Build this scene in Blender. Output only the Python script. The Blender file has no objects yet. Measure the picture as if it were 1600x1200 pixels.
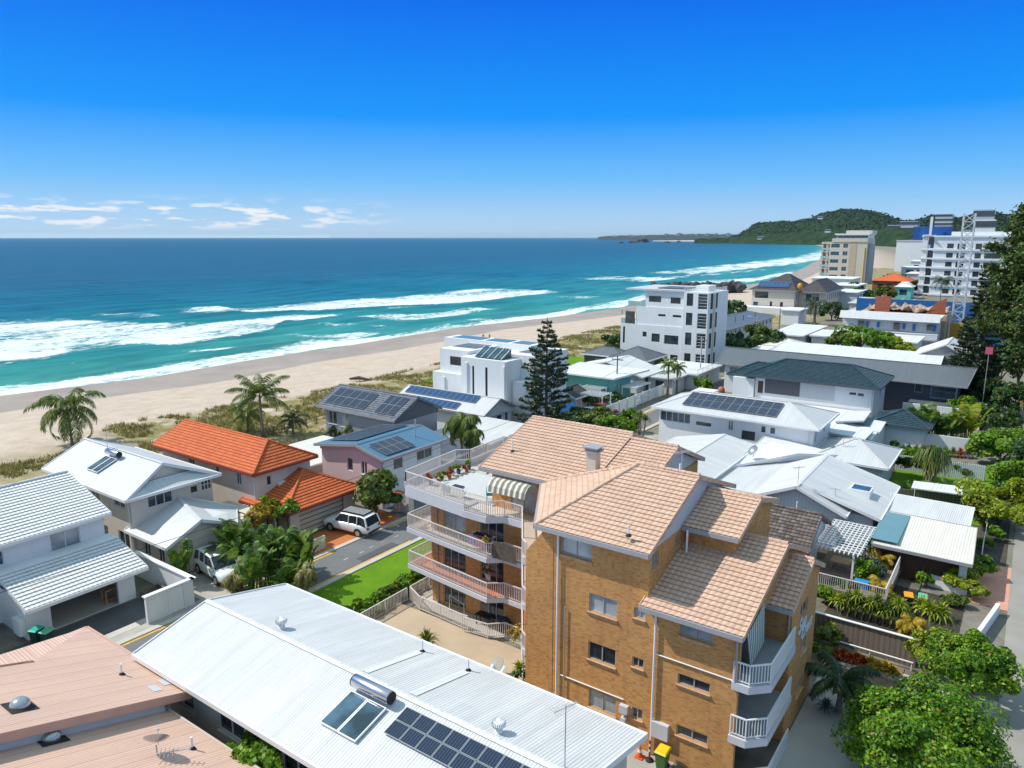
import bpy, bmesh, math, random
import numpy as np
from mathutils import Vector, Matrix, noise
S = bpy.context.scene; COL = S.collection
RR = random.Random(11)
rad = math.radians
# ---------------------------------------------------------------- camera model (also used to read ground positions)
F_ = 1150.; H_ = 25.6; PV_ = math.atan((600-371.)/F_); YAW_ = rad(35.3)
def _ray(u, v):
    r = (u-800)/F_; up = (600-v)/F_
    f = math.cos(PV_)+up*math.sin(PV_); w = -math.sin(PV_)+up*math.cos(PV_)
    c, s = math.cos(YAW_), math.sin(YAW_)
    return r*c-f*s, r*s+f*c, w
def at(u, v, z=0.):
    a, b, w = _ray(u, v); t = (z-H_)/w
    return Vector((a*t, b*t, z))
def atY(u, v, y):
    a, b, w = _ray(u, v); t = y/b
    return Vector((a*t, y, H_+w*t))
def lin(h):
    h = h.lstrip('#'); o = []
    for i in (0, 2, 4):
        c = int(h[i:i+2], 16)/255.
        o.append(c/12.92 if c <= .04045 else ((c+.055)/1.055)**2.4)
    return tuple(o)
# ---------------------------------------------------------------- mesh builder
class MB:
    def __init__(s): s.v = []; s.f = []; s.m = []; s.uv = []; s.sm = []
    def face(s, pts, m=0, uv=None, sm=False):
        b = len(s.v); s.v += [tuple(p) for p in pts]; s.f.append(tuple(range(b, b+len(pts)))); s.m.append(m); s.uv.append(uv); s.sm.append(sm)
    def mesh(s, vs, fs, m=0, uvs=None, sm=False):
        b = len(s.v); s.v += [tuple(p) for p in vs]
        for f in fs:
            s.f.append(tuple(i+b for i in f)); s.m.append(m); s.sm.append(sm)
            s.uv.append([uvs[i] for i in f] if uvs is not None else None)
    def box(s, x0, x1, y0, y1, z0, z1, m=0):
        V = [(x0,y0,z0),(x1,y0,z0),(x1,y1,z0),(x0,y1,z0),(x0,y0,z1),(x1,y0,z1),(x1,y1,z1),(x0,y1,z1)]
        s.mesh(V, [(0,3,2,1),(4,5,6,7),(0,1,5,4),(1,2,6,5),(2,3,7,6),(3,0,4,7)], m); return s
    def prism(s, poly, z0, z1, m=0):
        n = len(poly); V = [(p[0],p[1],z0) for p in poly]+[(p[0],p[1],z1) for p in poly]
        a = sum(poly[i][0]*poly[(i+1)%n][1]-poly[(i+1)%n][0]*poly[i][1] for i in range(n))
        fs = [tuple(range(n-1,-1,-1)), tuple(range(n,2*n))]+[(i,(i+1)%n,n+(i+1)%n,n+i) for i in range(n)]
        if a < 0: fs = [tuple(reversed(f)) for f in fs]
        s.mesh(V, fs, m); return s
    def tube(s, pts, r, seg=8, m=0, sm=True, cap=True):
        pts = [Vector(p) for p in pts]; n = len(pts)
        rs = r if isinstance(r, (list, tuple)) else [r]*n
        V = []; ref = None
        for i, p in enumerate(pts):
            d = (pts[min(i+1, n-1)]-pts[max(i-1, 0)]).normalized()
            if ref is None: ref = Vector((0,0,1)) if abs(d.z) < .9 else Vector((1,0,0))
            a = d.cross(ref).normalized(); b = a.cross(d).normalized(); ref = b
            for k in range(seg):
                t = 2*math.pi*k/seg; V.append(p+a*math.cos(t)*rs[i]+b*math.sin(t)*rs[i])
        fs = [(i*seg+k, i*seg+(k+1)%seg, (i+1)*seg+(k+1)%seg, (i+1)*seg+k) for i in range(n-1) for k in range(seg)]
        s.mesh(V, fs, m, sm=sm)
        if cap:
            s.mesh(V[:seg], [tuple(range(seg))], m); s.mesh(V[-seg:], [tuple(range(seg-1,-1,-1))], m)
        return s
    def bar(s, a, b, w, h=None, m=0):          # square bar from a to b
        h = h or w; a = Vector(a); b = Vector(b); d = (b-a).normalized()
        ref = Vector((0,0,1)) if abs(d.z) < .9 else Vector((1,0,0))
        x = d.cross(ref).normalized()*w/2; y = x.cross(d).normalized()*h/2
        V = [a-x-y, a+x-y, a+x+y, a-x+y, b-x-y, b+x-y, b+x+y, b-x+y]
        s.mesh(V, [(0,1,2,3),(7,6,5,4),(0,4,5,1),(1,5,6,2),(2,6,7,3),(3,7,4,0)], m); return s
    def lathe(s, prof, c=(0,0,0), seg=16, m=0, sm=True):
        V = [(c[0]+r*math.cos(2*math.pi*k/seg), c[1]+r*math.sin(2*math.pi*k/seg), c[2]+z) for r, z in prof for k in range(seg)]
        n = len(prof)
        s.mesh(V, [(i*seg+k, i*seg+(k+1)%seg, (i+1)*seg+(k+1)%seg, (i+1)*seg+k) for i in range(n-1) for k in range(seg)], m, sm=sm); return s
    def ball(s, c, rx, ry=None, rz=None, m=0, seg=12, rings=8):
        ry = ry or rx; rz = rz or rx; V = []
        for i in range(rings+1):
            t = math.pi*i/rings
            for k in range(seg):
                a = 2*math.pi*k/seg; V.append((c[0]+rx*math.sin(t)*math.cos(a), c[1]+ry*math.sin(t)*math.sin(a), c[2]-rz*math.cos(t)))
        s.mesh(V, [(i*seg+k, i*seg+(k+1)%seg, (i+1)*seg+(k+1)%seg, (i+1)*seg+k) for i in range(rings) for k in range(seg)], m, sm=True); return s
    def build(s, name, mats, parent=None, loc=None):
        off = Vector((0,0,0))
        if parent is not None and loc is None: off = Vector(parent.get('_o', (0,0,0)))
        if loc is not None: off = Vector(loc)
        me = bpy.data.meshes.new(name)
        me.from_pydata([(p[0]-off.x, p[1]-off.y, p[2]-off.z) for p in s.v], [], s.f)
        if not isinstance(mats, (list, tuple)): mats = [mats]
        for q in mats: me.materials.append(q)
        me.polygons.foreach_set('material_index', s.m); me.polygons.foreach_set('use_smooth', s.sm)
        uvl = me.uv_layers.new(name='UVMap'); data = []
        for f, uv in zip(s.f, s.uv):
            if uv is not None:
                for q in uv: data += [q[0], q[1]]
                continue
            P = [s.v[i] for i in f]; nx = ny = nz = 0.
            for i in range(len(P)):
                a = P[i]; b = P[(i+1) % len(P)]
                nx += (a[1]-b[1])*(a[2]+b[2]); ny += (a[2]-b[2])*(a[0]+b[0]); nz += (a[0]-b[0])*(a[1]+b[1])
            l = math.sqrt(nx*nx+ny*ny+nz*nz) or 1; nx/=l; ny/=l; nz/=l
            if abs(nz) > .999 or math.hypot(nx, ny) < 1e-6:
                for p in P: data += [p[0], p[1]]
            else:
                h = math.hypot(nx, ny); tx, ty = -ny/h, nx/h
                bx, by, bz = -nz*ty*-1*-1 if False else -nz*nx/h, -nz*ny/h, h
                for p in P: data += [p[0]*tx+p[1]*ty, p[0]*bx+p[1]*by+p[2]*bz]
        uvl.data.foreach_set('uv', data)
        me.update()
        o = bpy.data.objects.new(name, me); COL.objects.link(o)
        if parent is not None: o.parent = parent; o['_o'] = tuple(off)
        elif loc is not None: o.location = off; o['_o'] = tuple(off)
        return o
def tag(o, label=None, cat=None, group=None, kind=None):
    if label: o['label'] = label
    if cat: o['category'] = cat
    if group: o['group'] = group
    if kind: o['kind'] = kind
    return o
CUR = [None]
def thing(name, label, cat, loc=(0,0,0), group=None):
    o = bpy.data.objects.new(name, None); COL.objects.link(o); o.location = loc; o['_o'] = tuple(loc)
    o.empty_display_size = .3
    if cat in ('house', 'building', 'shed', 'garage', 'carport'): CUR[0] = o
    return tag(o, label, cat, group)
def struct(name, mb, m):
    return tag(mb.build(name, m), kind='structure')
def dup(o, loc=None, rz=0., sc=1., label=None, group=None):
    def rec(a, p):
        c = a.copy(); COL.objects.link(c)
        if p is not None: c.parent = p
        for ch in KIDS.get(a.name, []): rec(ch, c)
        return c
    r = rec(o, None)
    if loc is not None: r.location = loc
    r.rotation_euler = (0, 0, rz); r.scale = (sc,)*3 if not isinstance(sc, (tuple, list)) else sc
    if label: r['label'] = label
    if group: r['group'] = group
    return r
KIDS = {}
def freeze(o):                                  # remember a prototype's tree for dup()
    for ch in o.children:
        KIDS.setdefault(o.name, []).append(ch); freeze(ch)
    return o
# ---------------------------------------------------------------- materials
class G:
    def __init__(s, name):
        s.m = bpy.data.materials.new(name); s.m.use_nodes = True; s.t = s.m.node_tree
        s.b = s.t.nodes['Principled BSDF']; s.out = s.t.nodes['Material Output']
    def n(s, typ, ins={}, **kw):
        x = s.t.nodes.new(typ)
        for k, v in kw.items(): setattr(x, k, v)
        for k, v in ins.items():
            if isinstance(v, bpy.types.NodeSocket): s.t.links.new(v, x.inputs[k])
            else: x.inputs[k].default_value = v
        return x
    def set(s, k, v):
        if isinstance(v, bpy.types.NodeSocket): s.t.links.new(v, s.b.inputs[k])
        else: s.b.inputs[k].default_value = v
    def uv(s): return s.n('ShaderNodeTexCoord').outputs['UV']
    def obj(s): return s.n('ShaderNodeTexCoord').outputs['Object']
    def pos(s): return s.n('ShaderNodeNewGeometry').outputs['Position']
    def math(s, op, a, b=0., c=0.):
        x = s.n('ShaderNodeMath', {0: a, 1: b, 2: c}, operation=op); return x.outputs[0]
    def noise(s, vec, scale, detail=3., rough=.55, dist=0.):
        return s.n('ShaderNodeTexNoise', {'Vector': vec, 'Scale': scale, 'Detail': detail, 'Roughness': rough, 'Distortion': dist}).outputs['Fac']
    def ramp(s, fac, stops, interp='LINEAR'):
        x = s.n('ShaderNodeValToRGB', {'Fac': fac}); e = x.color_ramp.elements; x.color_ramp.interpolation = interp
        while len(e) > len(stops): e.remove(e[-1])
        while len(e) < len(stops): e.new(.5)
        for q, (p, c) in zip(e, stops): q.position = p; q.color = (*c, 1) if len(c) == 3 else c
        return x.outputs['Color']
    def mix(s, f, a, b, mode='MIX'):
        x = s.n('ShaderNodeMix', data_type='RGBA', blend_type=mode)
        for k, v in ((0, f), (6, a), (7, b)):
            if isinstance(v, bpy.types.NodeSocket): s.t.links.new(v, x.inputs[k])
            else: x.inputs[k].default_value = v if k == 0 else ((*v, 1) if len(v) == 3 else v)
        return x.outputs[2]
    def bump(s, h, strength=.5, dist=.02):
        x = s.n('ShaderNodeBump', {'Height': h, 'Strength': strength, 'Distance': dist}); s.set('Normal', x.outputs[0]); return x
def sc(c, k): return tuple(min(1, x*k) for x in c)
MC = {}
def plain(name, col, rough=.6, var=.12, scale=1.5, metal=0., spec=.5, bump=0., grain=0.):
    if name in MC: return MC[name]
    g = G(name)
    p = g.pos() if True else g.obj()
    n = g.noise(p, scale, 4.)
    c = g.ramp(n, [(.3, sc(col, 1-var)), (.7, sc(col, 1+var*.6))])
    if grain:
        n2 = g.noise(p, 40, 2.); c = g.mix(grain, c, g.ramp(n2, [(.3, sc(col, .5)), (.7, sc(col, 1.3))]))
    g.set('Base Color', c); g.set('Roughness', rough); g.set('Metallic', metal); g.set('Specular IOR Level', spec)
    if bump: g.bump(g.noise(p, scale*8, 3.), bump, .02)
    MC[name] = g.m; return g.m
def painted(name, col, rough=.55):                 # rendered / painted walls with faint streaky weathering
    if name in MC: return MC[name]
    g = G(name); p = g.pos()
    mp = g.n('ShaderNodeMapping', {'Vector': p, 'Scale': (1.4, 1.4, .22)}).outputs[0]
    a = g.ramp(g.noise(mp, 1.6, 5., .6), [(.32, sc(col, .90)), (.62, col)])
    b = g.ramp(g.noise(p, .35, 3.), [(.3, sc(col, .9)), (.7, sc(col, 1.04))])
    g.set('Base Color', g.mix(.45, a, b)); g.set('Roughness', rough); g.bump(g.noise(p, 25, 2.), .12, .01)
    MC[name] = g.m; return g.m
def corr(name, col, pitch=.2, seam=.76, rough=.38, var=.06, depth=.35, lk=.38):   # ribbed metal sheet, ribs run up the slope
    if name in MC: return MC[name]
    g = G(name); uv = g.uv(); sx = g.n('ShaderNodeSeparateXYZ', {0: uv}).outputs[0]
    w = g.math('SINE', g.math('MULTIPLY', sx, 2*math.pi/pitch))
    fr = g.math('FRACT', g.math('DIVIDE', sx, seam))
    ln = g.math('LESS_THAN', fr, .035)
    fl = g.n('ShaderNodeTexWhiteNoise', {'W': g.math('FLOOR', g.math('DIVIDE', sx, seam))}, noise_dimensions='1D').outputs['Value']
    mp = g.n('ShaderNodeMapping', {'Vector': uv, 'Scale': (1., .15, 1.)}).outputs[0]
    c = g.ramp(g.noise(mp, 1.3, 5., .6), [(.3, sc(col, 1-var*2)), (.65, sc(col, 1+var*.4))])
    c = g.mix(g.math('MULTIPLY', fl, .5), c, sc(col, 1-var*1.6))
    c = g.mix(g.math('MULTIPLY', ln, lk), c, sc(col, .5))
    sy = g.n('ShaderNodeSeparateXYZ', {0: uv}).outputs[1]; scw = g.math('MULTIPLY', g.math('LESS_THAN', g.math('FRACT', g.math('DIVIDE', sy, .9)), .045), g.math('LESS_THAN', g.math('FRACT', g.math('DIVIDE', sx, pitch*2)), .22)); c = g.mix(g.math('MULTIPLY', scw, .4), c, sc(col, .45))
    c = g.mix(g.ramp(g.noise(g.n('ShaderNodeMapping', {'Vector': uv, 'Scale': (3., .5, 1.)}).outputs[0], 1., 5., .7), [(.58, (0,0,0)), (.8, (.35,.35,.35))]), c, (col[0]*.55, col[1]*.5, col[2]*.45))
    g.set('Base Color', c); g.set('Roughness', rough); g.bump(w, depth, .02)
    MC[name] = g.m; return g.m
def tilemat(name, cols, lichen=.25, rough=.75, tu=.3, tv=.33, jl=.5):
    if name in MC: return MC[name]
    g = G(name); uv = g.uv()
    d = g.n('ShaderNodeVectorMath', {0: uv, 1: (tu, tv, 1.)}, operation='DIVIDE').outputs[0]
    fl = g.n('ShaderNodeVectorMath', {0: d}, operation='FLOOR').outputs[0]
    wn = g.n('ShaderNodeTexWhiteNoise', {'Vector': fl}, noise_dimensions='3D').outputs['Value']
    c = g.ramp(wn, [(0., cols[0]), (.5, cols[1]), (1., cols[2])])
    fv = g.math('FRACT', g.n('ShaderNodeSeparateXYZ', {0: d}).outputs[1]); jn = g.math('LESS_THAN', fv, .17); fu = g.math('FRACT', g.n('ShaderNodeSeparateXYZ', {0: d}).outputs[0]); ju = g.math('LESS_THAN', fu, .12)  # course shadow line painted into the tile colour, plus fainter side joints
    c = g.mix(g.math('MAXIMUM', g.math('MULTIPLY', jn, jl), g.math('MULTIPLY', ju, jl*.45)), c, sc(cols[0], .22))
    st = g.noise(g.pos(), .8, 5., .65)
    c = g.mix(g.math('MULTIPLY', g.ramp(st, [(.45, (0,0,0)), (.75, (1,1,1))]), lichen), c, sc(cols[0], .55))
    g.set('Base Color', c); g.set('Roughness', rough); g.bump(g.noise(g.pos(), 30, 2.), .2, .01)
    MC[name] = g.m; return g.m
def brickmat(name, c1, c2, c3, mortar, bw=.26, bh=.088):
    g = G(name); uv = g.uv()
    br = g.n('ShaderNodeTexBrick', {'Vector': uv, 'Color1': (*c1, 1), 'Color2': (*c2, 1), 'Mortar': (*mortar, 1), 'Scale': 1., 'Mortar Size': .007,
             'Mortar Smooth': .2, 'Bias': -.1, 'Brick Width': bw, 'Row Height': bh})
    d = g.n('ShaderNodeVectorMath', {0: uv, 1: (bw, bh, 1.)}, operation='DIVIDE').outputs[0]
    fl = g.n('ShaderNodeVectorMath', {0: d}, operation='FLOOR').outputs[0]
    wn = g.n('ShaderNodeTexWhiteNoise', {'Vector': fl}, noise_dimensions='3D').outputs['Value']
    c = g.mix(g.ramp(wn, [(.55, (0,0,0)), (.95, (.75,.75,.75))]), br.outputs['Color'], c3)
    c = g.mix(g.ramp(g.noise(g.pos(), .5, 4.), [(.4, (0,0,0)), (.75, (.4,.4,.4))]), c, sc(c3, .9))
    stn = g.noise(g.n('ShaderNodeMapping', {'Vector': g.pos(), 'Scale': (1.6, 1.6, .16)}).outputs[0], 1., 5., .65); c = g.mix(g.ramp(stn, [(.5, (0,0,0)), (.75, (.45,.45,.45))]), c, (c3[0]*.62, c3[1]*.62, c3[2]*.7))
    g.set('Base Color', c); g.set('Roughness', .85); g.bump(br.outputs['Fac'], -.5, .012)
    MC[name] = g.m; return g.m
def leafmat(name, dark, mid, light, trans=.35, scale=.9, spec=.35):
    if name in MC: return MC[name]
    g = G(name); rnd = g.n('ShaderNodeNewGeometry').outputs['Random Per Island']
    nz = g.noise(g.pos(), scale, 2.)
    f = g.math('ADD', g.math('MULTIPLY', rnd, .55), g.math('MULTIPLY', nz, .5))
    c = g.ramp(f, [(.2, dark), (.52, mid), (.85, light)])
    c = g.mix(g.math('GREATER_THAN', g.math('FRACT', g.math('MULTIPLY', rnd, 37.)), .965), c, (.26, .17, .04))
    g.set('Base Color', c); g.set('Roughness', .45); g.set('Specular IOR Level', spec)
    tr = g.n('ShaderNodeBsdfTranslucent', {'Color': g.mix(1., c, (1., 1., .55), 'MULTIPLY')})
    mx = g.n('ShaderNodeMixShader', {0: trans}); g.t.links.new(g.b.outputs[0], mx.inputs[1]); g.t.links.new(tr.outputs[0], mx.inputs[2])
    g.t.links.new(mx.outputs[0], g.out.inputs[0]); MC[name] = g.m; return g.m
WHITE = (.80, .81, .81)
M = {}
M['white'] = painted('white_paint', (.76, .775, .77)); M['cream'] = painted('cream_render', (.66, .60, .52)); M['pinkish'] = painted('pink_render', (.66, .585, .50))
M['pink'] = painted('pink_paint', (.66, .47, .48)); M['grey'] = painted('grey_paint', (.30, .31, .33)); M['dgrey'] = painted('dark_grey_paint', (.09, .10, .12))
M['lgrey'] = painted('light_grey_paint', (.55, .57, .58)); M['turq'] = painted('turquoise_paint', (.15, .52, .46)); M['beige'] = painted('beige_render', (.60, .54, .45))
M['brown'] = plain('brown_panel', (.10, .05, .03)); M['slate'] = plain('slate_cladding', (.12, .12, .14), .7, .5, 6., bump=.4)
M['wroof'] = corr('white_ribbed_metal', (.63, .64, .645), .15, .76, .5, .09, .45); M['wroof2'] = corr('white_trim_metal', (.70, .71, .71), .3, 3., .5)
M['lgroof'] = corr('pale_grey_metal', (.56, .575, .58), .25, .9, .5); M['groof'] = corr('grey_metal', (.12, .14, .16), .25, .9); M['dgroof'] = corr('dark_grey_metal', (.085, .105, .125), .3, .9)
M['blroof'] = corr('blue_metal', (.09, .20, .30), .2, .76, .3); M['pkroof'] = corr('pink_ribbed_metal', (.68, .45, .345), .16, .95, .55, .07, .45, .8); M['crroof'] = corr('cream_metal', (.74, .71, .62), .2, .76)
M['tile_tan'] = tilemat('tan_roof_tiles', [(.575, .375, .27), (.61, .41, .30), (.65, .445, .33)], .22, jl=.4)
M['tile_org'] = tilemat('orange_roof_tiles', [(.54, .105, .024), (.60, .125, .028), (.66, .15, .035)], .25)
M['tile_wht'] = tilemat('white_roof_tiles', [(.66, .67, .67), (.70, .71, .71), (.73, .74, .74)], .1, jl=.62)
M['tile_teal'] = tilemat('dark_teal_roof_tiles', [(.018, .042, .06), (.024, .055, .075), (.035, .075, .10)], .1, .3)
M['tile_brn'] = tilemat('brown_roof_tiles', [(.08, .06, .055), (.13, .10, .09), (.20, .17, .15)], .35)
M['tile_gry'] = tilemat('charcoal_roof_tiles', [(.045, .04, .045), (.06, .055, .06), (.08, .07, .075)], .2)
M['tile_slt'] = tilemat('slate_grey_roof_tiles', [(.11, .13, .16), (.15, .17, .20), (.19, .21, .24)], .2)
M['brick'] = brickmat('golden_brick', (.66, .33, .10), (.58, .27, .072), (.40, .17, .055), (.50, .31, .15), .20, .068)
M['fascia'] = plain('white_trim', (.76, .76, .76), .45, .05); M['gfascia'] = plain('grey_trim', (.34, .33, .34), .45, .06); M['mfascia'] = plain('maroon_trim', (.25, .05, .035), .5, .1)
M['tanfas'] = plain('tan_trim', (.52, .42, .36), .5, .08)
M['frame_w'] = plain('white_frame', (.75, .75, .74), .4, .04); M['frame_d'] = plain('dark_frame', (.05, .05, .055), .4, .04); M['frame_a'] = plain('aluminium_frame', (.42, .38, .33), .4, .05)
M['rail'] = plain('cream_railing', (.66, .60, .57), .45, .06); M['railw'] = plain('white_railing', (.75, .76, .76), .4, .05); M['slab'] = painted('balcony_edge_paint', (.58, .57, .60))
M['deck_tc'] = plain('terracotta_floor', (.58, .22, .13), .7, .15); M['deck_cr'] = plain('cream_floor', (.62, .53, .44), .7, .12); M['deck_gr'] = plain('grey_floor', (.30, .32, .34), .7, .12)
M['conc'] = plain('concrete', (.40, .37, .33), .85, .22, .7, bump=.15, grain=.12); M['asph'] = plain('asphalt', (.155, .158, .165), .85, .16, .35, bump=.2, grain=.25)
M['conc_l'] = plain('pale_concrete', (.50, .47, .42), .85, .15, .5, grain=.1); M['patio'] = plain('tan_concrete', (.47, .36, .25), .85, .12, .5, grain=.08)
M['orange_pave'] = plain('orange_paving', (.52, .16, .045), .8, .15, 3., grain=.1); M['salmon_pave'] = plain('salmon_paving', (.62, .30, .21), .8, .12, 2., grain=.08)
M['yellow'] = plain('yellow_line_paint', (.62, .36, .05), .7, .25, 5.); M['pale'] = plain('pale_line_paint', (.5, .5, .48), .7, .3, 5.)
M['dirt'] = plain('brown_dirt', (.24, .15, .09), .95, .35, 1.5, bump=.4, grain=.2); M['timber'] = plain('weathered_timber', (.18, .14, .11), .85, .35, 4., bump=.2)
M['timber_t'] = plain('tan_timber', (.40, .25, .13), .8, .25, 4.); M['wood_d'] = plain('dark_timber', (.08, .055, .04), .8, .3, 3.)
M['black'] = plain('black_plastic', (.015, .015, .016), .5, .1); M['rubber'] = plain('rubber', (.02, .02, .02), .8, .1); M['chrome'] = plain('steel', (.62, .62, .63), .22, .05, metal=1.)
M['galv'] = plain('galvanised_pipe', (.52, .53, .55), .4, .1, metal=.4); M['trunk'] = plain('palm_trunk', (.22, .18, .14), .9, .35, 6., bump=.5); M['bark'] = plain('brown_bark', (.09, .065, .05), .9, .4, 4., bump=.5)
M['carw'] = plain('white_car_paint', (.78, .79, .80), .18, .02); M['carr'] = plain('red_car_paint', (.55, .01, .02), .15, .02); M['cargrey'] = plain('silver_car_paint', (.45, .47, .48), .2, .02, metal=.6)
M['lamp_r'] = plain('red_lens', (.35, .01, .01), .2, .05); M['lamp_w'] = plain('clear_lens', (.75, .76, .78), .15, .03)
M['blue'] = plain('blue_tarpaulin', (.01, .13, .36), .55, .2, 2.); M['teal'] = plain('teal_plastic', (.0, .33, .33), .4, .06); M['red'] = plain('red_cloth', (.45, .05, .05), .8, .2, 6.)
M['purple'] = plain('purple_towel', (.22, .12, .42), .9, .15, 6.); M['maroon'] = plain('maroon_towel', (.33, .10, .11), .9, .15, 6.); M['navy'] = plain('navy_cloth', (.02, .03, .07), .9, .2, 6.)
M['orange'] = plain('orange_plastic', (.75, .10, .01), .5, .05); M['lid_y'] = plain('yellow_lid', (.75, .50, .01), .4, .05); M['lid_o'] = plain('orange_lid', (.72, .30, .01), .4, .05)
M['bin_g'] = plain('green_bin_plastic', (.05, .15, .03), .45, .08); M['bin_d'] = plain('dark_green_plastic', (.01, .05, .035), .45, .08); M['lid_g'] = plain('mint_green_lid', (.12, .42, .24), .45, .05)
M['lid_t'] = plain('turquoise_lid', (.0, .42, .32), .45, .05); M['skin'] = plain('skin', (.42, .24, .17), .6, .05); M['hair'] = plain('dark_hair', (.02, .015, .01), .7, .1)
M['tealshade'] = plain('grey_teal_roof_shade', (.13, .26, .31), .5, .1); M['skyl'] = plain('shade_cloth_blue', (.02, .22, .48), .6, .1); M['rock'] = plain('dark_rock', (.07, .065, .07), .9, .5, .8, bump=.6); M['rubble'] = plain('rubble', (.45, .33, .25), .95, .5, 2., bump=.6)
M['sandst'] = plain('sandstone', (.52, .42, .30), .85, .2, 1.5); M['terra'] = plain('terracotta', (.42, .14, .07), .7, .15); M['pot'] = plain('glazed_blue_pot', (.02, .10, .28), .3, .1)
M['redbr'] = plain('red_brick', (.32, .09, .05), .8, .2); M['sign_w'] = plain('white_sign', (.62, .74, .78), .4, .03); M['pinks'] = plain('pink_sign', (.70, .12, .22), .5, .05)
def glassmat(name, col, rough=.08, var=.5):
    g = G(name); n = g.noise(g.pos(), .8, 2.); g.set('Base Color', g.ramp(n, [(.35, sc(col, 1-var)), (.7, sc(col, 1+var))])); g.set('Roughness', rough); g.set('Specular IOR Level', .8); MC[name] = g.m; return g.m
M['glass'] = glassmat('window_glass', (.035, .045, .055)); M['glass_b'] = glassmat('blue_window_glass', (.03, .08, .11)); M['glass_c'] = glassmat('curtained_glass', (.32, .35, .36), .12, .35)
M['glass_g'] = glassmat('balustrade_glass', (.30, .48, .46), .06, .1)
def solarmat(name, c, line, nu, nv, lw=.06):
    g = G(name); uv = g.uv(); s = g.n('ShaderNodeSeparateXYZ', {0: uv})
    a = g.math('LESS_THAN', g.math('FRACT', g.math('MULTIPLY', s.outputs[0], nu)), lw); b = g.math('LESS_THAN', g.math('FRACT', g.math('MULTIPLY', s.outputs[1], nv)), lw)
    k = g.math('MAXIMUM', a, b); g.set('Base Color', g.mix(k, c, line)); g.set('Roughness', .12); g.set('Specular IOR Level', .7); MC[name] = g.m; return g.m
M['solar'] = solarmat('solar_cells', (.006, .012, .045), (.10, .14, .16), 6, 10, .09); M['solar_b'] = solarmat('blue_solar_cells', (.006, .05, .16), (.05, .10, .18), 6, 10, .05)
# mesh screen for security doors, stripes for awnings
def stripes(name, a, b, w):
    g = G(name); s = g.n('ShaderNodeSeparateXYZ', {0: g.uv()}).outputs[0]; k = g.math('LESS_THAN', g.math('FRACT', g.math('DIVIDE', s, w)), .5)
    g.set('Base Color', g.mix(k, a, b)); g.set('Roughness', .8); MC[name] = g.m; return g.m
M['awn'] = stripes('striped_canvas', (.66, .62, .50), (.22, .22, .19), .42); M['blind'] = stripes('striped_blind_canvas', (.55, .58, .52), (.14, .19, .19), .28)
M['boards'] = stripes('vertical_boards', (.16, .125, .10), (.22, .17, .135), .3); M['clad'] = stripes('white_weatherboards', (.74, .75, .76), (.68, .70, .71), .3)
# ---------------------------------------------------------------- camera, sky, sun
cam = bpy.data.cameras.new('camera'); co = bpy.data.objects.new('camera', cam); COL.objects.link(co); S.camera = co
cam.lens = F_/1600*36; cam.sensor_width = 36; cam.clip_start = .5; cam.clip_end = 90000
co.location = (0, 0, H_); co.rotation_euler = (math.pi/2-PV_, 0, YAW_)
S.view_settings.view_transform = 'Standard'; S.view_settings.look = 'None'; S.view_settings.gamma = 1; S.view_settings.exposure = 0.0
EL, AZ = rad(49), rad(113)
sd = Vector((-math.sin(AZ)*math.cos(EL), math.cos(AZ)*math.cos(EL), math.sin(EL)))
sun = bpy.data.lights.new('sun', 'SUN'); sun.energy = 4.7; sun.angle = rad(.5); sun.color = (1., .95, .88)
so = bpy.data.objects.new('sun', sun); COL.objects.link(so); so.rotation_euler = sd.to_track_quat('Z', 'Y').to_euler(); so.location = (0, 0, 80)
w = bpy.data.worlds.new('World'); S.world = w; w.use_nodes = True; nt = w.node_tree
def wn(t, ins={}, **kw):
    x = nt.nodes.new(t)
    for k, v in kw.items(): setattr(x, k, v)
    for k, v in ins.items():
        if isinstance(v, bpy.types.NodeSocket): nt.links.new(v, x.inputs[k])
        else: x.inputs[k].default_value = v
    return x
sky = wn('ShaderNodeTexSky', sky_type='NISHITA', sun_disc=False, sun_elevation=EL, sun_rotation=-AZ, altitude=0, air_density=1.0, dust_density=.35, ozone_density=3.5)
hs = wn('ShaderNodeHueSaturation', {'Saturation': 1.42, 'Value': 1.0, 'Color': sky.outputs[0]})
# low clouds over the sea: noise on the view direction, thin band near the horizon on the seaward side
tc = wn('ShaderNodeTexCoord').outputs['Generated']; sp = wn('ShaderNodeSeparateXYZ', {0: tc})
def wm(op, a, b=0., c=0.): return wn('ShaderNodeMath', {0: a, 1: b, 2: c}, operation=op).outputs[0]
def wr(v, a, b, c=0., d=1.): return wn('ShaderNodeMapRange', {0: v, 1: a, 2: b, 3: c, 4: d}, interpolation_type='SMOOTHSTEP').outputs[0]
azn = wm('ARCTAN2', sp.outputs[0], sp.outputs[1])           # 0 = +Y, negative = seaward
nz = wn('ShaderNodeTexNoise', {'Vector': wn('ShaderNodeCombineXYZ', {0: wm('MULTIPLY', azn, 24.), 1: wm('MULTIPLY', sp.outputs[2], 130.), 2: 3.7}).outputs[0], 'Scale': 1., 'Detail': 6., 'Roughness': .52}).outputs[0]
band = wm('MULTIPLY', wr(sp.outputs[2], .006, .018), wr(sp.outputs[2], .052, .030))
side = wr(azn, -.74, -.90)
cl = wm('MULTIPLY', wm('MULTIPLY', wr(nz, .49, .62), band), side)
haze = wm('MULTIPLY', wr(sp.outputs[2], .045, .0), .35)
rampn = wn('ShaderNodeValToRGB', {'Fac': wm('MULTIPLY', sp.outputs[2], 2.)}); e_ = rampn.color_ramp.elements
for _ in range(4): e_.new(.5)
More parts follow.
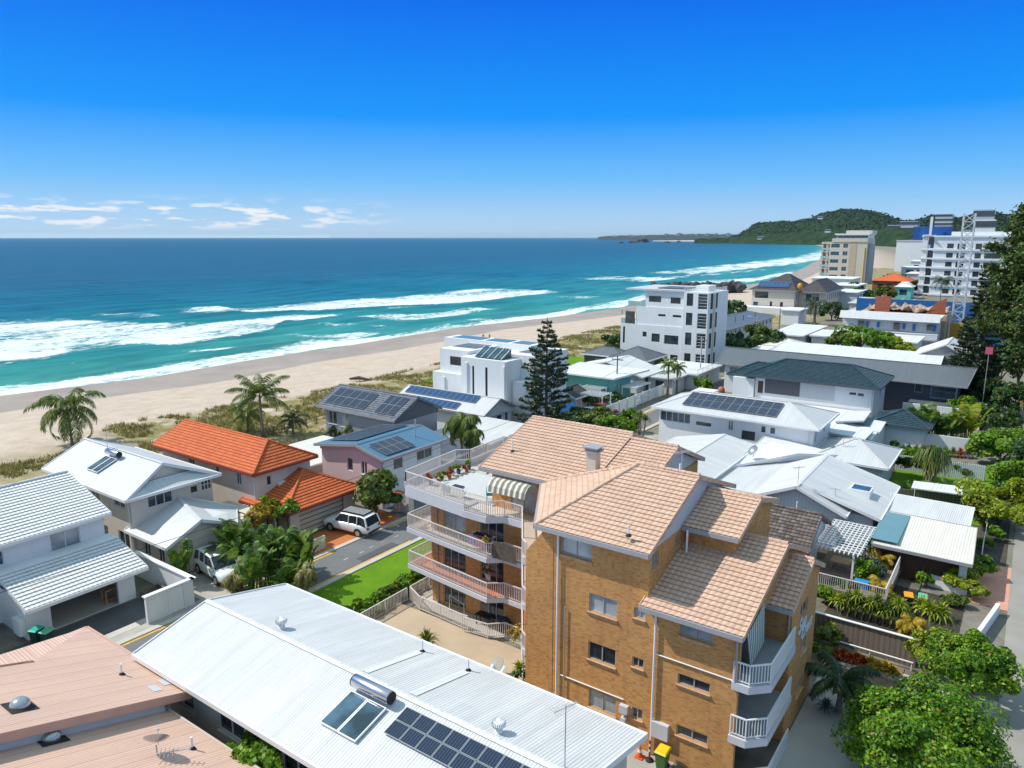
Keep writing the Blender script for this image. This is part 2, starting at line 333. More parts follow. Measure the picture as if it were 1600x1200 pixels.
for q_, (p_, c_) in zip(e_, [(0., (.50, .70, .88)), (.05, (.40, .66, .94)), (.15, (.15, .52, 1.0)), (.30, (.0, .31, 1.0)), (.56, (.0, .155, .88)), (.85, (.46, .66, .78))]): q_.position = p_; q_.color = (*c_, 1)
sc_ = wn('ShaderNodeVectorMath', {0: rampn.outputs[0], 1: (9.5, 9.5, 9.5)}, operation='MULTIPLY')
c1 = wn('ShaderNodeMix', data_type='RGBA'); c1.inputs[0].default_value = .96; nt.links.new(hs.outputs[0], c1.inputs[6]); nt.links.new(sc_.outputs[0], c1.inputs[7])
c2 = wn('ShaderNodeMix', data_type='RGBA'); nt.links.new(cl, c2.inputs[0]); nt.links.new(c1.outputs[2], c2.inputs[6]); c2.inputs[7].default_value = (8.8, 8.9, 9.2, 1)
bg = nt.nodes['Background']; nt.links.new(c2.outputs[2], bg.inputs[0]); bg.inputs[1].default_value = .105
# ---------------------------------------------------------------- shoreline and land
SHY = [-400, 55, 83, 110, 140, 188, 231, 280, 330, 391, 510, 700, 1090, 1700, 2500, 3200, 60000]
SHX = [-166, -159, -154, -156, -155, -157, -149, -144, -146, -152, -150, -178, -250, -370, -560, -760, -3000]
def shx(y): return float(np.interp(y, SHY, SHX))
def landz(x, y):
    d = x-shx(y)
    b = 22. if y < 330 else 26.
    if d < 0: return max(-14, -4+d*.045)
    if d < b: return -4+d/b*1.1
    e = 58.
    if d < e: return -2.9+(d-b)/(e-b)*2.9
    k = min(1, (d-e)/4)*max(0, min(1, (78-d)/8)) if y < 700 else 0
    return k*(.35+.9*noise.noise(Vector((x*.13, y*.13, 0)))+.3*noise.noise(Vector((x*.5, y*.5, 3))))-.02
def grid(xs, ys, zf, trim=None):
    mb = MB(); nx, ny = len(xs), len(ys); V = []
    for y in ys:
        for x in xs:
            X = x(y) if callable(x) else x; V.append((X, y, zf(X, y)))
    mb.mesh(V, [(j*nx+i, j*nx+i+1, (j+1)*nx+i+1, (j+1)*nx+i) for j in range(ny-1) for i in range(nx-1)], uvs=[(p[0], p[1]) for p in V], sm=True); return mb
ys = list(np.arange(-60, 330, 2.)) + list(np.geomspace(330, 5200, 70))
offs = list(np.arange(-40, 0, 8.)) + list(np.arange(0, 90, 1.6)) + [92, 100, 112]
mb = grid([(lambda y, o=o: shx(y)+o) for o in offs] + [60, 140, 400, 1200, 4000], ys, lambda x, y: landz(x, y) if x < 50 else -.02)
g = G('ground_sand_and_soil'); p = g.pos(); at_ = g.n('ShaderNodeAttribute', attribute_name='zone').outputs['Color']; zs = g.n('ShaderNodeSeparateColor', {0: at_})
sand = g.ramp(g.noise(p, .35, 6., .65), [(.3, (.46, .37, .29)), (.7, (.59, .485, .39))])
foot = g.ramp(g.noise(p, 2.2, 4., .7), [(.35, (.72, .70, .68)), (.6, (1, 1, 1))]); sand = g.mix(.55, sand, foot, 'MULTIPLY')
wet = g.ramp(g.noise(p, .12, 4.), [(.3, (.29, .235, .19)), (.7, (.37, .305, .25))])
nzw = g.math('ADD', zs.outputs[0], g.math('MULTIPLY', g.math('SUBTRACT', g.noise(p, .05, 3.), .5), .5))
wf = g.ramp(nzw, [(.46, (0,0,0)), (.56, (1,1,1))])
c = g.mix(wf, sand, wet)
veg = g.ramp(g.noise(p, .9, 5., .7), [(.3, (.13, .125, .035)), (.5, (.22, .19, .065)), (.7, (.34, .28, .14))])
vn = g.math('MULTIPLY', zs.outputs[1], g.ramp(g.noise(p, .28, 5., .7), [(.36, (.0,.0,.0)), (.5, (1,1,1))]))
c = g.mix(vn, c, veg)
soil = g.ramp(g.noise(p, .25, 5., .6), [(.3, (.10, .085, .06)), (.5, (.22, .20, .17)), (.7, (.14, .15, .07))])
c = g.mix(zs.outputs[2], c, soil)
g.set('Base Color', c); g.set('Roughness', g.math('SUBTRACT', .9, g.math('MULTIPLY', wf, .35))); g.set('Specular IOR Level', .25); g.bump(g.noise(p, 1.6, 5., .7), .5, .12)
gr = struct('ground', mb, g.m); me = gr.data; ca = me.color_attributes.new('zone', 'FLOAT_COLOR', 'POINT'); dat = []
for v in me.vertices:
    d = v.co.x-shx(v.co.y); y = v.co.y
    we = float(np.interp(d, [16, 27], [1, 0])) if d < 60 else 0
    ve = float(np.interp(d, [56, 63], [0, 1])) if y > 45 else float(np.interp(d, [58, 72], [0, .75]))
    so_ = float(np.interp(d, [86, 94], [0, 1]))
    if y > 700: ve *= .0; so_ = float(np.interp(d, [60, 120], [0, 1]))
    dat += [we, ve, so_, 1]
ca.data.foreach_set('color', dat)
# ---------------------------------------------------------------- sea
def foamband(rows): # rows (u, vtop, vbot, density) traced on the water plane -> y, offshore distance of both edges
    a = [at(r[0], r[1], -4) for r in rows]; b = [at(r[0], r[2], -4) for r in rows]
    R_ = ([q.y for q in a], [q.x for q in a], [q.y for q in b], [q.x for q in b], [r[3] for r in rows])
    if rows[0][0] <= 0: [R_[i].insert(0, v_) for i, v_ in enumerate((R_[0][0]-130, R_[1][0], R_[2][0]-130, R_[3][0], R_[4][0]))]
    return R_
FB = [foamband(r) for r in [
 [(-60,613,634,.85),(0,600,618,.9),(90,591,615,.85),(192,578,603,.9),(270,564,590,.9),(330,555,578,.9),(400,546,563,.9),(490,531,546,.9),(580,526,537,.85),(640,517,526,.85),(700,507,517,.85),(760,499,508,.85),(850,491,501,.85),(925,474,483,.85),(972,469,480,.8),(1081,438,443,.8),(1175,434,440,.8),(1237,423,428,.8)],
 [(-60,500,578,.8),(0,500,568,.88),(72,495,561,.88),(126,498,544,.82),(204,502,537,.8),(270,504,538,.8),(330,500,531,.78),(390,496,523,.78),(425,494,514,.7),(442,494,500,.5)],
 [(255,486,488,.3),(300,480,490,.9),(333,478,489,.9),(369,483,486,.8),(400,480,487,.95),(490,471,484,.95),(580,465,479,.95),(670,457,475,.85),(745,450,470,.78),(820,450,462,.8),(855,454,458,.8)],
 [(396,495,502,.8),(460,492,502,.8),(515,490,495,.6)], [(540,494,500,.7),(610,490,501,.85),(670,489,497,.8),(730,480,490,.72),(768,481,484,.7)],
 [(540,485,490,.7),(566,486,488,.6)],[(590,481,485,.85),(640,478,480,.6)],[(683,473,477,.85),(706,472,476,.8)],
 [(283,546,548,.6),(300,545,549,.9),(336,543,549,.9),(368,540,543,.8)],
 [(425,522,526,.6),(475,523,531,.75),(535,520,532,.85),(584,518,523,.8)], [(715,499,502,.7),(745,497,500,.7)], [(640,516,520,.5),(700,505,511,.6),(760,496,500,.5)],
 [(795,450,462,.8),(830,453,459,.8),(852,454,457,.7)], [(845,463,468,.6),(915,462,466,.6)],
 [(845,434,436,.5),(878,435,449,.62),(925,432,450,.72),(972,431,446,.72),(1019,434,440,.7),(1040,434,437,.5)],
 [(980,427,430,.6),(1050,421,430,.8),(1112,415,426,.82),(1175,408,419,.82),(1237,401,413,.82),(1281,388,406,.85)],
 [(1000,434,437,.45),(1100,428,431,.6),(1180,420,423,.6)],
 [(120,488,497,.42),(200,487,497,.48),(245,489,495,.4)], [(60,572,578,.4),(140,562,567,.45),(220,552,556,.4)], [(430,505,510,.45),(520,503,508,.5),(600,506,510,.45)], [(860,446,450,.4),(960,450,454,.45),(1010,447,450,.4)], [(1110,383,385,.8),(1180,384,386,.9)], [(985,381.4,383,.8),(1068,382,383.5,.8)] ]]
def foam(x, y):
    best = 0.
    for ya, xa, yb, xb, dn in FB:
        if y < ya[0]-4 or y > ya[-1]+4: continue
        t = np.interp(y, ya, xa); b = np.interp(y, yb, xb); t += 1.8*noise.noise(Vector((0, y*.06, t*.01))); b += 1.2*noise.noise(Vector((5, y*.12, b*.01)))
        w_ = max(.5, (b-t)); k = (x-t)/w_                       # 0 seaward edge, 1 shoreward edge
        dd = float(np.interp(y, ya, dn))
        e = min(1, max(0, (k+.08)/.28)) * min(1, max(0, (1.06-k)/.10))
        e *= min(1, (y-ya[0]+4)/8)*min(1, (ya[-1]+4-y)/8)
        e *= .78+.34*k
        best = max(best, dd*e)
    return best
def wavez(x, y, o):
    if o > 420: return 0
    a = 1-min(1, max(0, (o-200)/220)); s_ = 0
    ph = o/17.+1.6*noise.noise(Vector((y*.012, o*.006, 2)))
    s_ += .28*math.sin(ph*2*math.pi)*(.4+noise.noise(Vector((y*.02, o*.03, 7)))+.4)
    s_ += .16*noise.noise(Vector((y*.06, o*.25, 1)))+.07*noise.noise(Vector((y*.3, o*.7, 4)))
    return s_*a*min(1, o/14)
oo = list(np.arange(-3, 110, 1.15)) + list(np.arange(110, 420, 3.2)) + list(np.geomspace(424, 45000, 30))
yy = list(np.arange(-60, 20, 5.)) + list(np.arange(20, 40, 2.)) + list(np.arange(40, 330, 1.9)) + list(np.arange(330, 560, 4.)) + list(np.geomspace(560, 60000, 80))
V = []; FA = []; nx = len(oo)
for y in yy:
    sx_ = shx(y)
    for o in oo:
        x = sx_-o; V.append((x, y, -4+wavez(x, y, o))); FA.append((foam(x, y) if -300 < o < 420 else 0., o))
mb = MB(); mb.mesh(V, [(j*nx+i, (j+1)*nx+i, (j+1)*nx+i+1, j*nx+i+1) for j in range(len(yy)-1) for i in range(nx-1)], uvs=[(f[1], v[1]) for f, v in zip(FA, V)], sm=True)
g = G('sea_water'); p = g.pos(); uvs = g.n('ShaderNodeSeparateXYZ', {0: g.uv()}); off = uvs.outputs[0]
fo = g.n('ShaderNodeAttribute', attribute_name='foam').outputs['Fac']
mpp = g.n('ShaderNodeMapping', {'Vector': p, 'Scale': (1., .35, 1.), 'Rotation': (0, 0, .05)}).outputs[0]
wob = g.math('MULTIPLY', g.math('SUBTRACT', g.noise(mpp, .03, 3.), .5), 70.)
dcol = g.ramp(g.n('ShaderNodeMapRange', {0: g.math('ADD', off, wob), 1: 0., 2: 420.}).outputs[0], [(0., (.09, .29, .235)), (.06, (.03, .235, .20)), (.24, (.006, .165, .165)), (.40, (.001, .125, .165)), (.7, (.0, .092, .135)), (1., (.0, .068, .105))])
pat = g.ramp(g.noise(mpp, .11, 4., .6), [(.36, (.50, .62, .66)), (.60, (1.18, 1.14, 1.1))]); dcol = g.mix(.8, dcol, pat, 'MULTIPLY')
n1 = g.noise(g.n('ShaderNodeMapping', {'Vector': p, 'Scale': (1.5, .55, 1.)}).outputs[0], .55, 7., .68, .6)
fm = g.ramp(g.math('ADD', fo, g.math('ADD', g.math('MULTIPLY', g.math('SUBTRACT', n1, .5), 2.3), g.math('MULTIPLY', g.math('SUBTRACT', g.noise(mpp, .09, 3., .6), .5), 1.6))), [(.47, (0,0,0)), (.84, (.86,.86,.86))])
fm = g.math('MULTIPLY', fm, g.ramp(fo, [(.02, (0,0,0)), (.12, (1,1,1))]))
g.set('Base Color', g.mix(fm, dcol, (.78, .82, .84))); g.set('Roughness', g.math('ADD', .30, g.math('MULTIPLY', fm, .5))); g.set('Specular IOR Level', .10); g.set('IOR', 1.33)
n2 = g.noise(g.n('ShaderNodeMapping', {'Vector': p, 'Scale': (1., .25, 1.)}).outputs[0], .5, 5., .6); n3 = g.noise(g.n('ShaderNodeMapping', {'Vector': p, 'Scale': (1., .22, 1.)}).outputs[0], .045, 4.)
g.bump(g.math('ADD', g.math('MULTIPLY', n2, .35), g.math('MULTIPLY', n3, 2.2)), .6, 1.0)
sea = struct('sea', mb, g.m); fa = sea.data.attributes.new('foam', 'FLOAT', 'POINT'); fa.data.foreach_set('value', [f[0] for f in FA])
# ---------------------------------------------------------------- headland, far coast
def silhouette_hill(name, prof, dist, depth, mat_, base_z=-4.2, bump_=14, freq=.012, kind='structure'):
    # prof (azimuth px u, height m, near edge distance) : rounded ridge mesh following a coast line
    mb = MB(); V = []; nd = 34; us = np.linspace(prof[0][0], prof[-1][0], 260)
    for u in us:
        hgt = float(np.interp(u, [q[0] for q in prof], [q[1] for q in prof])); D = float(np.interp(u, [q[0] for q in prof], [q[2] for q in prof])); dp = float(np.interp(u, [q[0] for q in prof], [q[3] for q in prof]))
        a, b, _ = _ray(u, 371.); l = math.hypot(a, b); a /= l; b /= l
        for k in range(nd):
            t = k/(nd-1); d = D+t*dp; z = hgt*math.sin(min(1, t*1.15)*math.pi*.5)**.8 if t < .87 else hgt*(1-(t-.87)*4)
            n_ = bump_*noise.fractal(Vector((a*d*freq, b*d*freq, 0)), .8, 2.3, 5)
            V.append((a*d, b*d, base_z+max(0, z+n_*min(1, t*8)*min(1, hgt/25))))
    n = nd
    mb.mesh(V, [(i*n+k, (i+1)*n+k, (i+1)*n+k+1, i*n+k+1) for i in range(len(us)-1) for k in range(nd-1)], sm=False)
    o = mb.build(name, mat_); tag(o, kind=kind); return o
g = G('forest_canopy'); p = g.pos(); n1 = g.noise(p, .03, 6., .7); g.set('Base Color', g.ramp(n1, [(.32, (.010, .025, .014)), (.5, (.024, .052, .022)), (.72, (.05, .085, .034))])); g.set('Roughness', .95); g.set('Specular IOR Level', .05); g.bump(g.noise(p, .09, 4., .7), 1., 9.)
FOR = g.m
def hz(v, D): return (371.-v)/1172.*D + H_+4.2
D0 = 3100.
hill = [(1085,374,4200,200),(1120,373,4200,300),(1150,365,4100,500),(1165,358,4000,700),(1180,347,3900,900),(1215,344,3800,900),(1240,345,3700,900),(1262,341,3600,900),(1282,333,3500,900),(1310,329,3400,900),(1335,329,3300,900),(1365,333,3200,900),(1392,341,3100,800),(1415,347,3000,800),(1435,344,2900,700),(1452,339,2900,700),(1475,338,2900,700),(1492,343,2900,700),(1520,338,2900,700),(1545,336,2900,700),(1580,340,2900,700),(1700,345,2900,700)]
silhouette_hill('headland_hill', [(u, hz(v+4.5, D+dp*.85), D, dp) for u, v, D, dp in hill], 0, 0, FOR, bump_=15, freq=.02)
# coastal scrub and dunes at the far end of the beach
scr = [(1085,373.8,3900,200),(1140,371.5,3900,250),(1190,368,3500,300),(1290,363,3100,300),(1400,360,2300,400),(1480,362,2000,400),(1700,360,1900,400)]
silhouette_hill('coastal_scrub', [(u, hz(v, D+dp*.85), D, dp) for u, v, D, dp in scr], 0, 0, FOR, bump_=8, freq=.03)
# far sand spit
def ribbon(name, rows, m, z=-3.6):
    mb = MB()
    V = [at(u, v, z) for u, v, w_ in rows]+[at(u, w_, z) for u, v, w_ in rows]; n = len(rows)
    mb.mesh(V, [(i, n+i, n+i+1, i+1) for i in range(n-1)]); return struct(name, mb, m)
fs = plain('far_sand', (.60, .49, .38), .95, .1, .01)
ribbon('far_beach', [(1020,376.0,376.9),(1070,375.6,377.2),(1120,375.4,377.6),(1150,375.2,378.2),(1210,375.4,379.4),(1260,376,381),(1290,376.6,385),(1340,376.8,396),(1380,377,398),(1440,378,396)], fs, -3.2)
g = G('hazed_distant_forest'); g.set('Base Color', (.022, .045, .04, 1)); g.set('Roughness', 1.); FARF = g.m  # dark green with a bluish distance haze mixed into the colour
far = [(934,370.6),(948,368.8),(975,368.2),(1010,368.0),(1050,366.6),(1090,366.2),(1130,366.4),(1160,367),(1300,367)]
silhouette_hill('far_headland', [(u, (371-v)/1172*9800+H_+4, 9000, 700) for u, v in far], 0, 0, FARF, bump_=9, freq=.01)
# distant high-rise skyline on the far point: many towers, each tiny
rt = random.Random(5)
tw = plain('far_tower_wall', (.22, .27, .30), .8, .1, .01)
for k in range(34):
    u = 1040+rt.random()*105 if k < 26 else 955+rt.random()*80; D = 9300; a, b, _ = _ray(u, 371.); l = math.hypot(a, b)
    h = 25+rt.random()*30 if k % 4 else 50+rt.random()*25; w_ = 14+rt.random()*16; c = Vector((a/l*D, b/l*D, -4))
    if k >= 26: h = 28+rt.random()*15
    mb = MB(); mb.box(c.x-w_, c.x+w_, c.y-w_, c.y+w_, -4, h); mb.box(c.x-w_*.4, c.x+w_*.4, c.y-w_*.4, c.y+w_*.4, h+.1, h+6)
    tag(mb.build('distant_tower', tw, loc=c), 'hazy high-rise tower in the distant skyline on the far point across the bay', 'tower', 'distant towers on the far point')
# offshore rocks by the spit
for k, (u, v, s_) in enumerate([(1003,378.6,1.),(986,379.6,.5),(970,380.0,.35),(1042,379.4,.4),(1060,378.8,.4)]):
    c = at(u, v, -4); mb = MB()
    bm = bmesh.new(); bmesh.ops.create_icosphere(bm, subdivisions=3, radius=1)
    for q in bm.verts: q.co *= 1+.45*noise.noise(q.co*1.7+Vector((k, 0, 0)))
    mb.mesh([(c.x+q.co.x*42*s_, c.y+q.co.y*60*s_, -6+q.co.z*26*s_) for q in bm.verts], [tuple(x.index for x in f.verts) for f in bm.faces]); bm.free()
    tag(mb.build('sea_rock', M['rock'], loc=c), ['tall dark pointed rock standing in the bay off the sand spit', 'low dark rock just left of the pointed rock', 'smallest low rock at the left end of the reef', 'flat dark rock right of the pointed rock', 'flat dark rock nearest the sand spit'][k], 'rock', 'rocks off the far spit')
# rock groyne on the beach: countable boulders
gA, gB = at(1022, 457, -3.5), at(1155, 455, -2.5); rg = random.Random(3); KB = []
for k in range(5):
    bm = bmesh.new(); bmesh.ops.create_icosphere(bm, subdivisions=2, radius=1)
    for q in bm.verts: q.co *= 1+.5*noise.noise(q.co*1.3+Vector((k*3, 0, 0)))
    mb = MB(); mb.mesh([tuple(q.co) for q in bm.verts], [tuple(x.index for x in f.verts) for f in bm.faces]); bm.free(); KB.append(mb)
p0 = None; BO = []
for k in range(150):
    t = rg.random(); q = gA.lerp(gB, t)+Vector((rg.gauss(0, 2.), rg.gauss(0, 3.), rg.random()*3.2)); r = 1.1+rg.random()*1.3
    if k < 5:
        o = KB[k].build('groyne_boulder', M['rock'], loc=(0,0,0)); BO.append(o); tag(o, 'dark boulder in the rock groyne running across the beach', 'boulder', 'boulders of the rock groyne')
    else: o = BO[k % 5].copy(); COL.objects.link(o)
    o.location = q; o.scale = (r*1.3, r*1.2, r); o.rotation_euler = (rg.random()*3, rg.random()*3, rg.random()*6)

hb = MB(); hb.box(-110000, 9000, -3000, 62000, -22, 330); g = G('haze_air'); g.t.nodes.remove(g.b)
pv = g.n('ShaderNodeVolumePrincipled', {'Color': (.72, .87, 1., 1), 'Density': 1.5e-5, 'Anisotropy': .2}); g.t.links.new(pv.outputs[0], g.out.inputs['Volume'])
tag(hb.build('haze', g.m), 'thin pale sea air fading the far headland', 'haze', kind='stuff')
# ---------------------------------------------------------------- roofs, walls, windows
def frame_of(poly):
    P = [Vector(p) for p in poly]; n = Vector((0, 0, 0))
    for i in range(len(P)):
        a, b = P[i], P[(i+1) % len(P)]; n += Vector(((a.y-b.y)*(a.z+b.z), (a.z-b.z)*(a.x+b.x), (a.x-b.x)*(a.y+b.y)))
    n.normalize()
    if n.z < 0: n = -n; P.reverse()
    t = Vector((0, 0, 1)).cross(n)
    t = Vector((1, 0, 0)) if t.length < 1e-3 else t.normalized()
    b = n.cross(t).normalized()
    return P, n, t, b
def surf(mb, poly, style, m=0):
    P, n, t, b = frame_of(poly); o = P[0]
    if style not in ('tile', 'tile2'):
        mb.face(P, m, [(p.dot(t), p.dot(b)) for p in P]); return
    L = .33; W = .3; ns = 4 if style == 'tile' else 2
    if style == 'tile2': L = .36
    prof = {4: [0, .022, .032, .022], 2: [0, .03]}[ns]
    U = [(p-o).dot(t) for p in P]; Vv = [(p-o).dot(b) for p in P]
    u0 = math.floor(min(U)/W)*W; nu = int((max(U)-u0)/W+1)*ns; v0 = min(Vv); nv = int((max(Vv)-v0)/L)+1
    bm = bmesh.new(); rows = []
    for i in range(nv+1):
        for (vv, h) in (((v0+i*L, 0.0), (v0+i*L+.004, .05)) if i else ((v0, .05),)):
            row = []
            for k in range(nu+1):
                row.append(bm.verts.new((u0+k*W/ns, vv, h+prof[k % ns])))
            rows.append(row)
    for r0, r1 in zip(rows[:-1], rows[1:]):
        for k in range(nu): bm.faces.new((r0[k], r0[k+1], r1[k+1], r1[k]))
    c2 = sum(U)/len(U), sum(Vv)/len(Vv)
    for i in range(len(P)):
        a = (U[i], Vv[i]); d = (U[(i+1) % len(P)]-a[0], Vv[(i+1) % len(P)]-a[1]); l = math.hypot(*d)
        if l < 1e-4: continue
        nn = Vector((d[1]/l, -d[0]/l, 0))
        if nn.x*(c2[0]-a[0])+nn.y*(c2[1]-a[1]) > 0: nn = -nn
        bmesh.ops.bisect_plane(bm, geom=bm.verts[:]+bm.edges[:]+bm.faces[:], plane_co=Vector((a[0], a[1], 0)), plane_no=nn, clear_outer=True)
    bm.verts.index_update(); vs = [o+t*q.co.x+b*q.co.y+n*q.co.z for q in bm.verts]
    uvs = [(q.co.x+200*W, ((q.co.y-v0)/L+.01+40)*.33) for q in bm.verts]
    mb.mesh(vs, [tuple(x.index for x in f.verts) for f in bm.faces], m, uvs); bm.free()
def roof(T, polys, mat_, style='corr', fas=None, cap=True, th=.16, name='roof', gut=True, capmat=None, fh=.2):
    fas = fas or M['fascia']; mb = MB(); E = {}
    for p in polys:
        surf(mb, p, style, 0); P, n, t, b = frame_of(p)
        mb.face([q-Vector((0, 0, th)) for q in reversed(P)], 1)
        for i in range(len(P)):
            a, c = P[i], P[(i+1) % len(P)]; ka = tuple(round(x, 2) for x in a); kc = tuple(round(x, 2) for x in c)
            E.setdefault(tuple(sorted((ka, kc))), []).append((a, c, n))
    r = mb.build(name, [mat_, fas], T); f = MB(); c_ = MB(); rk = mat_ if style in ('tile', 'tile2') else fas
    for k, L in E.items():
        if len(L) == 1:
            a, c, n = L[0]; d = (c-a); h = Vector((d.x, d.y, 0))
            if h.length < .05: continue
            out = Vector((h.y, -h.x, 0)).normalized(); lev = abs(d.z) < .05
            w_ = .11 if lev else .05; up = .03 if lev else .07; ex = h.normalized()*.02
            V = [a-ex, c+ex, c+ex+out*w_, a-ex+out*w_]
            V = [q+Vector((0, 0, up)) for q in V]+[q-Vector((0, 0, fh)) for q in V]
            f.mesh(V, [(0, 1, 2, 3), (7, 6, 5, 4), (3, 2, 6, 7), (0, 3, 7, 4), (1, 5, 6, 2), (0, 4, 5, 1)], 0 if lev else 1)
        elif cap:
            a, c, n = L[0]; n2 = L[1][2]; up = (n+n2).normalized()
            # convex edges only (ridge/hip)
            if style in ('tile', 'tile2'): 
                m_ = int((c-a).length/.4)+1
                for q in range(m_):
                    s0 = a.lerp(c, q/m_)+up*.03; s1 = a.lerp(c, (q+1)/m_)+up*.03; c_.tube([s0, s1], [.13, .11], 8)
            else:
                sd_ = (c-a).normalized().cross(up).normalized(); w_ = .16
                V = [a+up*.045, c+up*.045, c+sd_*w_+up*.0, a+sd_*w_, c-sd_*w_, a-sd_*w_]
                V = [q+Vector((0, 0, .012)) for q in V]; c_.mesh(V, [(0, 1, 2, 3), (1, 0, 5, 4)])
    if f.f and gut: f.build('gutter', [fas, rk], r)
    if c_.f: c_.build('ridge_cap', capmat or (mat_ if style in ('tile', 'tile2') else M['wroof2'] if 'white' in mat_.name else mat_), r)
    return r
def MB_face(T, m, pts):
    mb = MB(); mb.face(pts); mb.build('gable_wall', m, T)
def gable(T, ax, x0, x1, y0, y1, ze, zr, mat_, style='corr', wallm=None, rp=.5, fas=None, ins=.35, ends='01', capmat=None, ze2=None, wuv=None):
    ze2 = ze if ze2 is None else ze2
    if ax == 'x':
        yr = y0+(y1-y0)*rp
        polys = [[(x0, y0, ze), (x1, y0, ze), (x1, yr, zr), (x0, yr, zr)], [(x1, y1, ze2), (x0, y1, ze2), (x0, yr, zr), (x1, yr, zr)]]
    else:
        xr = x0+(x1-x0)*rp
        polys = [[(x0, y1, ze), (x0, y0, ze), (xr, y0, zr), (xr, y1, zr)], [(x1, y0, ze2), (x1, y1, ze2), (xr, y1, zr), (xr, y0, zr)]]
    r = roof(T, polys, mat_, style, fas, capmat=capmat)
    if wallm:
        d = .17
        if ax == 'x':
            for e, X in ((0, x0+ins), (1, x1-ins)):
                if str(e) in ends: MB_face(T, wallm, [(X, y0+.3, ze-d-.35), (X, y1-.3, ze2-d-.35), (X, y1-.3, ze2-d+.05), (X, yr, zr-d), (X, y0+.3, ze-d+.05)])
        else:
            for e, Y in ((0, y0+ins), (1, y1-ins)):
                if str(e) in ends: MB_face(T, wallm, [(x0+.3, Y, ze-d-.35), (x1-.3, Y, ze2-d-.35), (x1-.3, Y, ze2-d+.05), (xr, Y, zr-d), (x0+.3, Y, ze-d+.05)])
    return r
def hip(T, x0, x1, y0, y1, ze, zr, mat_, style='corr', ax='x', h0=None, h1=None, fas=None, rp=.5, capmat=None):
    if ax == 'x':
        yr = y0+(y1-y0)*rp; h0 = (y1-y0)/2 if h0 is None else h0; h1 = (y1-y0)/2 if h1 is None else h1
        A, B = (x0+h0, yr, zr), (x1-h1, yr, zr)
    else:
        xr = x0+(x1-x0)*rp; h0 = (x1-x0)/2 if h0 is None else h0; h1 = (x1-x0)/2 if h1 is None else h1
        A, B = (xr, y0+h0, zr), (xr, y1-h1, zr)
    a, b, c, d = (x0, y0, ze), (x1, y0, ze), (x1, y1, ze), (x0, y1, ze)
    if ax == 'x': polys = [[a, b, B, A], [b, c, B], [c, d, A, B], [d, a, A]]
    else: polys = [[a, b, A], [b, c, B, A], [c, d, B], [d, a, A, B]]
    return roof(T, polys, mat_, style, fas, capmat=capmat)
def wallseg(mb, p0, p1, z0, z1, holes, out, dep=.14, m=0, mrev=0):
    p0 = Vector((p0[0], p0[1], 0)); p1 = Vector((p1[0], p1[1], 0)); L = (p1-p0).length; d = (p1-p0)/L; o = Vector((out[0], out[1], 0))
    A = sorted({0, L, *[h[0] for h in holes], *[h[1] for h in holes]}); Z = sorted({z0, z1, *[h[2] for h in holes], *[h[3] for h in holes]})
    P = lambda a, z, k=0: p0+d*a-o*k+Vector((0, 0, z))
    flip = d.cross(Vector((0, 0, 1))).dot(o) < 0
    def q(pts): mb.face(list(reversed(pts)) if flip else pts, m)
    for i in range(len(A)-1):
        for j in range(len(Z)-1):
            ca, cz = (A[i]+A[i+1])/2, (Z[j]+Z[j+1])/2
            if any(h[0] < ca < h[1] and h[2] < cz < h[3] for h in holes): continue
            q([P(A[i], Z[j]), P(A[i+1], Z[j]), P(A[i+1], Z[j+1]), P(A[i], Z[j+1])])
    for h in holes:
        a, b, c, e = h[:4]
        q([P(a, c), P(a, c, dep), P(b, c, dep), P(b, c)][::-1]); q([P(a, e), P(b, e), P(b, e, dep), P(a, e, dep)][::-1])
        q([P(a, c), P(a, e), P(a, e, dep), P(a, c, dep)][::-1]); q([P(b, c), P(b, c, dep), P(b, e, dep), P(b, e)][::-1])
WS = {  # style: frame, pane, columns, rows, sill
 'w': ('frame_w', 'glass', 2, 1, 1), 'w1': ('frame_w', 'glass', 1, 1, 0), 'w3': ('frame_w', 'glass', 3, 1, 0), 'w5': ('frame_w', 'glass_b', 5, 1, 0), 'd': ('frame_d', 'glass', 2, 1, 0), 'd1': ('frame_d', 'glass', 1, 1, 0), 'd4': ('frame_d', 'glass', 4, 1, 0),
 'r5': ('frame_w', 'glass', 1, 5, 0), 'a': ('frame_a', 'glass', 2, 1, 2), 'ac': ('frame_a', 'glass_c', 2, 1, 2), 'sl': ('frame_a', 'glass', 3, 1, 0), 'slc': ('frame_a', 'glass_c', 2, 1, 0), 'c': ('frame_w', 'glass_c', 2, 1, 1), 'dk': ('frame_d', 'black', 1, 1, 0), 'g': ('frame_w', 'lgrey', 1, 5, 0), 'gw': ('frame_w', 'white', 1, 5, 0), 'gb': ('frame_d', 'beige', 1, 5, 0), 'b': ('frame_w', 'glass_b', 2, 1, 0), 'b1': ('frame_w', 'glass_b', 1, 1, 0), 'door': ('frame_w', 'brown', 1, 1, 0), 'w6': ('frame_w', 'glass', 3, 2, 0), 'none': None}
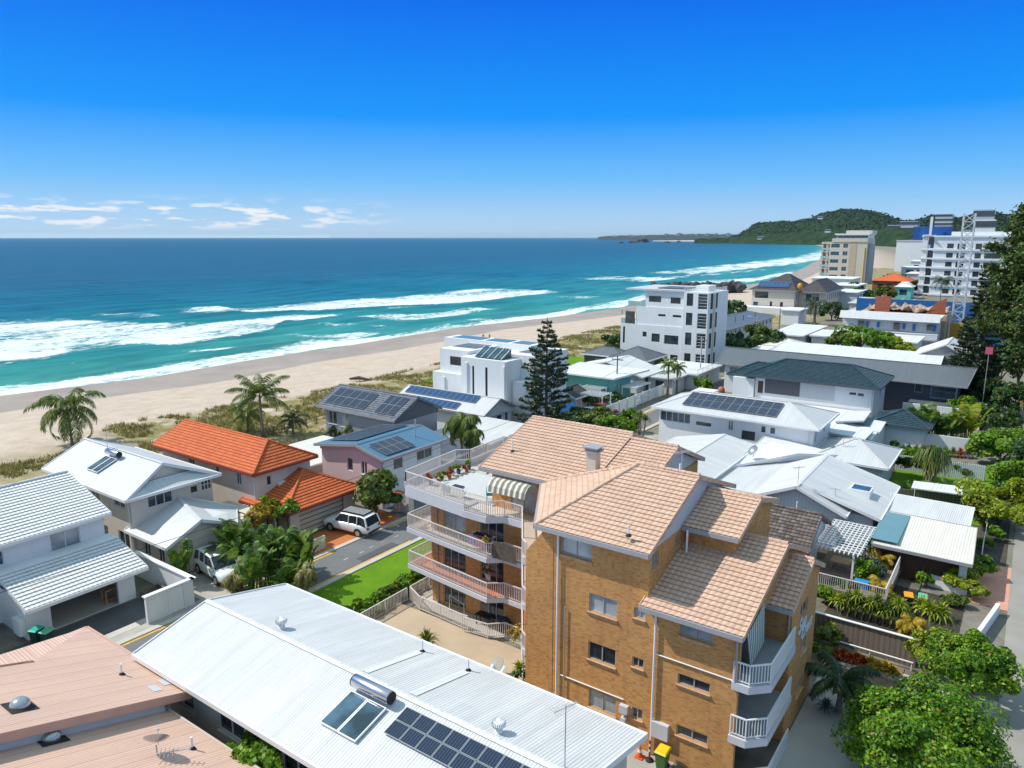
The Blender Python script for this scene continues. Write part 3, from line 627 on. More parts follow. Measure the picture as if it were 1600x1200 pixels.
def window(T, p0, d, out, a, b, c, e, style, dep=.12, sillm=None):
    if style == 'none' : return
    fm, pm, nc, nr, sill = WS[style]; p0 = Vector((p0[0], p0[1], 0)); P = lambda s, z, k: p0+d*s-out*k+Vector((0, 0, z)); fw = .055
    mb = MB()
    def bb(s0, s1, z0, z1, k0=dep-.06, k1=dep+.0):
        V = [P(s0, z0, k0), P(s1, z0, k0), P(s1, z1, k0), P(s0, z1, k0), P(s0, z0, k1), P(s1, z0, k1), P(s1, z1, k1), P(s0, z1, k1)]
        mb.mesh(V, [(0,1,2,3),(7,6,5,4),(0,4,5,1),(1,5,6,2),(2,6,7,3),(3,7,4,0)])
    bb(a, b, c, c+fw); bb(a, b, e-fw, e); bb(a, a+fw, c+fw, e-fw); bb(b-fw, b, c+fw, e-fw)
    for i in range(1, nc): s = a+(b-a)*i/nc; bb(s-fw/2, s+fw/2, c+fw, e-fw)
    for i in range(1, nr): z = c+(e-c)*i/nr; bb(a+fw, b-fw, z-fw/2, z+fw/2, dep-.04)
    nm = 'garage_door' if style[0] == 'g' and style != 'glass' else 'door' if style == 'door' else 'window'
    o = mb.build(nm, M[fm], T)
    pb = MB(); pb.face([P(a+fw*.5, c+fw*.5, dep-.012), P(b-fw*.5, c+fw*.5, dep-.012), P(b-fw*.5, e-fw*.5, dep-.012), P(a+fw*.5, e-fw*.5, dep-.012)])
    pb.build('pane' if nm == 'window' else 'door_panel', M[pm], o)
    if style in ('ac', 'a') and style == 'ac': pass
    if sill:
        sb = MB(); h = .1 if sill == 1 else .2; ex = .09 if sill == 1 else .12
        V = [P(a-.05, c-.02, -ex), P(b+.05, c-.02, -ex), P(b+.05, c-.02, 0.003), P(a-.05, c-.02, .003), P(a-.05, c-.02-h, -ex*.3), P(b+.05, c-.02-h, -ex*.3), P(b+.05, c-.02-h, .003), P(a-.05, c-.02-h, .003)]
        sb.mesh(V, [(0,1,2,3),(7,6,5,4),(0,4,5,1),(1,5,6,2),(2,6,7,3),(3,7,4,0)]); sb.build('sill', sillm or M['fascia'] if sill == 1 else M['tanbrick'], o)
    return o
M['tanbrick'] = brickmat('tan_sill_brick', (.62, .38, .20), (.58, .33, .16), (.45, .24, .11), (.4, .3, .2), .09, .3)
def wallbox(T, x0, x1, y0, y1, z0, z1, mat_, wins=(), sides='nifs', name='wall', top=True):
    """wins: (side, a, b, zb, zt, style) with a/b world x (sides n,f) or world y (sides i,s)"""
    mb = MB(); SD = {'n': ((x0, y0), (x1, y0), (0, -1)), 'i': ((x1, y0), (x1, y1), (1, 0)), 'f': ((x0, y1), (x1, y1), (0, 1)), 's': ((x0, y0), (x0, y1), (-1, 0))}
    todo = []
    for sname in sides:
        p0, p1, out = SD[sname]; base = p0[0] if sname in 'nf' else p0[1]
        hs_ = [(w_[1]-base, w_[2]-base, w_[3], w_[4], w_[5]) for w_ in wins if w_[0] == sname]
        wallseg(mb, p0, p1, z0, z1, hs_, out)
        d = (Vector((*p1, 0))-Vector((*p0, 0))).normalized()
        for h in hs_: todo.append((p0, d, Vector((*out, 0)), *h))
    if top: mb.face([(x0, y0, z1), (x1, y0, z1), (x1, y1, z1), (x0, y1, z1)])
    o = mb.build(name, mat_, T)
    for q in todo: window(T, *q)
    if name == 'wall' and z1 > 2.4 and y0 < 150 and x1-x0 > 3.5 and 'brick' not in mat_.name and 'n' in sides:
        MB().tube([(x1-.22, y0-.06, max(0, z0)), (x1-.22, y0-.06, z1-.05)], .045, 6).build('downpipe', M['railw'], T)
        if z1 > 2.7 and (int(abs(x0*7+y0*3)) % 2): MB().box(x0+(x1-x0)*.62, x0+(x1-x0)*.62+.8, y0-.32, y0-.01, .35, .95).build('air_conditioner', M['railw'], T)
    return o
def slabbox(T, name, x0, x1, y0, y1, z0, z1, m): return MB().box(x0, x1, y0, y1, z0, z1).build(name, m, T)
def railing(T, path, z, m, h=1.0, gap=.14, posts=2.2, name='railing', solid=None, bw=.034):
    mb = MB()
    for a, b in zip(path[:-1], path[1:]):
        za, zb = (a[2] if len(a) > 2 else z), (b[2] if len(b) > 2 else z)
        A = Vector((a[0], a[1], za)); B = Vector((b[0], b[1], zb)); L = (B-A).length; up = Vector((0, 0, 1))
        mb.bar(A+up*h, B+up*h, .07, .06); mb.bar(A+up*.1, B+up*.1, .045, .04)
        n = max(1, int(L/gap))
        if gap > 0:
            for i in range(1, n): q = A.lerp(B, i/n); mb.bar(q+up*.1, q+up*(h-.02), bw, bw)
        k = max(1, round(L/posts))
        for i in range(0 if a is path[0] or a == path[0] else 1, k+1): q = A.lerp(B, i/k); mb.bar(q, q+up*(h-.031), .055, .055)
    return mb.build(name, m, T)
def turbine(x, y, z, label):
    t = MB().lathe([(.16, -.15), (.16, .22), (.13, .25)], (x, y, z), 14).build('roof_vent', M['railw'], CUR[0])
    h = MB()
    for k in range(22):
        a = 2*math.pi*k/22; pr_ = [(.14, .24), (.24, .32), (.27, .42), (.22, .52), (.08, .58)]
        V = []
        for r, zz in pr_:
            for da, dr in ((0, 0), (.2, .03)): V.append((x+(r+dr)*math.cos(a+da), y+(r+dr)*math.sin(a+da), z+zz))
        h.mesh(V, [(2*i, 2*i+1, 2*i+3, 2*i+2) for i in range(4)])
    h.lathe([(0, .6), (.1, .585), (.12, .56)], (x, y, z), 14); h.lathe([(.12, .25), (.2, .34), (.22, .42), (.18, .5), (.06, .56)], (x, y, z), 14, 0)
    h.build('turbine_head', M['railw'], t); return t
def pipe(x, y, z, h, label, m=None, r=.05):
    t = MB().tube([(x, y, z-.1), (x, y, z+h)], r, 10).build('vent_pipe', m or M['railw'], CUR[0])
    MB().lathe([(.16, -.02), (.12, .05), (r+.01, .12)], (x, y, z), 10).build('flashing', M['rubber'], t)
    return t
def antenna(x, y, z, h, label, rot=0., big=1.):
    t = MB().tube([(x, y, z-.1), (x, y, z+h)], .025, 6).build('television_antenna', M['galv'], CUR[0])
    a = MB(); c, s_ = math.cos(rot), math.sin(rot); L = .7*big
    P = lambda u, v, w_: (x+u*c-v*s_, y+u*s_+v*c, z+h-.1+w_)
    a.bar(P(-L, 0, 0), P(L, 0, 0), .03)
    for k in range(9): q = -L+2*L*k/8; l = .38*big-.02*k; a.bar(P(q, -l, 0), P(q, l, 0), .015)
    a.build('aerial', M['galv'], t); return t
def dish(x, y, z, label, rot, m=None, r=.42):
    t = MB().tube([(x, y, z-.05), (x, y, z+.45)], .03, 8).build('satellite_dish', M['galv'], CUR[0])
    d = MB(); n = Vector((math.cos(rot)*.75, math.sin(rot)*.75, .65)).normalized(); a = n.cross(Vector((0, 0, 1))).normalized(); b = a.cross(n); V = []
    c = Vector((x, y, z+.6))
    for i in range(5):
        q = r*i/4
        for k in range(18): th = 2*math.pi*k/18; V.append(c+a*q*math.cos(th)+b*q*math.sin(th)+n*(.35*q*q/r))
    d.mesh(V, [(i*18+k, i*18+(k+1) % 18, (i+1)*18+(k+1) % 18, (i+1)*18+k) for i in range(4) for k in range(18)], sm=True)
    d.build('reflector', m or M['cargrey'], t)
    e = MB(); e.tube([c-b*r*.9, c+n*.5-b*.1], .015, 6); e.box(*sum([[q-.04, q+.04] for q in (c+n*.5-b*.1)], [])); e.build('feed_arm', M['galv'], t); return t
SP = {}
def solar(o, ud, vd, nu, nv, label, group, w_=1.0, h_=1.65, m='solar', gap=.02, skip=()):
    key = (round(w_, 2), round(h_, 2), m)
    if key not in SP:
        mb = MB(); mb.box(0, w_, 0, h_, 0, .035, 1)
        mb.face([(.03, .03, .04), (w_-.03, .03, .04), (w_-.03, h_-.03, .04), (.03, h_-.03, .04)], 0, [(0, 0), (1, 0), (1, 1), (0, 1)])
        SP[key] = mb; me = None
    ud = Vector(ud).normalized(); vd = Vector(vd); vd = (vd-ud*vd.dot(ud)).normalized(); n = ud.cross(vd)
    Rm = Matrix((ud, vd, n)).transposed().to_4x4()
    for j in range(nv):
        for i in range(nu):
            if (i, j) in skip: continue
            if key+('o',) not in SP: SP[key+('o',)] = SP[key].build('solar_panel', [M[m], M['cargrey']], loc=(0, 0, 0)); q = SP[key+('o',)]
            else: q = SP[key+('o',)].copy(); COL.objects.link(q)
            p = Vector(o)+ud*i*(w_+gap)+vd*j*(h_+gap); T_ = CUR[0]
            q.parent = T_; q.matrix_local = Matrix.Translation(p-Vector(T_['_o']))@Rm
def heater(x, y, z, ud, vd, label, L=1.9, pl=1.9, sc_=1.):
    """tank along ud at the top, two collectors below it (towards -vd)"""
    ud = Vector(ud).normalized(); vd = Vector(vd).normalized(); n = ud.cross(vd); c = Vector((x, y, z))
    r = .27*sc_; a = c+n*(r+.1); 
    t = MB().tube([a-ud*L/2, a-ud*L/2+ud*.02, a+ud*L/2-ud*.02, a+ud*L/2], [r*.96, r, r, r*.96], 20).build('water_heater_tank', M['chrome'], CUR[0])
    for e0, e1 in ((L/2, L/2+.05), (-L/2-.05, -L/2)): MB().tube([a+ud*e0, a+ud*e1], r*.97, 20, sm=False).build('end_cap', M['rubber'], t)
    for k in (-1, 0):
        o = c+ud*(k*(L/2)+.02)-vd*(r+.05)+n*.06; w_ = L/2-.04
        V = [o-vd*pl, o-vd*pl+ud*w_, o+ud*w_, o]; fr = MB(); V2 = [q+n*.08 for q in V]
        fr.mesh(V+V2, [(3,2,1,0),(4,5,6,7),(0,1,5,4),(1,2,6,5),(2,3,7,6),(3,0,4,7)]); f_ = fr.build('solar_collector', M['railw'], CUR[0])
        i_ = .05; Q = [o-vd*(pl-i_)+ud*i_, o-vd*(pl-i_)+ud*(w_-i_), o-vd*i_+ud*(w_-i_), o-vd*i_+ud*i_]
        g_ = MB(); g_.face([q+n*.084 for q in Q]); g_.build('glass_cover', M['glass_col'], f_)
    return t
M['glass_col'] = glassmat('collector_glass', (.05, .10, .14), .1, .6)
# ---------------------------------------------------------------- streets, yards and paved areas
def sheet(name, poly, z, m, kind='structure'):
    mb = MB(); mb.face([(p[0], p[1], z) for p in poly]); o = mb.build(name, m); return tag(o, kind=kind)
def rect(x0, x1, y0, y1): return [(x0, y0), (x1, y0), (x1, y1), (x0, y1)]
sheet('laneway', rect(-45.25, -41.3, -10, 420), .012, M['asph'])
sheet('road', rect(.9, 40, -20, 700), .012, plain('worn_road', (.30, .28, .25), .9, .15, .4, grain=.15))
mb = MB(); mb.box(-41.3, -40.85, 20, 420, 0, .1); struct('kerb', mb, M['conc_l']); mb = MB(); mb.box(-45.7, -45.25, 20, 420, 0, .08); struct('kerb', mb, M['conc_l'])
sheet('kerb_line', rect(-41.62, -41.38, 20, 43.5), .018, M['yellow']); sheet('kerb_line', rect(-41.62, -41.38, 46, 120), .018, M['yellow']); sheet('kerb_line', rect(-45.2, -44.98, 18, 38.2), .018, M['yellow']); sheet('kerb_line', rect(-45.2, -44.98, 44.5, 130), .018, M['yellow'])
sheet('road_patch', rect(-42.6, -41.7, 38.2, 42.3), .017, plain('dark_asphalt', (.09, .09, .095), .9, .15, 1.))
mk = MB(); rm = random.Random(2)
for k in range(9):
    y = 31.5+k*1.45+rm.random()*.4; mk.box(-43.4+rm.random()*.3, -43.25+rm.random()*.1, y, y+.5, .0185, .0192)
struct('worn_road_markings', mk, M['pale'])
gl = G('lawn_grass'); p = gl.pos(); gl.set('Base Color', gl.mix(.5, gl.ramp(gl.noise(p, .6, 5., .6), [(.3, (.07, .19, .010)), (.7, (.16, .31, .020))]), gl.ramp(gl.noise(p, 14, 3., .7), [(.3, (.05, .14, .008)), (.7, (.20, .33, .03))]))); gl.set('Roughness', 1.); gl.set('Specular IOR Level', .05); gl.bump(gl.noise(p, 25, 3.), .7, .05); M['lawn'] = gl.m
sheet('lawn', rect(-40.85, -34.8, 27.9, 46), .02, M['lawn'])
sheet('patio', rect(-34.8, -20.0, 27.7, 34.9), .03, M['patio'])
sheet('garage_apron', rect(-50.5, -45.7, 16, 26), .010, plain('dark_bitumen', (.10, .10, .105), .85, .2, .8, grain=.2))
sheet('footpath', rect(-46.6, -45.72, 14, 27), .016, M['conc']); sheet('footpath', rect(-47.3, -46.62, 14, 22.6), .0165, M['conc_l'])
sheet('driveway', rect(-51.2, -45.7, 27.0, 34.2), .010, M['conc']); sheet('driveway', rect(-49.3, -45.7, 36.8, 47), .013, M['orange_pave'])
sheet('driveway', rect(-51, -45.7, 47, 57.5), .011, M['asph'])
sheet('driveway', rect(-8, .9, 26, 46.0), .012, M['conc_l']); sheet('driveway', rect(-1.5, .9, 58.6, 66.9), .014, M['salmon_pave'])
sheet('courtyard', rect(-9.5, -1.6, 47.4, 58.5), .010, plain('garden_soil', (.05, .04, .03), .95, .3, 1.))
sheet('garden_bed', rect(-8.0, -3.9, 43.6, 46.6), .03, M['dirt'])
sheet('yard', rect(-41.0, -22, 47, 88), .008, M['conc']); sheet('yard', rect(-22, .5, 60, 96), .008, plain('dark_garden_soil', (.07, .06, .045), .95, .4, .8))
sheet('lawn', rect(-10.5, -1.2, 75.6, 97), .02, M['lawn']); sheet('lawn', rect(-88, -72, 96, 135), .45, M['lawn'])
sheet('garden_path', rect(-20.5, -12, 26, 30.9), .011, M['conc'])
# ---------------------------------------------------------------- houses along the lane, sea side
T = thing('house', 'white two-storey house with white tiled roof and an open double garage', 'house', (-56, 21, 0)); WT = M['white']
wallbox(T, -66, -54.6, 12, 24.6, 0, 5.5, WT, [('i', 17.4, 18.0, 4.0, 5.0, 'b1'), ('i', 20.9, 22.9, 3.7, 5.1, 'c')])
gable(T, 'y', -66.6, -54.0, 11.5, 24.9, 5.62, 7.6, M['tile_wht'], 'tile2', WT)
GO = ('i', 18.9, 23.3, .05, 2.2, 'none')
mb = MB(); wallseg(mb, (-50.7, 17.4), (-50.7, 24.5), 0, 2.7, [(1.5, 5.9, .0, 2.2)], (1, 0), .2); wallseg(mb, (-54.6, 17.4), (-50.7, 17.4), 0, 2.7, [], (0, -1)); wallseg(mb, (-54.6, 24.5), (-50.7, 24.5), 0, 2.7, [], (0, 1)); mb.build('garage_wall', WT, T)
mb = MB(); mb.box(-54.55, -50.9, 17.6, 24.3, .02, .03); mb.build('garage_floor', M['conc_l'], T); MB().box(-54.58, -54.5, 17.6, 24.3, .03, 2.6).build('garage_back_wall', M['dgrey'], T)
roof(T, [[(-49.5, 17.1, 2.55), (-49.5, 24.9, 2.55), (-53.3, 24.9, 3.75), (-53.3, 17.1, 3.75)]], M['tile_wht'], 'tile2')
MB().box(-54.6, -53.28, 17.1, 24.9, 3.55, 3.9).build('parapet', WT, T)
mb = MB(); mb.box(-51.7, -50.72, 17.0, 17.38, .4, 1.5); mb.build('meter_box', WT, T)
cb = thing('workbench', 'wooden cabinet standing inside the open garage', 'cabinet', (-51.6, 23.2, 0)); mb = MB(); [mb.bar((x, y, 0), (x, y, 1.), .07) for x in (-51.9, -51.3) for y in (22.7, 23.5)]; mb.box(-51.95, -51.25, 22.65, 23.55, 1., 1.06); mb.box(-51.9, -51.3, 22.7, 23.5, .3, .34); mb.build('frame', M['timber_t'], cb)
T = thing('boundary_wall', 'white masonry wall with gate beside the lane in front of the open garage', 'wall', (-46.6, 24.5, 0))
MB().box(-46.6, -46.38, 23.0, 26.4, 0, 1.9).build('wall_panel', WT, T); mb = MB(); mb.box(-46.68, -46.3, 22.9, 26.5, 1.9, 1.98); mb.box(-54.4, -46.3, 26.25, 26.65, 1.9, 1.98); mb.build('coping', WT, T)
MB().box(-54.3, -46.6, 26.35, 26.55, 0, 1.9).build('wall_panel', WT, T); MB().box(-46.37, -46.33, 24.6, 25.6, .05, 1.8).build('gate', M['white'], T); mb = MB(); [mb.box(-46.4, -46.28, y, y+.08, 0, 1.93) for y in (22.95, 24.5, 25.62)]; mb.build('post', WT, T)
pl = thing('planter_box', 'open timber garden box in the courtyard behind the white wall', 'planter', (-48.5, 25.5, 0))
mb = MB(); [mb.box(*q) for q in ((-50.4, -47.4, 24.6, 24.7, 0, .6), (-50.4, -47.4, 25.9, 26.0, 0, .6), (-50.4, -50.3, 24.7, 25.9, 0, .6), (-47.5, -47.4, 24.7, 25.9, 0, .6), (-48.6, -48.5, 24.7, 25.9, 0, .58))]; mb.build('box_sides', M['timber'], pl); MB().box(-50.3, -47.5, 24.7, 25.9, .02, .2).build('soil', M['dirt'], pl)
T = thing('house', 'cream two-storey house with pale metal roof and attached gabled garage', 'house', (-60, 30, 0)); CR = M['pinkish']
wallbox(T, -69.4, -56.3, 27.5, 34.6, 0, 5.5, CR, [('n', -62.6, -61.2, 4.1, 5.1, 'w'), ('n', -58.9, -57.2, 4.4, 5.0, 'w'), ('n', -66.6, -65.6, 4.2, 5.0, 'w'), ('n', -58.7, -57.0, .6, 2.3, 'w'), ('n', -61.6, -60.4, .1, 2.2, 'w1'), ('n', -66, -64, .3, 2.2, 'w'), ('i', 28.9, 31.0, 4.2, 5.2, 'w3'), ('i', 32.6, 33.3, 4.35, 5.0, 'w1'), ('i', 33.6, 34.55, 4.3, 5.3, 'w6')])
roof(T, [[(-69.9, 26.9, 5.6), (-55.7, 26.9, 5.6), (-57.4, 31.0, 7.3), (-70.4, 31.0, 7.3)], [(-55.7, 35.1, 5.6), (-69.9, 35.1, 5.6), (-70.4, 31.0, 7.3), (-57.4, 31.0, 7.3)], [(-55.7, 26.9, 5.6), (-55.7, 35.1, 5.6), (-56.9, 33.0, 6.15), (-56.9, 29.0, 6.15)]], M['lgroof'])
mb = MB(); mb.face([(-57.3, 28.6, 6.1), (-57.3, 33.4, 6.1), (-57.5, 31.0, 7.15)]); mb.build('gable_wall', M['cream'], T)
wallbox(T, -56.3, -51.4, 27.7, 35.0, 0, 2.65, CR, [('n', -55.3, -54.3, 1.0, 2.1, 'w'), ('n', -53.2, -52.3, .9, 2.1, 'w')], 'nif')
roof(T, [[(-57.0, 27.2, 2.8), (-50.9, 27.2, 2.8), (-50.9, 30.1, 4.1), (-56.9, 31.6, 4.4)], [(-50.9, 33.2, 2.8), (-54, 35.3, 2.9), (-56.9, 31.6, 4.4), (-50.9, 30.1, 4.1)]], M['lgroof'])
mb = MB(); mb.face([(-51.3, 27.6, 2.5), (-51.3, 33.1, 2.5), (-51.3, 30.1, 3.95)]); mb.build('gable_wall', CR, T)
wallbox(T, -56.2, -52.2, 34.9, 36.0, 0, 2.8, CR, [], 'i')
heater(-63.5, 30.2, 7.0, (1, 0, 0), (0, 4.1, 1.7), 'solar water heater with tank on the pale metal roof of the cream house', 1.9, 1.9)
antenna(-65.6, 30.6, 7.1, 1.5, 'television antenna near the ridge of the pale metal roof of the cream house', .4)
T = thing('house', 'pink rendered two-storey house with orange tiled roof and orange tiled garage', 'house', (-60, 40, 0))
wallbox(T, -68.5, -53.6, 37.1, 43.0, 0, 5.5, CR, [('n', -56.5, -55.8, 3.9, 5.2, 'w'), ('n', -59.7, -59.1, 4.0, 5.1, 'w1'), ('n', -64, -63, 3.9, 5.1, 'w'), ('i', 38.2, 38.7, 4.0, 4.9, 'w1')])
a, b, c, d = (-69.3, 36.5, 5.6), (-53.1, 36.5, 5.6), (-53.1, 43.5, 5.6), (-69.3, 43.5, 5.6); A, B = (-69.0, 40.0, 7.45), (-55.6, 40.0, 7.45)
roof(T, [[a, b, B, A], [b, c, B], [c, d, A, B]], M['tile_org'], 'tile', M['mfascia'])
wallbox(T, -53.6, -49.9, 37.6, 45.0, 0, 2.7, CR, [('i', 38.6, 43.6, .1, 2.3, 'gb')], 'nif')
a, b, c = (-49.3, 36.6, 2.75), (-49.3, 45.6, 2.75), (-54.0, 47.2, 2.75); A, B = (-52.9, 41.6, 4.7), (-55.5, 42.0, 4.7)
roof(T, [[a, b, A], [b, (-55.5, 45.6, 2.75), B, A], [(-55.5, 36.6, 2.75), a, A, B]], M['tile_org'], 'tile', M['mfascia'])
MB().box(-53.55, -53.2, 39.2, 40.2, 3.3, 4.1).build('air_conditioner', M['white'], T)
T = thing('gate_wall', 'low pink wall with orange tiled pillar caps beside the white wagon', 'wall', (-48, 47.5, 0))
for (x, y) in ((-49.2, 46.2), (-47.4, 48.2)):
    MB().box(x-.35, x+.35, y-.35, y+.35, 0, 1.7).build('pillar', CR, T); MB().box(x-.45, x+.45, y-.45, y+.45, 1.7, 1.82).build('pillar_cap', M['tile_org'], T)
MB().box(-47.1, -45.9, 48.0, 48.3, 0, 1.0).build('wall_panel', CR, T); MB().box(-46.2, -45.8, 47.9, 48.6, 0, 1.9).build('pillar', CR, T); MB().box(-53, -49.5, 46.6, 46.8, 0, 1.5).build('wall_panel', CR, T)
T = thing('house', 'pink and white two-storey house with blue metal roof and solar panels', 'house', (-52, 50, 0))
wallbox(T, -57.4, -48.7, 47.6, 55.9, 0, 5.0, M['pink'], [('n', -53.7, -52.9, 3.0, 4.3, 'w1'), ('n', -51.7, -50.9, 3.0, 4.3, 'w')], 'ns')
wallbox(T, -57.39, -48.69, 47.61, 55.9, 0, 5.0, WT, [('i', 49.0, 50.3, 3.5, 4.6, 'w1'), ('i', 52.3, 54.6, 3.6, 4.6, 'w'), ('i', 48.3, 50.6, .1, 2.4, 'gw'), ('i', 51.4, 55, .1, 2.4, 'gw')], 'if')
gable(T, 'y', -57.9, -48.2, 47.1, 56.4, 5.1, 6.0, M['blroof'], 'corr', M['pink'], fas=M['gfascia'], rp=.62, ins=.48)
k = (6.0-5.1)/(9.7*.38)
for j, (x, y) in enumerate(((-51.6, 47.9), (-51.2, 51.0))):
    pass
zz = lambda x: 6.0-(x+57.9-9.7*.62)*.9/(9.7*.38)
solar((-48.6, 48.0, zz(-48.6)+.12), (0, 1, 0), (-1, 0, .244), 4, 2, 'solar panel on the lane-side slope of the blue metal roof, near end', 'solar panels on the lane-side slope of the blue roof', 1.0, 1.25)
solar((-48.6, 52.6-.3, zz(-48.6)+.12), (0, 1, 0), (-1, 0, .244), 0, 0, '', '')
zs_ = lambda x: 5.1+(x+57.9)*.9/(9.7*.62)
solar((-57.4, 56.0, zs_(-57.4)+.12), (0, -1, 0), (1, 0, .15), 7, 2, 'solar panel on the sea-side slope of the blue metal roof', 'solar panels on the sea-side slope of the blue roof', 1.05, 2.1)
pipe(-50.2, 53.8, 5.5, 1.9, 'tall galvanised flue on the blue metal roof', M['galv'], .07)
T = thing('carport', 'low flat cream roofed carport behind the blue-roofed house', 'carport', (-62, 50, 0))
MB().box(-66.5, -58.2, 46.5, 55.5, 2.6, 2.8).build('roof', M['crroof'], T); wallbox(T, -66, -59, 47, 55, 0, 2.6, M['lgrey'], [], 'nis')
T = thing('house', 'grey-blue house with slate-grey tiled gable roof carrying solar panels', 'house', (-64, 63, 0))
wallbox(T, -70.4, -58.4, 59.3, 66.5, 0, 5.0, M['grey'], [('n', -70, -68.8, .3, 2.3, 'w'), ('n', -69.9, -68.4, 3.0, 4.6, 'w'), ('n', -67.8, -66.2, 2.9, 4.7, 'c')])
gable(T, 'x', -71.5, -58.0, 58.8, 67.0, 5.1, 7.1, M['tile_slt'], 'tile2', M['dgrey'], fas=M['gfascia'], rp=.48)
k = 2.0/(8.2*.48)
solar((-70.6, 59.4, 5.1+.6*k+.14), (1, 0, 0), (0, 1, k), 5, 2, 'dark solar panel in the big block at the sea end of the slate-grey roof', 'solar panels at the sea end of the slate roof', 1.35, 1.5)
solar((-61.9, 59.3, 5.1+.5*k+.14), (1, 0, 0), (0, 1, k), 3, 2, 'dark solar panel in the small block at the lane end of the slate-grey roof', 'solar panels at the lane end of the slate roof', 1.0, 1.65)
T = thing('house', 'white weatherboard house with pale grey metal gable roof and two rows of blue solar panels', 'house', (-62, 76, 0))
wallbox(T, -71.5, -56.2, 72.9, 79.0, 0, 3.15, M['clad'], [('i', 73.6, 74.9, 1.3, 2.3, 'd'), ('i', 75.9, 76.9, 1.3, 2.5, 'd1'), ('i', 77.8, 78.4, 1.1, 2.6, 'w1')])
gable(T, 'x', -72, -55.6, 72.4, 79.6, 3.25, 4.9, M['lgroof'], 'corr', M['clad'], rp=.5, fas=M['gfascia'])
k = 1.65/3.6
solar((-71.2, 74.3, 3.25+1.9*k+.12), (1, 0, 0), (0, 1, k), 13, 1, 'blue solar panel in the upper row on the pale grey gable roof', 'solar panels in the upper row of the pale grey roof', .95, 1.5, 'solar_b')
solar((-71.2, 72.6, 3.25+.2*k+.12), (1, 0, 0), (0, 1, k), 11, 1, 'blue solar panel in the lower row on the pale grey gable roof', 'solar panels in the lower row of the pale grey roof', .95, 1.4, 'solar_b')
T = thing('shed', 'low outbuilding with white and teal metal roof beyond the roof terrace', 'shed', (-54, 70, 0))
wallbox(T, -56.5, -48.6, 64.5, 72.2, 0, 2.6, M['grey'], [], 'nis'); roof(T, [[(-57.0, 64.0, 2.7), (-48.3, 64.0, 2.7), (-48.3, 72.4, 3.15), (-57.0, 72.4, 3.15)]], M['wroof'])
wallbox(T, -55.9, -49.6, 58.2, 63.8, 0, 2.1, M['dgrey'], [], 'nis'); roof(T, [[(-56.2, 57.8, 2.2), (-49.2, 57.8, 2.2), (-49.2, 64.1, 2.5), (-56.2, 64.1, 2.5)]], M['dgroof'])
# modern white stepped block
T = thing('house', 'tall white modern block with stepped parapets, slit windows and glass skylight', 'house', (-65, 82, 0)); W2 = M['white']
wallbox(T, -65.2, -57.3, 78.6+1, 92, 0, 9.1, W2, [('n', -63.2, -62.85, 3.4, 8.0, 'dk'), ('n', -60.9, -60.5, 3.4, 8.0, 'dk')])
wallbox(T, -70.8, -65.3, 81.6, 92, 0, 9.6, W2, [('n', -68.9, -66.2, 7.3, 8.6, 'd1')]); wallbox(T, -71.6, -65.25, 80.8, 91.6, 0, 6.2, W2, [], 'nisf'); wallbox(T, -57.2, -55.0, 80.9, 91.5, 0, 6.2, W2)
wallbox(T, -59.3, -54.9, 83.0, 91.7, 6.2, 9.6, W2); wallbox(T, -75.8, -59, 88.5, 92.2, 0, 10.1, W2)
for x in (-69.6, -64.4, -57.9): MB().box(x, x+.4, 79.4 if x > -69 else 80.6, 79.6 if x > -69 else 80.82, .1, 8.4 if x > -69 else 5.6).build('downpipe', M['railw'], T)
mb = MB(); mb.mesh([(-63.2, 80.2, 9.2), (-58.6, 80.2, 9.2), (-58.6, 82.6, 10.4), (-63.2, 82.6, 10.4), (-63.2, 82.6, 9.1), (-58.6, 82.6, 9.1)], [(0,1,2,3), (3,2,5,4), (0,3,4), (1,5,2)]); sk = mb.build('skylight', M['glass_b'], T); mb = MB(); [mb.bar((x, 80.15, 9.24), (x, 82.6, 10.46), .07) for x in (-63.2, -62.05, -60.9, -59.75, -58.6)]; mb.build('skylight_frame', M['railw'], sk)
for (x0, x1, y0, y1, z) in ((-70.4, -66.0, 84, 88, 9.62), (-59.0, -55.3, 85, 90, 9.62)): MB().box(x0, x1, y0, y1, z, z+.05).build('flat_roof', M['groof'], T)
for (x0, x1) in ((-74.5, -69), (-68, -64), (-63, -60)): MB().box(x0, x1, 89, 91.6, 10.1, 10.18).build('flat_roof', M['blroof'], T)
T = thing('house', 'turquoise weatherboard beach house with low white roof and white pergolas', 'house', (-55, 104, 0))
wallbox(T, -62, -52.6, 101.3, 108, 0, 4.0, M['turq'], [('n', -58.9, -57.1, 1.2, 1.9, 'd'), ('n', -54.9-.9, -54.9, .1, 2.1, 'door'), ('i', 102.6, 103.4, 1.4, 2.7, 'b1'), ('i', 104.3, 104.8, 1.6, 2.6, 'b1')])
roof(T, [[(-62.6, 100.6, 4.1), (-51.8, 100.6, 4.1), (-49.6, 108.5, 4.6), (-62.6, 108.5, 4.6)]], M['wroof2'])
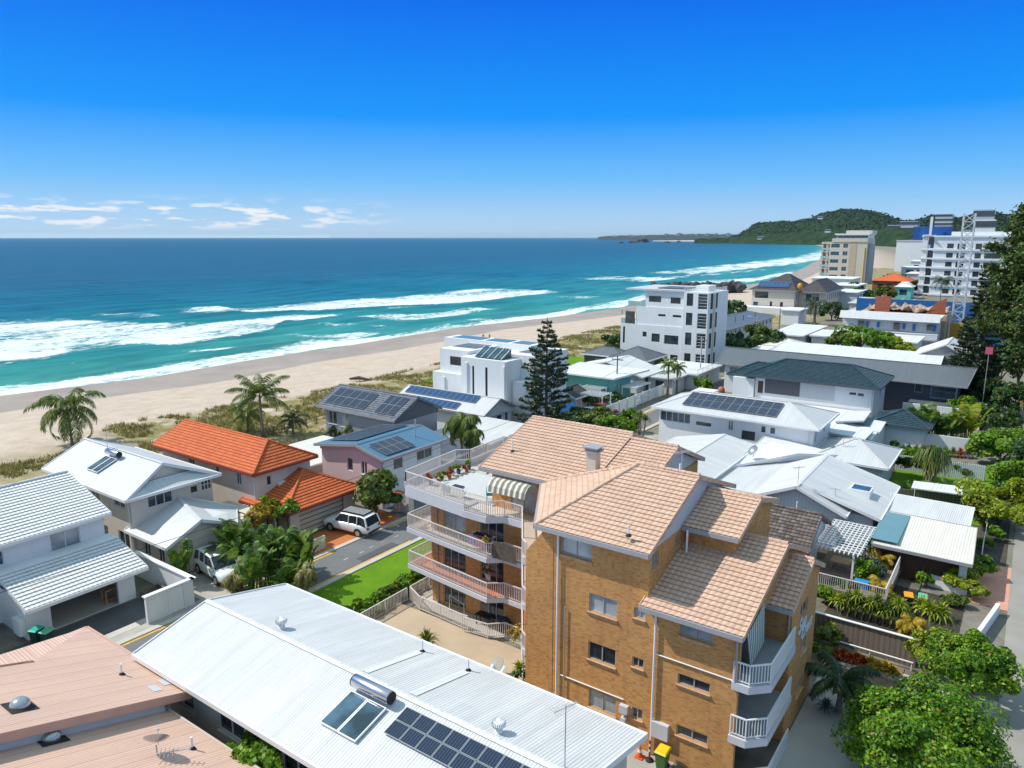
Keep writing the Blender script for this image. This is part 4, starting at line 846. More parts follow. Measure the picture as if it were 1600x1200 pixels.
def pergola(T, x0, x1, y0, y1, z, nb, ax='x', m=None, posts=True):
    mb = MB(); m = m or M['railw']
    for i in range(nb):
        t = i/(nb-1)
        if ax == 'x': x = x0+(x1-x0)*t; mb.box(x-.04, x+.04, y0-.3, y1+.3, z, z+.14)
        else: y = y0+(y1-y0)*t; mb.box(x0-.3, x1+.3, y-.04, y+.04, z, z+.14)
    mb.build('rafters', m, T); mb = MB()
    if ax == 'x': [mb.box(x0-.2, x1+.2, y-.05, y+.05, z-.15, z-.005) for y in (y0, y1)]
    else: [mb.box(x-.05, x+.05, y0-.2, y1+.2, z-.15, z-.005) for x in (x0, x1)]
    mb.build('beams', m, T)
    if posts: 
        for x in (x0, x1):
            for y in (y0, y1): MB().box(x-.06, x+.06, y-.06, y+.06, 0, z-.16).build('post', m, T)
for i, (x0, x1, y0, y1) in enumerate(((-56.6, -53.2, 98.6, 100.6), (-54.2, -50.6, 94.6, 97.2), (-51.6, -49.2, 103, 108))):
    t = thing('pergola', ['white pergola in front of the turquoise wall', 'white pergola corner behind the red car hedge', 'white pergola beside the white lane fence'][i], 'pergola', (x0, y0, 0)); pergola(t, x0, x1, y0, y1, 2.5, 9, 'x')
T = thing('fence', 'tall white slatted fence along the lane past the turquoise house', 'fence', (-49, 98, 0))
mb = MB(); [mb.box(-48.5, -48.42, 90.5, 112, .1+.3*k, .33+.3*k) for k in range(6)]; mb.build('slats', M['clad'], T); [MB().box(-48.4, -48.25, y, y+.15, 0, 2.0).build('post', WT, T) for y in np.arange(90.5, 112, 2.6)]
T = thing('house', 'white house with low white gable roof behind the turquoise house', 'house', (-60, 114, 0)); wallbox(T, -66, -52.5, 110.5, 118, 0, 2.9, WT); 
roof(T, [[(-66.5, 110.0, 2.9), (-58.2, 110.0, 4.9), (-58.2, 118.5, 4.9), (-66.5, 118.5, 2.9)], [(-58.2, 110, 4.9), (-51.5, 110, 2.9), (-51.5, 118.5, 2.9), (-58.2, 118.5, 4.9)]], M['wroof2'])
T = thing('house', 'dark walled house with grey metal pyramid roof below the white tower', 'house', (-62, 129, 0)); wallbox(T, -65.2, -58.2, 125.3, 133.3, 0, 2.9, M['grey'], [('i', 127, 128, 1.2, 2.2, 'b1'), ('i', 130, 131.2, 1.2, 2.2, 'b1')]); hip(T, -65.8, -57.5, 124.6, 134, 3.0, 5.0, M['groof'], 'corr', h0=4.1, h1=4.15)
wallbox(T, -72, -65.3, 126.6, 132, 0, 2.9, M['dgrey'], [('n', -69.5, -67.5, .8, 2.2, 'c')]); hip(T, -72.6, -63.6, 126, 132.6, 3.0, 4.3, M['groof'])
T = thing('garage', 'flat white-roofed garage with white wall at the bend of the lane', 'garage', (-50, 126, 0)); wallbox(T, -54.5, -45.4, 118.5, 129.5, 0, 2.6, WT, [('i', 120, 121.5, .9, 2.1, 'b1'), ('i', 123, 124, .9, 2.1, 'b1')]); MB().box(-55, -45, 118, 130, 2.6, 2.85).build('roof', M['wroof2'], T); railing(T, [(-54.8, 118.2), (-45.2, 118.2), (-45.2, 129.8)], 2.85, M['railw'], .8, .5)
T = thing('house', 'small flat pale-roofed house beside the palms at the bend of the lane', 'house', (-50, 114, 0)); wallbox(T, -51.8, -47.2, 113, 117.5, 0, 2.5, M['lgrey'], [('n', -50.5, -49, .1, 2.1, 'd')]); MB().box(-52.2, -46.8, 112.5, 118, 2.5, 2.7).build('roof', M['lgroof'], T)
# four-storey white tower block at Y=137
T = thing('apartment_building', 'white five-level beachfront block with dark louvred corner windows and overhanging flat roof', 'building', (-60, 140, 0)); Y = 137.
Z = lambda z: H_-(H_-z)*Y/124.; X = lambda x: x*Y/124.
wallbox(T, X(-62.8), X(-50.5), Y, Y+14, 0, Z(9.9), WT, [('n', X(-62.3), X(-61.9), 4.2, 7.6, 'dk'), ('n', X(-58.3), X(-57.5), Z(7.7), Z(8.6), 'd1'), ('n', X(-56.5), X(-54.9), Z(6.9), Z(8.4), 'd4'), ('n', X(-54.0), X(-51.3), Z(6.7), Z(8.3), 'd4'), ('n', X(-53.8), X(-53.3), Z(3.6), Z(4.8), 'd1'), ('n', X(-52.7), X(-51.3), Z(3.0), Z(4.8), 'd')])
wallbox(T, X(-59.8), X(-50.5), Y+.15, Y+13.5, Z(9.9), Z(13.2), WT, [('n', X(-55.4), X(-54.0), Z(11.6), Z(12.0), 'dk'), ('n', X(-52.6), X(-51.0), Z(11.6), Z(12.0), 'dk')])
wallbox(T, X(-58.1), X(-50.5), Y+.3, Y+13, Z(13.2), Z(16.1), WT, [('n', X(-57.4), X(-55.0), Z(14.1), Z(15.2), 'd4'), ('n', X(-53.2), X(-51.3), Z(14.0), Z(15.1), 'd4')])
MB().box(X(-61.8), X(-50.4), Y-.2, Y+14, Z(16.15), Z(16.45)).build('roof', M['lgroof'], T); MB().box(X(-56.5), X(-51.0), Y+2, Y+8, Z(16.5), Z(16.62)).build('roof_sheet', M['dgroof'], T)
MB().box(X(-61.9), X(-60.0), Y, Y+.06, Z(10.0), Z(12.2)).build('balcony_door', M['glass'], T)
x0, x1 = X(-50.45), X(-45.8); sp_ = [('n', x0+.6, x0+1.9, Z(z), Z(z+2.2), 'd1') for z in (3.2, 6.9, 10.4, 13.8)]+[('n', x0+2.9, x1-.35, Z(z), Z(z+2.7), 'r5') for z in (2.7, 6.4, 9.9, 13.3)]+[('i', Y+.3, Y+1.7, Z(z), Z(z+2.7), 'dk') for z in (2.7, 6.4, 9.9, 13.3)]+[('i', Y+3.2, Y+4.2, Z(z), Z(z+2.7), 'dk') for z in (2.7, 6.4, 9.9, 13.3)]
wallbox(T, x0, x1, Y-.4, Y+10, 0, Z(16.2), WT, sp_)
MB().box(x1-.02, x1+.12, Y+2.0, Y+2.9, 0, Z(15.8)).build('stone_panel', M['beige'], T)
railing(T, [(x0, Y-.3), (x1, Y-.3), (x1, Y+9)], Z(16.2), M['railw'], .8, .3); MB().box(x0+1, x0+3.6, Y+3, Y+7, Z(16.2), Z(17.2)).build('roof_plant', WT, T)
mb = MB(); mb.box(X(-62.8), X(-59.9), Y+.05, Y+.1, Z(9.9), Z(10.9)); mb.box(X(-61.5), X(-58.2), Y+.2, Y+.25, Z(13.2), Z(14.1)); mb.build('glass_balustrade', M['glass_g'], T)
# ---------------------------------------------------------------- the golden brick apartment block
T = thing('apartment_building', 'golden brick four-storey apartment block with tan tiled roofs and railed balconies', 'building', (-20, 36, 0))
BR = M['brick']; tf = M['gfascia']
W1 = [('n', -18.75, -16.9, 9.42, 10.62, 'ac'), ('n', -17.0, -15.4, 6.68, 7.68, 'ac'), ('n', -17.0, -15.4, 3.98, 4.97, 'a'), ('n', -16.9, -15.3, 1.22, 2.22, 'ac'),
      ('n', -14.47, -13.85, 7.13, 7.67, 'ac'), ('n', -14.47, -13.85, 4.45, 4.98, 'a'), ('n', -14.4, -13.8, 1.6, 2.19, 'a'),
      ('i', 31.2, 32.0, 9.75, 10.5, 'ac'), ('i', 34.0, 34.5, 9.9, 10.5, 'a')]
wallbox(T, -19.9, -13.75, 30.9, 42.2, 0, 10.7, BR, [(q[0], q[1], min(q[2], -13.8), *q[3:]) if q[0] == 'n' else q for q in W1])
wallbox(T, -13.748, -9.15, 30.9, 31.15, 0, 7.98, BR, [('n', -12.05, -10.45, 7.0, 7.6, 'ac'), ('n', -12.05, -10.43, 4.4, 4.95, 'a'), ('n', -12.0, -10.4, 1.65, 2.2, 'a')], 'nif')
wallbox(T, -13.7, -11.2, 31.16, 41, 0, 7.95, BR, [('i', 31.9, 34.9, .15, 2.2, 'sl'), ('i', 31.9, 34.9, 2.9, 4.95, 'sl'), ('i', 31.9, 34.9, 5.65, 7.7, 'sl')], 'if')
wallbox(T, -11.18, -8.08, 35.6, 40.9, 0, 7.5, BR, [('i', 37.3, 38.8, 6.05, 6.85, 'a'), ('i', 38.0, 39.1, 3.7, 4.5, 'ac'), ('i', 37.6, 39.0, 1.4, 2.1, 'ac')], 'nif')
wallbox(T, -13.7, -11.01, 35.3, 41.2, 8.0, 10.72, BR, [], 'nif')
def polywall(T, pts, z0, z1, m, name='wall'):
    mb = MB(); mb.prism(pts, z0, z1); return mb.build(name, m, T)
polywall(T, [(-19.95, 31.2), (-19.95, 40), (-24.4, 40), (-24.4, 37), (-23.2, 36.7)], 0, 10.7, BR)
mb = MB(); V = [(-20.95, 30.88, 0), (-19.2, 30.88, 0), (-19.2, 30.88, 10.6), (-19.7, 30.88, 10.55), (-20.95, 30.88, 8.95)]
mb.mesh(V+[(a, 31.12, c) for a, b, c in V], [(0,1,2,3,4), (9,8,7,6,5), (0,4,9,5), (4,3,8,9), (3,2,7,8), (1,6,7,2)]); mb.build('wing_wall', BR, T)
xa = lambda u, v: atY(u, v, 36.6).x
wn_ = []
for zf, v in ((.1, 975), (2.85, 915), (5.6, 855)):
    st = 'slc' if zf > 3 else 'sl'
    wn_ += [('n', xa(694, v), xa(728, v), zf+.08, zf+2.15, st), ('n', xa(751, v), xa(787, v), zf+.08, zf+2.15, 'sl')]
wallbox(T, -32.9, -24.0, 36.6, 47, 0, 8.0, BR, wn_, 'nifs')
MB().tube([(-32.3, 36.52, .1), (-32.3, 36.52, 7.9)], .06, 8).build('downpipe', M['gfascia'], T)
wallbox(T, -27.5, -17.25, 36.62, 46, 8.35, 10.85, BR, [('n', -26.0, -24.1, 8.5, 10.5, 'slc')], 'nifs')
# roofs
e1, y1, r1, z1 = 10.85, 30.35, 36.5, 13.1
A, B, C, D, E = (-20., y1, e1), (-13.55, y1, e1), (-13.55, r1, z1), (-17.1, r1, z1), (-23.4, 36.2, e1)
roof(T, [[A, B, C, D], [E, A, D], [C, (-13.55, 42.6, e1), (-20, 42.6, e1), D], [D, (-20, 42.6, e1), E]], M['tile_tan'], 'tile', tf)
mb = MB(); mb.face([(-13.76, 30.9, 10.5), (-13.76, 42.3, 10.5), (-13.76, 42.2, 10.72), (-13.76, r1, z1-.12), (-13.76, 30.95, 10.85)]); mb.build('gable_wall', M['slab'], T)
gable(T, 'x', -28.15, -20.3, 36.1, 47.8, 11.0, 13.1, M['tile_tan'], 'tile', BR, rp=.53, fas=tf)
gable(T, 'x', -21.2, -17.0, 36.13, 46.5, 10.96, 12.86, M['tile_tan'], 'tile', M['slab'], rp=.555, fas=tf)
gable(T, 'x', -13.7, -10.75, 34.8, 41.8, 10.78, 11.88, M['tile_tan'], 'tile', BR, fas=tf, ins=.25, ends='1')
gable(T, 'x', -13.9, -8.88, 30.3, 42, 8.15, 10.22, M['tile_tan'], 'tile', BR, rp=.57, fas=tf, ins=.26, ends='1')
gable(T, 'x', -11.2, -7.9, 34.85, 41.3, 7.72, 9.0, M['tile_tan'], 'tile', BR, rp=.58, fas=tf, ins=.172, ends='1')
# downpipes and wall trunking
for X, zt, z0 in ((-18.85, 10.7, 0), (-13.25, 8.0, 0)): MB().tube([(X, 30.78, z0), (X, 30.78, zt)], .06, 10).build('downpipe', M['fascia'], T)
MB().tube([(-18.4, 30.8, 0), (-18.4, 30.8, 6.5)], .035, 8).build('downpipe', M['frame_a'], T)
MB().tube([(-9.25, 30.75, 5.6), (-9.25, 30.75, 8.0)], .05, 8).build('downpipe', M['gfascia'], T)
MB().tube([(-8.2, 35.5, 5.6), (-8.2, 35.5, 7.5)], .055, 8).build('downpipe', M['gfascia'], T)
for u0, v0, u1, v1 in ((875, 1054, 974, 1096), (1025, 1022, 1146, 1064)):
    a, b = atY(u0, v0, 30.84), atY(u1, v1, 30.84); MB().tube([a, (b.x, b.y, a.z)], .035, 8).build('wall_conduit', M['fascia'], T)
for (u0, v0, u1, v1) in ((1019, 1124, 1044, 1158), (969, 1099, 981, 1116), (971, 1119, 978, 1128)):
    a, b = atY(u0, v0, 30.8), atY(u1, v1, 30.8); MB().box(a.x, b.x, 30.66, 30.9, b.z, a.z).build('meter_box', M['slab'], T)
# little post on the low roof between the blocks
mb = MB(); mb.tube([(-13.35, 34.6, 9.0), (-13.35, 34.6, 10.7)], .06, 8); mb.box(-13.6, -13.1, 34.4, 34.8, 8.95, 9.25); mb.build('roof_post', M['fascia'], T)
MB().box(-13.74, -13.1, 30.9, 34.7, 8.2, 8.24).build('roof_flashing', M['gfascia'], T)
# sea-side balconies
base = [(-34.3, 44), (-34.3, 35.6), (-26.6, 34.72), (-25.72, 35.42), (-24.3, 35.35), (-21.4, 31.2), (-20.95, 31.15), (-20.2, 31.2), (-23.0, 36.55), (-32.85, 36.55), (-32.85, 44)]
for zt, fl in ((2.85, 'deck_tc'), (5.6, 'deck_cr')):
    mb = MB(); mb.prism(base, zt-.34, zt-.02); s_ = mb.build('balcony_slab', M['slab'], T)
    mb = MB(); cx_ = [(x*.985-.45 if x < -30 else x, y+.06) for x, y in base]
    mb.prism([(-34.18, 43.9), (-34.18, 35.72), (-26.62, 34.86), (-25.74, 35.54), (-24.25, 35.47), (-21.3, 31.3), (-20.3, 31.3), (-23.1, 36.5), (-32.95, 36.5), (-32.95, 43.9)], zt-.019, zt); mb.build('balcony_floor', M[fl], s_)
    railing(T, [(-34.2, 43), (-34.2, 35.66), (-26.62, 34.8), (-25.72, 35.5), (-24.32, 35.42), (-21.5, 31.35), (-21.0, 31.0)], zt, M['rail'])
polywall(T, [(-34.3, 46), (-34.3, 35.6), (-26.6, 34.72), (-25.72, 35.42), (-24.3, 35.35), (-21.4, 31.2), (-20.2, 31.2), (-23.0, 36.55), (-32.85, 36.55)], -.3, .08, M['conc_l'], 'ground_slab')
railing(T, [(-34.2, 44), (-34.2, 35.66), (-32.65, 34.95), (-28.65, 34.72), (-28.2, 34.75)], .08, M['rail']); railing(T, [(-28.3, 34.5), (-26.5, 34.7), (-25.7, 35.5), (-24.4, 35.45), (-21.5, 31.4)], .08, M['rail'])
railing(T, [(-34.3, 29.0), (-34.35, 35.5)], 0, M['rail'])
# roof terrace with its parapet
ter = [(-34.3, 35.55), (-28.5, 34.85), (-28.5, 36.4), (-27.3, 36.4), (-27.3, 47), (-34.0, 47), (-33.9, 42.2), (-34.7, 41.5)]
polywall(T, ter, 7.95, 8.5, M['slab'], 'terrace_slab')
polywall(T, [(-28.5, 34.72), (-26.6, 34.7), (-25.72, 35.4), (-24.3, 35.35), (-21.4, 31.2), (-20.2, 31.2), (-23.0, 36.6), (-28.5, 36.6)], 7.95, 8.38, M['slab'], 'balcony_slab')
polywall(T, [(-28.48, 34.84), (-26.62, 34.82), (-25.74, 35.5), (-24.25, 35.45), (-21.3, 31.3), (-20.4, 31.3), (-23.1, 36.58), (-28.48, 36.58)], 8.382, 8.395, M['deck_cr'], 'balcony_floor')
polywall(T, [(-34.1, 35.75), (-28.6, 35.05), (-28.6, 36.5), (-27.52, 36.5), (-27.52, 46.8), (-33.9, 46.8), (-33.8, 42.3), (-34.5, 41.5)], 8.502, 8.515, M['conc_l'], 'terrace_floor')
P_ = [(-34.34, 35.56), (-28.46, 34.84)]; 
def lowwall(T, path, z0, z1, th, m, name='parapet'):
    mb = MB()
    for a, b in zip(path[:-1], path[1:]):
        d = Vector((b[0]-a[0], b[1]-a[1])).normalized(); n = Vector((-d.y, d.x))*th/2; d *= th*.5
        mb.prism([(a[0]-n.x-d.x, a[1]-n.y-d.y), (b[0]-n.x+d.x, b[1]-n.y+d.y), (b[0]+n.x+d.x, b[1]+n.y+d.y), (a[0]+n.x-d.x, a[1]+n.y-d.y)], z0, z1)
    return mb.build(name, m, T)
lowwall(T, [(-28.5, 34.92), (-34.22, 35.64)], 7.9, 8.72, .18, M['slab'])
lowwall(T, [(-34.28, 35.64), (-34.66, 41.5), (-33.8, 42.25), (-33.95, 46.8), (-31, 47.0)], 8.5, 8.95, .18, M['slab'])
railing(T, [(-28.5, 34.9), (-34.26, 35.62)], 8.72, M['rail'], h=.98); railing(T, [(-34.26, 35.62), (-34.66, 41.5), (-33.8, 42.25), (-33.95, 46.8), (-31, 47.0)], 8.9, M['rail'], h=.85)
railing(T, [(-28.42, 34.8), (-26.62, 34.78), (-25.72, 35.48), (-24.32, 35.42), (-21.5, 31.35), (-20.98, 31.0)], 8.38, M['rail'])
MB().box(-32.6, -28.0, 37.2, 40.9, 8.52, 8.56).build('terrace_mat', M['lgrey'], T)
# awning over the penthouse door: scalloped striped canvas
mb = MB(); n = 7; x0, x1 = -27.0, -24.1
for k in range(n*6):
    a0 = x0+(x1-x0)*k/(n*6); a1 = x0+(x1-x0)*(k+1)/(n*6); b0 = .05*abs(math.sin(math.pi*k/6)); b1 = .05*abs(math.sin(math.pi*(k+1)/6)); U0, U1 = a0, a1
    rows_ = [(36.2, 10.62), (35.75, 10.5), (35.45, 10.2), (35.35, 9.85)]
    for (ya, za), (yb, zb) in zip(rows_[:-1], rows_[1:]): mb.face([(a0, ya-b0, za+b0), (a1, ya-b1, za+b1), (a1, yb-b1, zb), (a0, yb-b0, zb)], 0, [(U0, 0), (U1, 0), (U1, 1), (U0, 1)], True)
mb.build('awning', M['awn'], T)
# inland balconies (chamfered corner, white slabs)
for zt in (2.85, 5.6):
    pl = [(-9.4, 30.72), (-8.6, 30.72), (-7.8, 31.5), (-7.8, 35.55), (-11.15, 35.55), (-11.15, 31.2), (-9.4, 31.2)]
    s_ = polywall(T, pl, zt-.4, zt-.02, M['slab'], 'balcony_slab'); mb = MB(); mb.prism([(-9.1, 31.2), (-8.65, 30.85), (-7.93, 31.55), (-7.93, 35.5), (-11.1, 35.5), (-11.1, 31.2)], zt-.019, zt); mb.build('balcony_floor', M['deck_gr'], s_)
    railing(T, [(-9.35, 30.82), (-8.62, 30.82), (-7.88, 31.54), (-7.88, 35.5)], zt, M['railw'])
railing(T, [(-8.6, 31.2), (-7.8, 32.0), (-7.8, 35.4)], 0, M['railw'])
mb = MB(); mb.face([(-8.95, 31.15, 7.8), (-8.95, 33.7, 8.4), (-8.95, 34.1, 6.1), (-8.95, 32.0, 5.75)], 0, [(0, 0), (2.6, 0), (2.6, 2), (0, 2)]); mb.build('drop_blind', M['blind'], T)
# script sign on the inland wall
def text3d(s, size, loc, rot, m, parent, name='lettering', ext=.02, shear=0., off=0.):
    cu = bpy.data.curves.new(name, 'FONT'); cu.body = s; cu.size = size; cu.extrude = ext; cu.shear = shear; cu.align_x = 'CENTER'; cu.offset = off
    o = bpy.data.objects.new(name, cu); COL.objects.link(o); dg = bpy.context.evaluated_depsgraph_get(); me = bpy.data.meshes.new_from_object(o.evaluated_get(dg)); bpy.data.objects.remove(o); 
    q = bpy.data.objects.new(name, me); COL.objects.link(q); me.materials.clear(); me.materials.append(m); q.parent = parent; off_ = Vector(parent.get('_o', (0, 0, 0)))
    q.matrix_local = Matrix.Translation(Vector(loc)-off_)@rot; return q
RX = Matrix(((0, 0, 1, 0), (1, 0, 0, 0), (0, 1, 0, 0), (0, 0, 0, 1)))       # text facing +X, reading toward +Y
sg = thing('wall_sign', 'large white script lettering mounted on the brick end wall above a window', 'sign', (-8.05, 38.2, 5.2))
text3d('Sea', 1.15, (-8.04, 37.75, 5.35), RX, M['sign_w'], sg, shear=.35, off=.012); text3d('Crest', .95, (-8.04, 38.75, 4.72), RX, M['sign_w'], sg, shear=.35, off=.012)
# roof furniture
zr = lambda y: e1+(y-y1)*(z1-e1)/(r1-y1)
for (u, v, lab) in ((1006, 735, 'white vent pipe near the ridge of the large tan hip roof'), (982, 837, 'white vent pipe low on the front slope of the large tan roof'), (1062, 740, 'short white vent pipe beside the antenna on the tan roof')):
    q = at(u, v, 12.0)
    for _ in range(6): q = at(u, v, zr(min(r1, q.y)))
    pipe(q.x, q.y, q.z, .55, lab)
q = at(1064, 752, 12.3); antenna(q.x, q.y, q.z-.1, 1.9, 'television antenna on the tan tiled roof of the brick block', 1.0, .8)
pipe(-27.0, 38.2, 11.75, .8, 'white vent pipe on the lower left of the rear tan roof')
ch = thing('chimney_flue', 'short rendered chimney with a metal cowl on the tan tiled roof', 'chimney', (-20.6, 37.6, 11.6))
MB().box(-20.95, -20.3, 37.3, 37.9, 11.2, 13.0).build('stack', M['beige'], ch); mb = MB(); mb.box(-21.1, -20.15, 37.15, 38.05, 13.0, 13.08); mb.box(-21.0, -20.25, 37.25, 37.95, 13.08, 13.28); mb.box(-21.15, -20.1, 37.1, 38.1, 13.28, 13.33); mb.build('cowl', M['gfascia'], ch)
# ---------------------------------------------------------------- foreground: long white building, pink roofs
def wp(side, Y, u0, v0, u1, v1, st):
    a, b = atY(u0, v0, Y), atY(u1, v1, Y); return (side, a.x, b.x, b.z, a.z, st)
def proof(T, px, mat_, style='corr', fas=None, **k):
    return roof(T, [[tuple(at(*q)) for q in poly] for poly in px], mat_, style, fas, **k)
CL = M['conc_l']
T = thing('house', 'long two-storey building with wide white ribbed metal roof in the foreground', 'house', (-23, 20, 0))
wallbox(T, -33.8, -11.6, 16.9, 24.6, 0, 5.25, M['beige'], [('n', -32.6, -30.6, 3.3, 4.5, 'w'), ('n', -28.6, -26.6, 3.3, 4.5, 'w'), ('n', -31.5, -30.0, .6, 1.9, 'w'), ('n', -24, -22, 3.3, 4.5, 'w')])
gable(T, 'x', -34.4, -11.1, 16.2, 25.3, 5.4, 6.5, M['wroof'], 'corr', M['beige'], rp=.45)
MB().tube([(-33.7, 16.8, 0), (-33.7, 16.8, 5.3)], .06, 8).build('downpipe', M['beige'], T)
kk = 1.1/4.1
for xx in (-22.9, -20.0): 
    mb = MB(); f_ = lambda y: 6.5-(y-20.3)*1.1/5.0; mb.mesh([(xx, 20.6, f_(20.6)+.03), (xx+.42, 20.6, f_(20.6)+.03), (xx+.42, 24.2, f_(24.2)+.03), (xx, 24.2, f_(24.2)+.03)], [(0, 1, 2, 3)]); mb.build('roof_strip', M['wroof2'], T)
CUR[0] = T
turbine(-29.0, 20.95, 6.35, ''); turbine(-15.4, 20.85, 6.35, '')
pipe(-22.65, 24.35, 5.6, .6, ''); pipe(-19.8, 24.4, 5.6, .6, ''); antenna(-12.2, 20.6, 6.4, 2.6, '', 1.2, .75)
heater(-21.15, 19.7, 6.36, (1, 0, 0), (0, 1, kk), '', 2.15, 1.85, 1.05)
solar((-19.35, 18.42, 5.4+2.22*kk+.12), (1, 0, 0), (0, 1, kk), 10, 2, '', '', .82, .70)
M['pkfas'] = plain('pink_barge_board', (.55, .33, .25), .5, .06)
T = thing('house', 'building with stepped pink ribbed metal roofs in the bottom left corner', 'house', (-32, 10, 0)); KA = .31
pa = lambda x, y: (x, y, 5.0+KA*(16.4-y)); pb = lambda x, y: (x, y, 4.55+KA*(15.35-y))
roof(T, [[pa(-39.7, 16.4), pa(-29.8, 16.4), pa(-29.8, 3), pa(-36.2, 3), pa(-36.2, 12.5)], [pa(-39.7, 16.4), (-39.7, 3, 5.0), (-36.2, 3, 8.0), pa(-36.2, 12.5)]], M['pkroof'], 'corr', M['pkfas'], cap=False, fh=.34)
roof(T, [[pb(-30.1, 15.35), pb(-19, 15.35), pb(-19, 3), pb(-30.1, 3)]], M['pkroof'], 'corr', M['tanfas'])
mb = MB(); mb.mesh([pb(-30.0, 15.2), pb(-30.0, 3), pa(-30.0, 3), pa(-30.0, 15.3), (-30.0, 15.2, 4.4)], [(0, 1, 2, 3)]); mb.build('upper_wall', M['lgrey'], T)
wallbox(T, -38.8, -30.4, 4, 15.7, 0, 4.9, M['cream'], [], 'nifs'); wallbox(T, -30.3, -19.6, 4, 15.0, 0, 4.0, M['cream'], [], 'nif')
for (x, y, f_) in ((-31.8, 10.3, pa), (-30.0, 10.6, pb)):
    z = f_(x, y)[2]; mb = MB(); mb.mesh([tuple(Vector(f_(x+a, y+b))+Vector((0, 0, .03))) for a, b in ((-.55, -.5), (.55, -.5), (.55, .5), (-.55, .5))], [(0, 1, 2, 3)]); q = mb.build('skylight', M['rubber'], T); MB().ball((x, y, z+.1), .38, .38, .3, 0, 16, 10).build('dome', M['cargrey'], q)
for (x, y, f_) in ((-33.0, 14.9, pa), (-26.3, 14.3, pb)): CUR[0] = T; pipe(x, y, f_(x, y)[2], .55, '')
for (x, y) in ((-31.3, 16.0), (-30.9, 15.3)):
    mb = MB(); mb.mesh([tuple(Vector(pa(x+a, y+b))+Vector((0, 0, .02))) for a, b in ((-.35, -.2), (.35, -.2), (.35, .2), (-.35, .2))], [(0, 1, 2, 3)]); mb.build('roof_patch', M['lgrey'], T)
dish(-26.6, 13.0, pb(-26.6, 13.0)[2], '', 2.4, None, .5); antenna(-25.9, 13.3, pb(0, 13.3)[2], .5, '', .9, .9)
T = thing('awning_roof', 'blue metal lean-to roof beside the white garage at the left edge', 'awning', (-51.5, 15, 0)); MB().box(-54, -51.2, 11, 15.9, 2.35, 2.45).build('roof', M['blroof'], T)
for y in (11.5, 15.6): MB().box(-51.5, -51.4, y, y+.1, 0, 2.34).build('post', M['fascia'], T)
# ---------------------------------------------------------------- houses right of the brick block
T = thing('house', 'white two-storey house with a white hip roof carrying twenty dark solar panels', 'house', (-27, 85, 0)); Y = 81.2; wv = M['white']
wallbox(T, -35.6, -17.8, Y, 89.4, 0, 5.45, wv, [wp('n', Y, 1032, 641, 1078, 663, 'w5'), wp('n', Y, 1088, 658, 1111, 667, 'd1'), wp('n', Y, 1138, 657, 1145, 673, 'c'), wp('n', Y, 1159, 672, 1179, 689, 'd1'), wp('n', Y, 1189, 665, 1196, 677, 'b1'), wp('n', Y, 1203, 667, 1211, 679, 'b1'), ('i', 82.2, 82.9, 3.6, 5.0, 'b1'), ('i', 86, 86.8, 4.0, 4.9, 'b1')])
hip(T, -36.3, -17.1, 80.5, 90.0, 5.6, 7.05, M['lgroof'], 'corr', h0=3.9, h1=4.6, rp=.56); k = 1.45/5.3
CUR[0] = T; solar((-33.0, 81.7, 5.6+1.2*k+.13), (1, 0, 0), (0, 1, k), 10, 2, '', '', 1.08, 1.72); MB().tube([(-18.3, Y-.08, 0), (-18.3, Y-.08, 5.3)], .05, 6).build('downpipe', M['railw'], T)
T = thing('house', 'two-storey white and slate-clad house with dark teal tiled hip roof', 'house', (-25, 110, 0)); Y = 106.2
wallbox(T, -31.8, -16.1, Y, 115.5, 0, 5.85, wv, [wp('n', Y, 1327, 612, 1338, 618, 'b1'), wp('n', Y, 1340, 613.5, 1350, 620, 'b1'), wp('n', Y, 1184, 594, 1192, 615, 'door'), ('i', 111, 112.2, 3.6, 5.1, 'c')])
a, b = atY(1196, 591, Y), atY(1249, 620, Y); MB().box(a.x, b.x, Y-.05, Y+.02, b.z, a.z).build('slate_panel', M['slate'], T); a, b = atY(1250, 598, Y), atY(1303, 627, Y); MB().box(a.x, b.x, Y-.04, Y+.02, b.z, a.z).build('render_panel', M['lgrey'], T)
wallbox(T, -32.5, -16.6, 102.2, 106.0, 0, 2.6, wv, [], 'nis'); lowwall(T, [(-30.5, 102.4), (-17, 102.4)], 2.6, 3.1, .15, wv); wallbox(T, -35, -31.9, 105.8, 113, 0, 5.5, wv, [], 'nis')
hip(T, -33.3, -15.3, 105.4, 116.6, 6.0, 8.0, M['tile_teal'], 'tile2', h0=4.4, h1=4.6, fas=M['mfas_t'] if 'mfas_t' in M else M['dgroof']); hip(T, -36.2, -28, 106.6, 113.5, 5.7, 7.3, M['tile_teal'], 'tile2', fas=M['dgroof'])
wallbox(T, -40.5, -37.5, 103.5, 107, 0, 3.0, wv, [('n', -40.1, -39.1, 1.4, 2.4, 'b1'), ('n', -38.8, -37.9, 1.4, 2.4, 'b1')]); hip(T, -15.2, -8.5, 99.5, 106, 2.8, 4.2, M['tile_teal'], 'tile2', fas=M['dgroof']); wallbox(T, -14.6, -9.2, 100.1, 105.6, 0, 2.75, wv)
T = thing('house', 'very long two-storey building with plain grey metal roof behind the teal-roofed house', 'house', (-24, 122, 0))
wallbox(T, -41.2, -7.4, 121.2, 129.5, 0, 4.9, M['dgrey'], [('n', -13.0, -12.0, 3.2, 4.6, 'w1'), ('n', -10.9, -7.7, 2.6, 4.4, 'b1')]); wallbox(T, -41.3, -36.5, 120.4, 121.1, 0, 4.8, wv, [('n', -40.5, -37.5, 3.0, 4.4, 'c')]); 
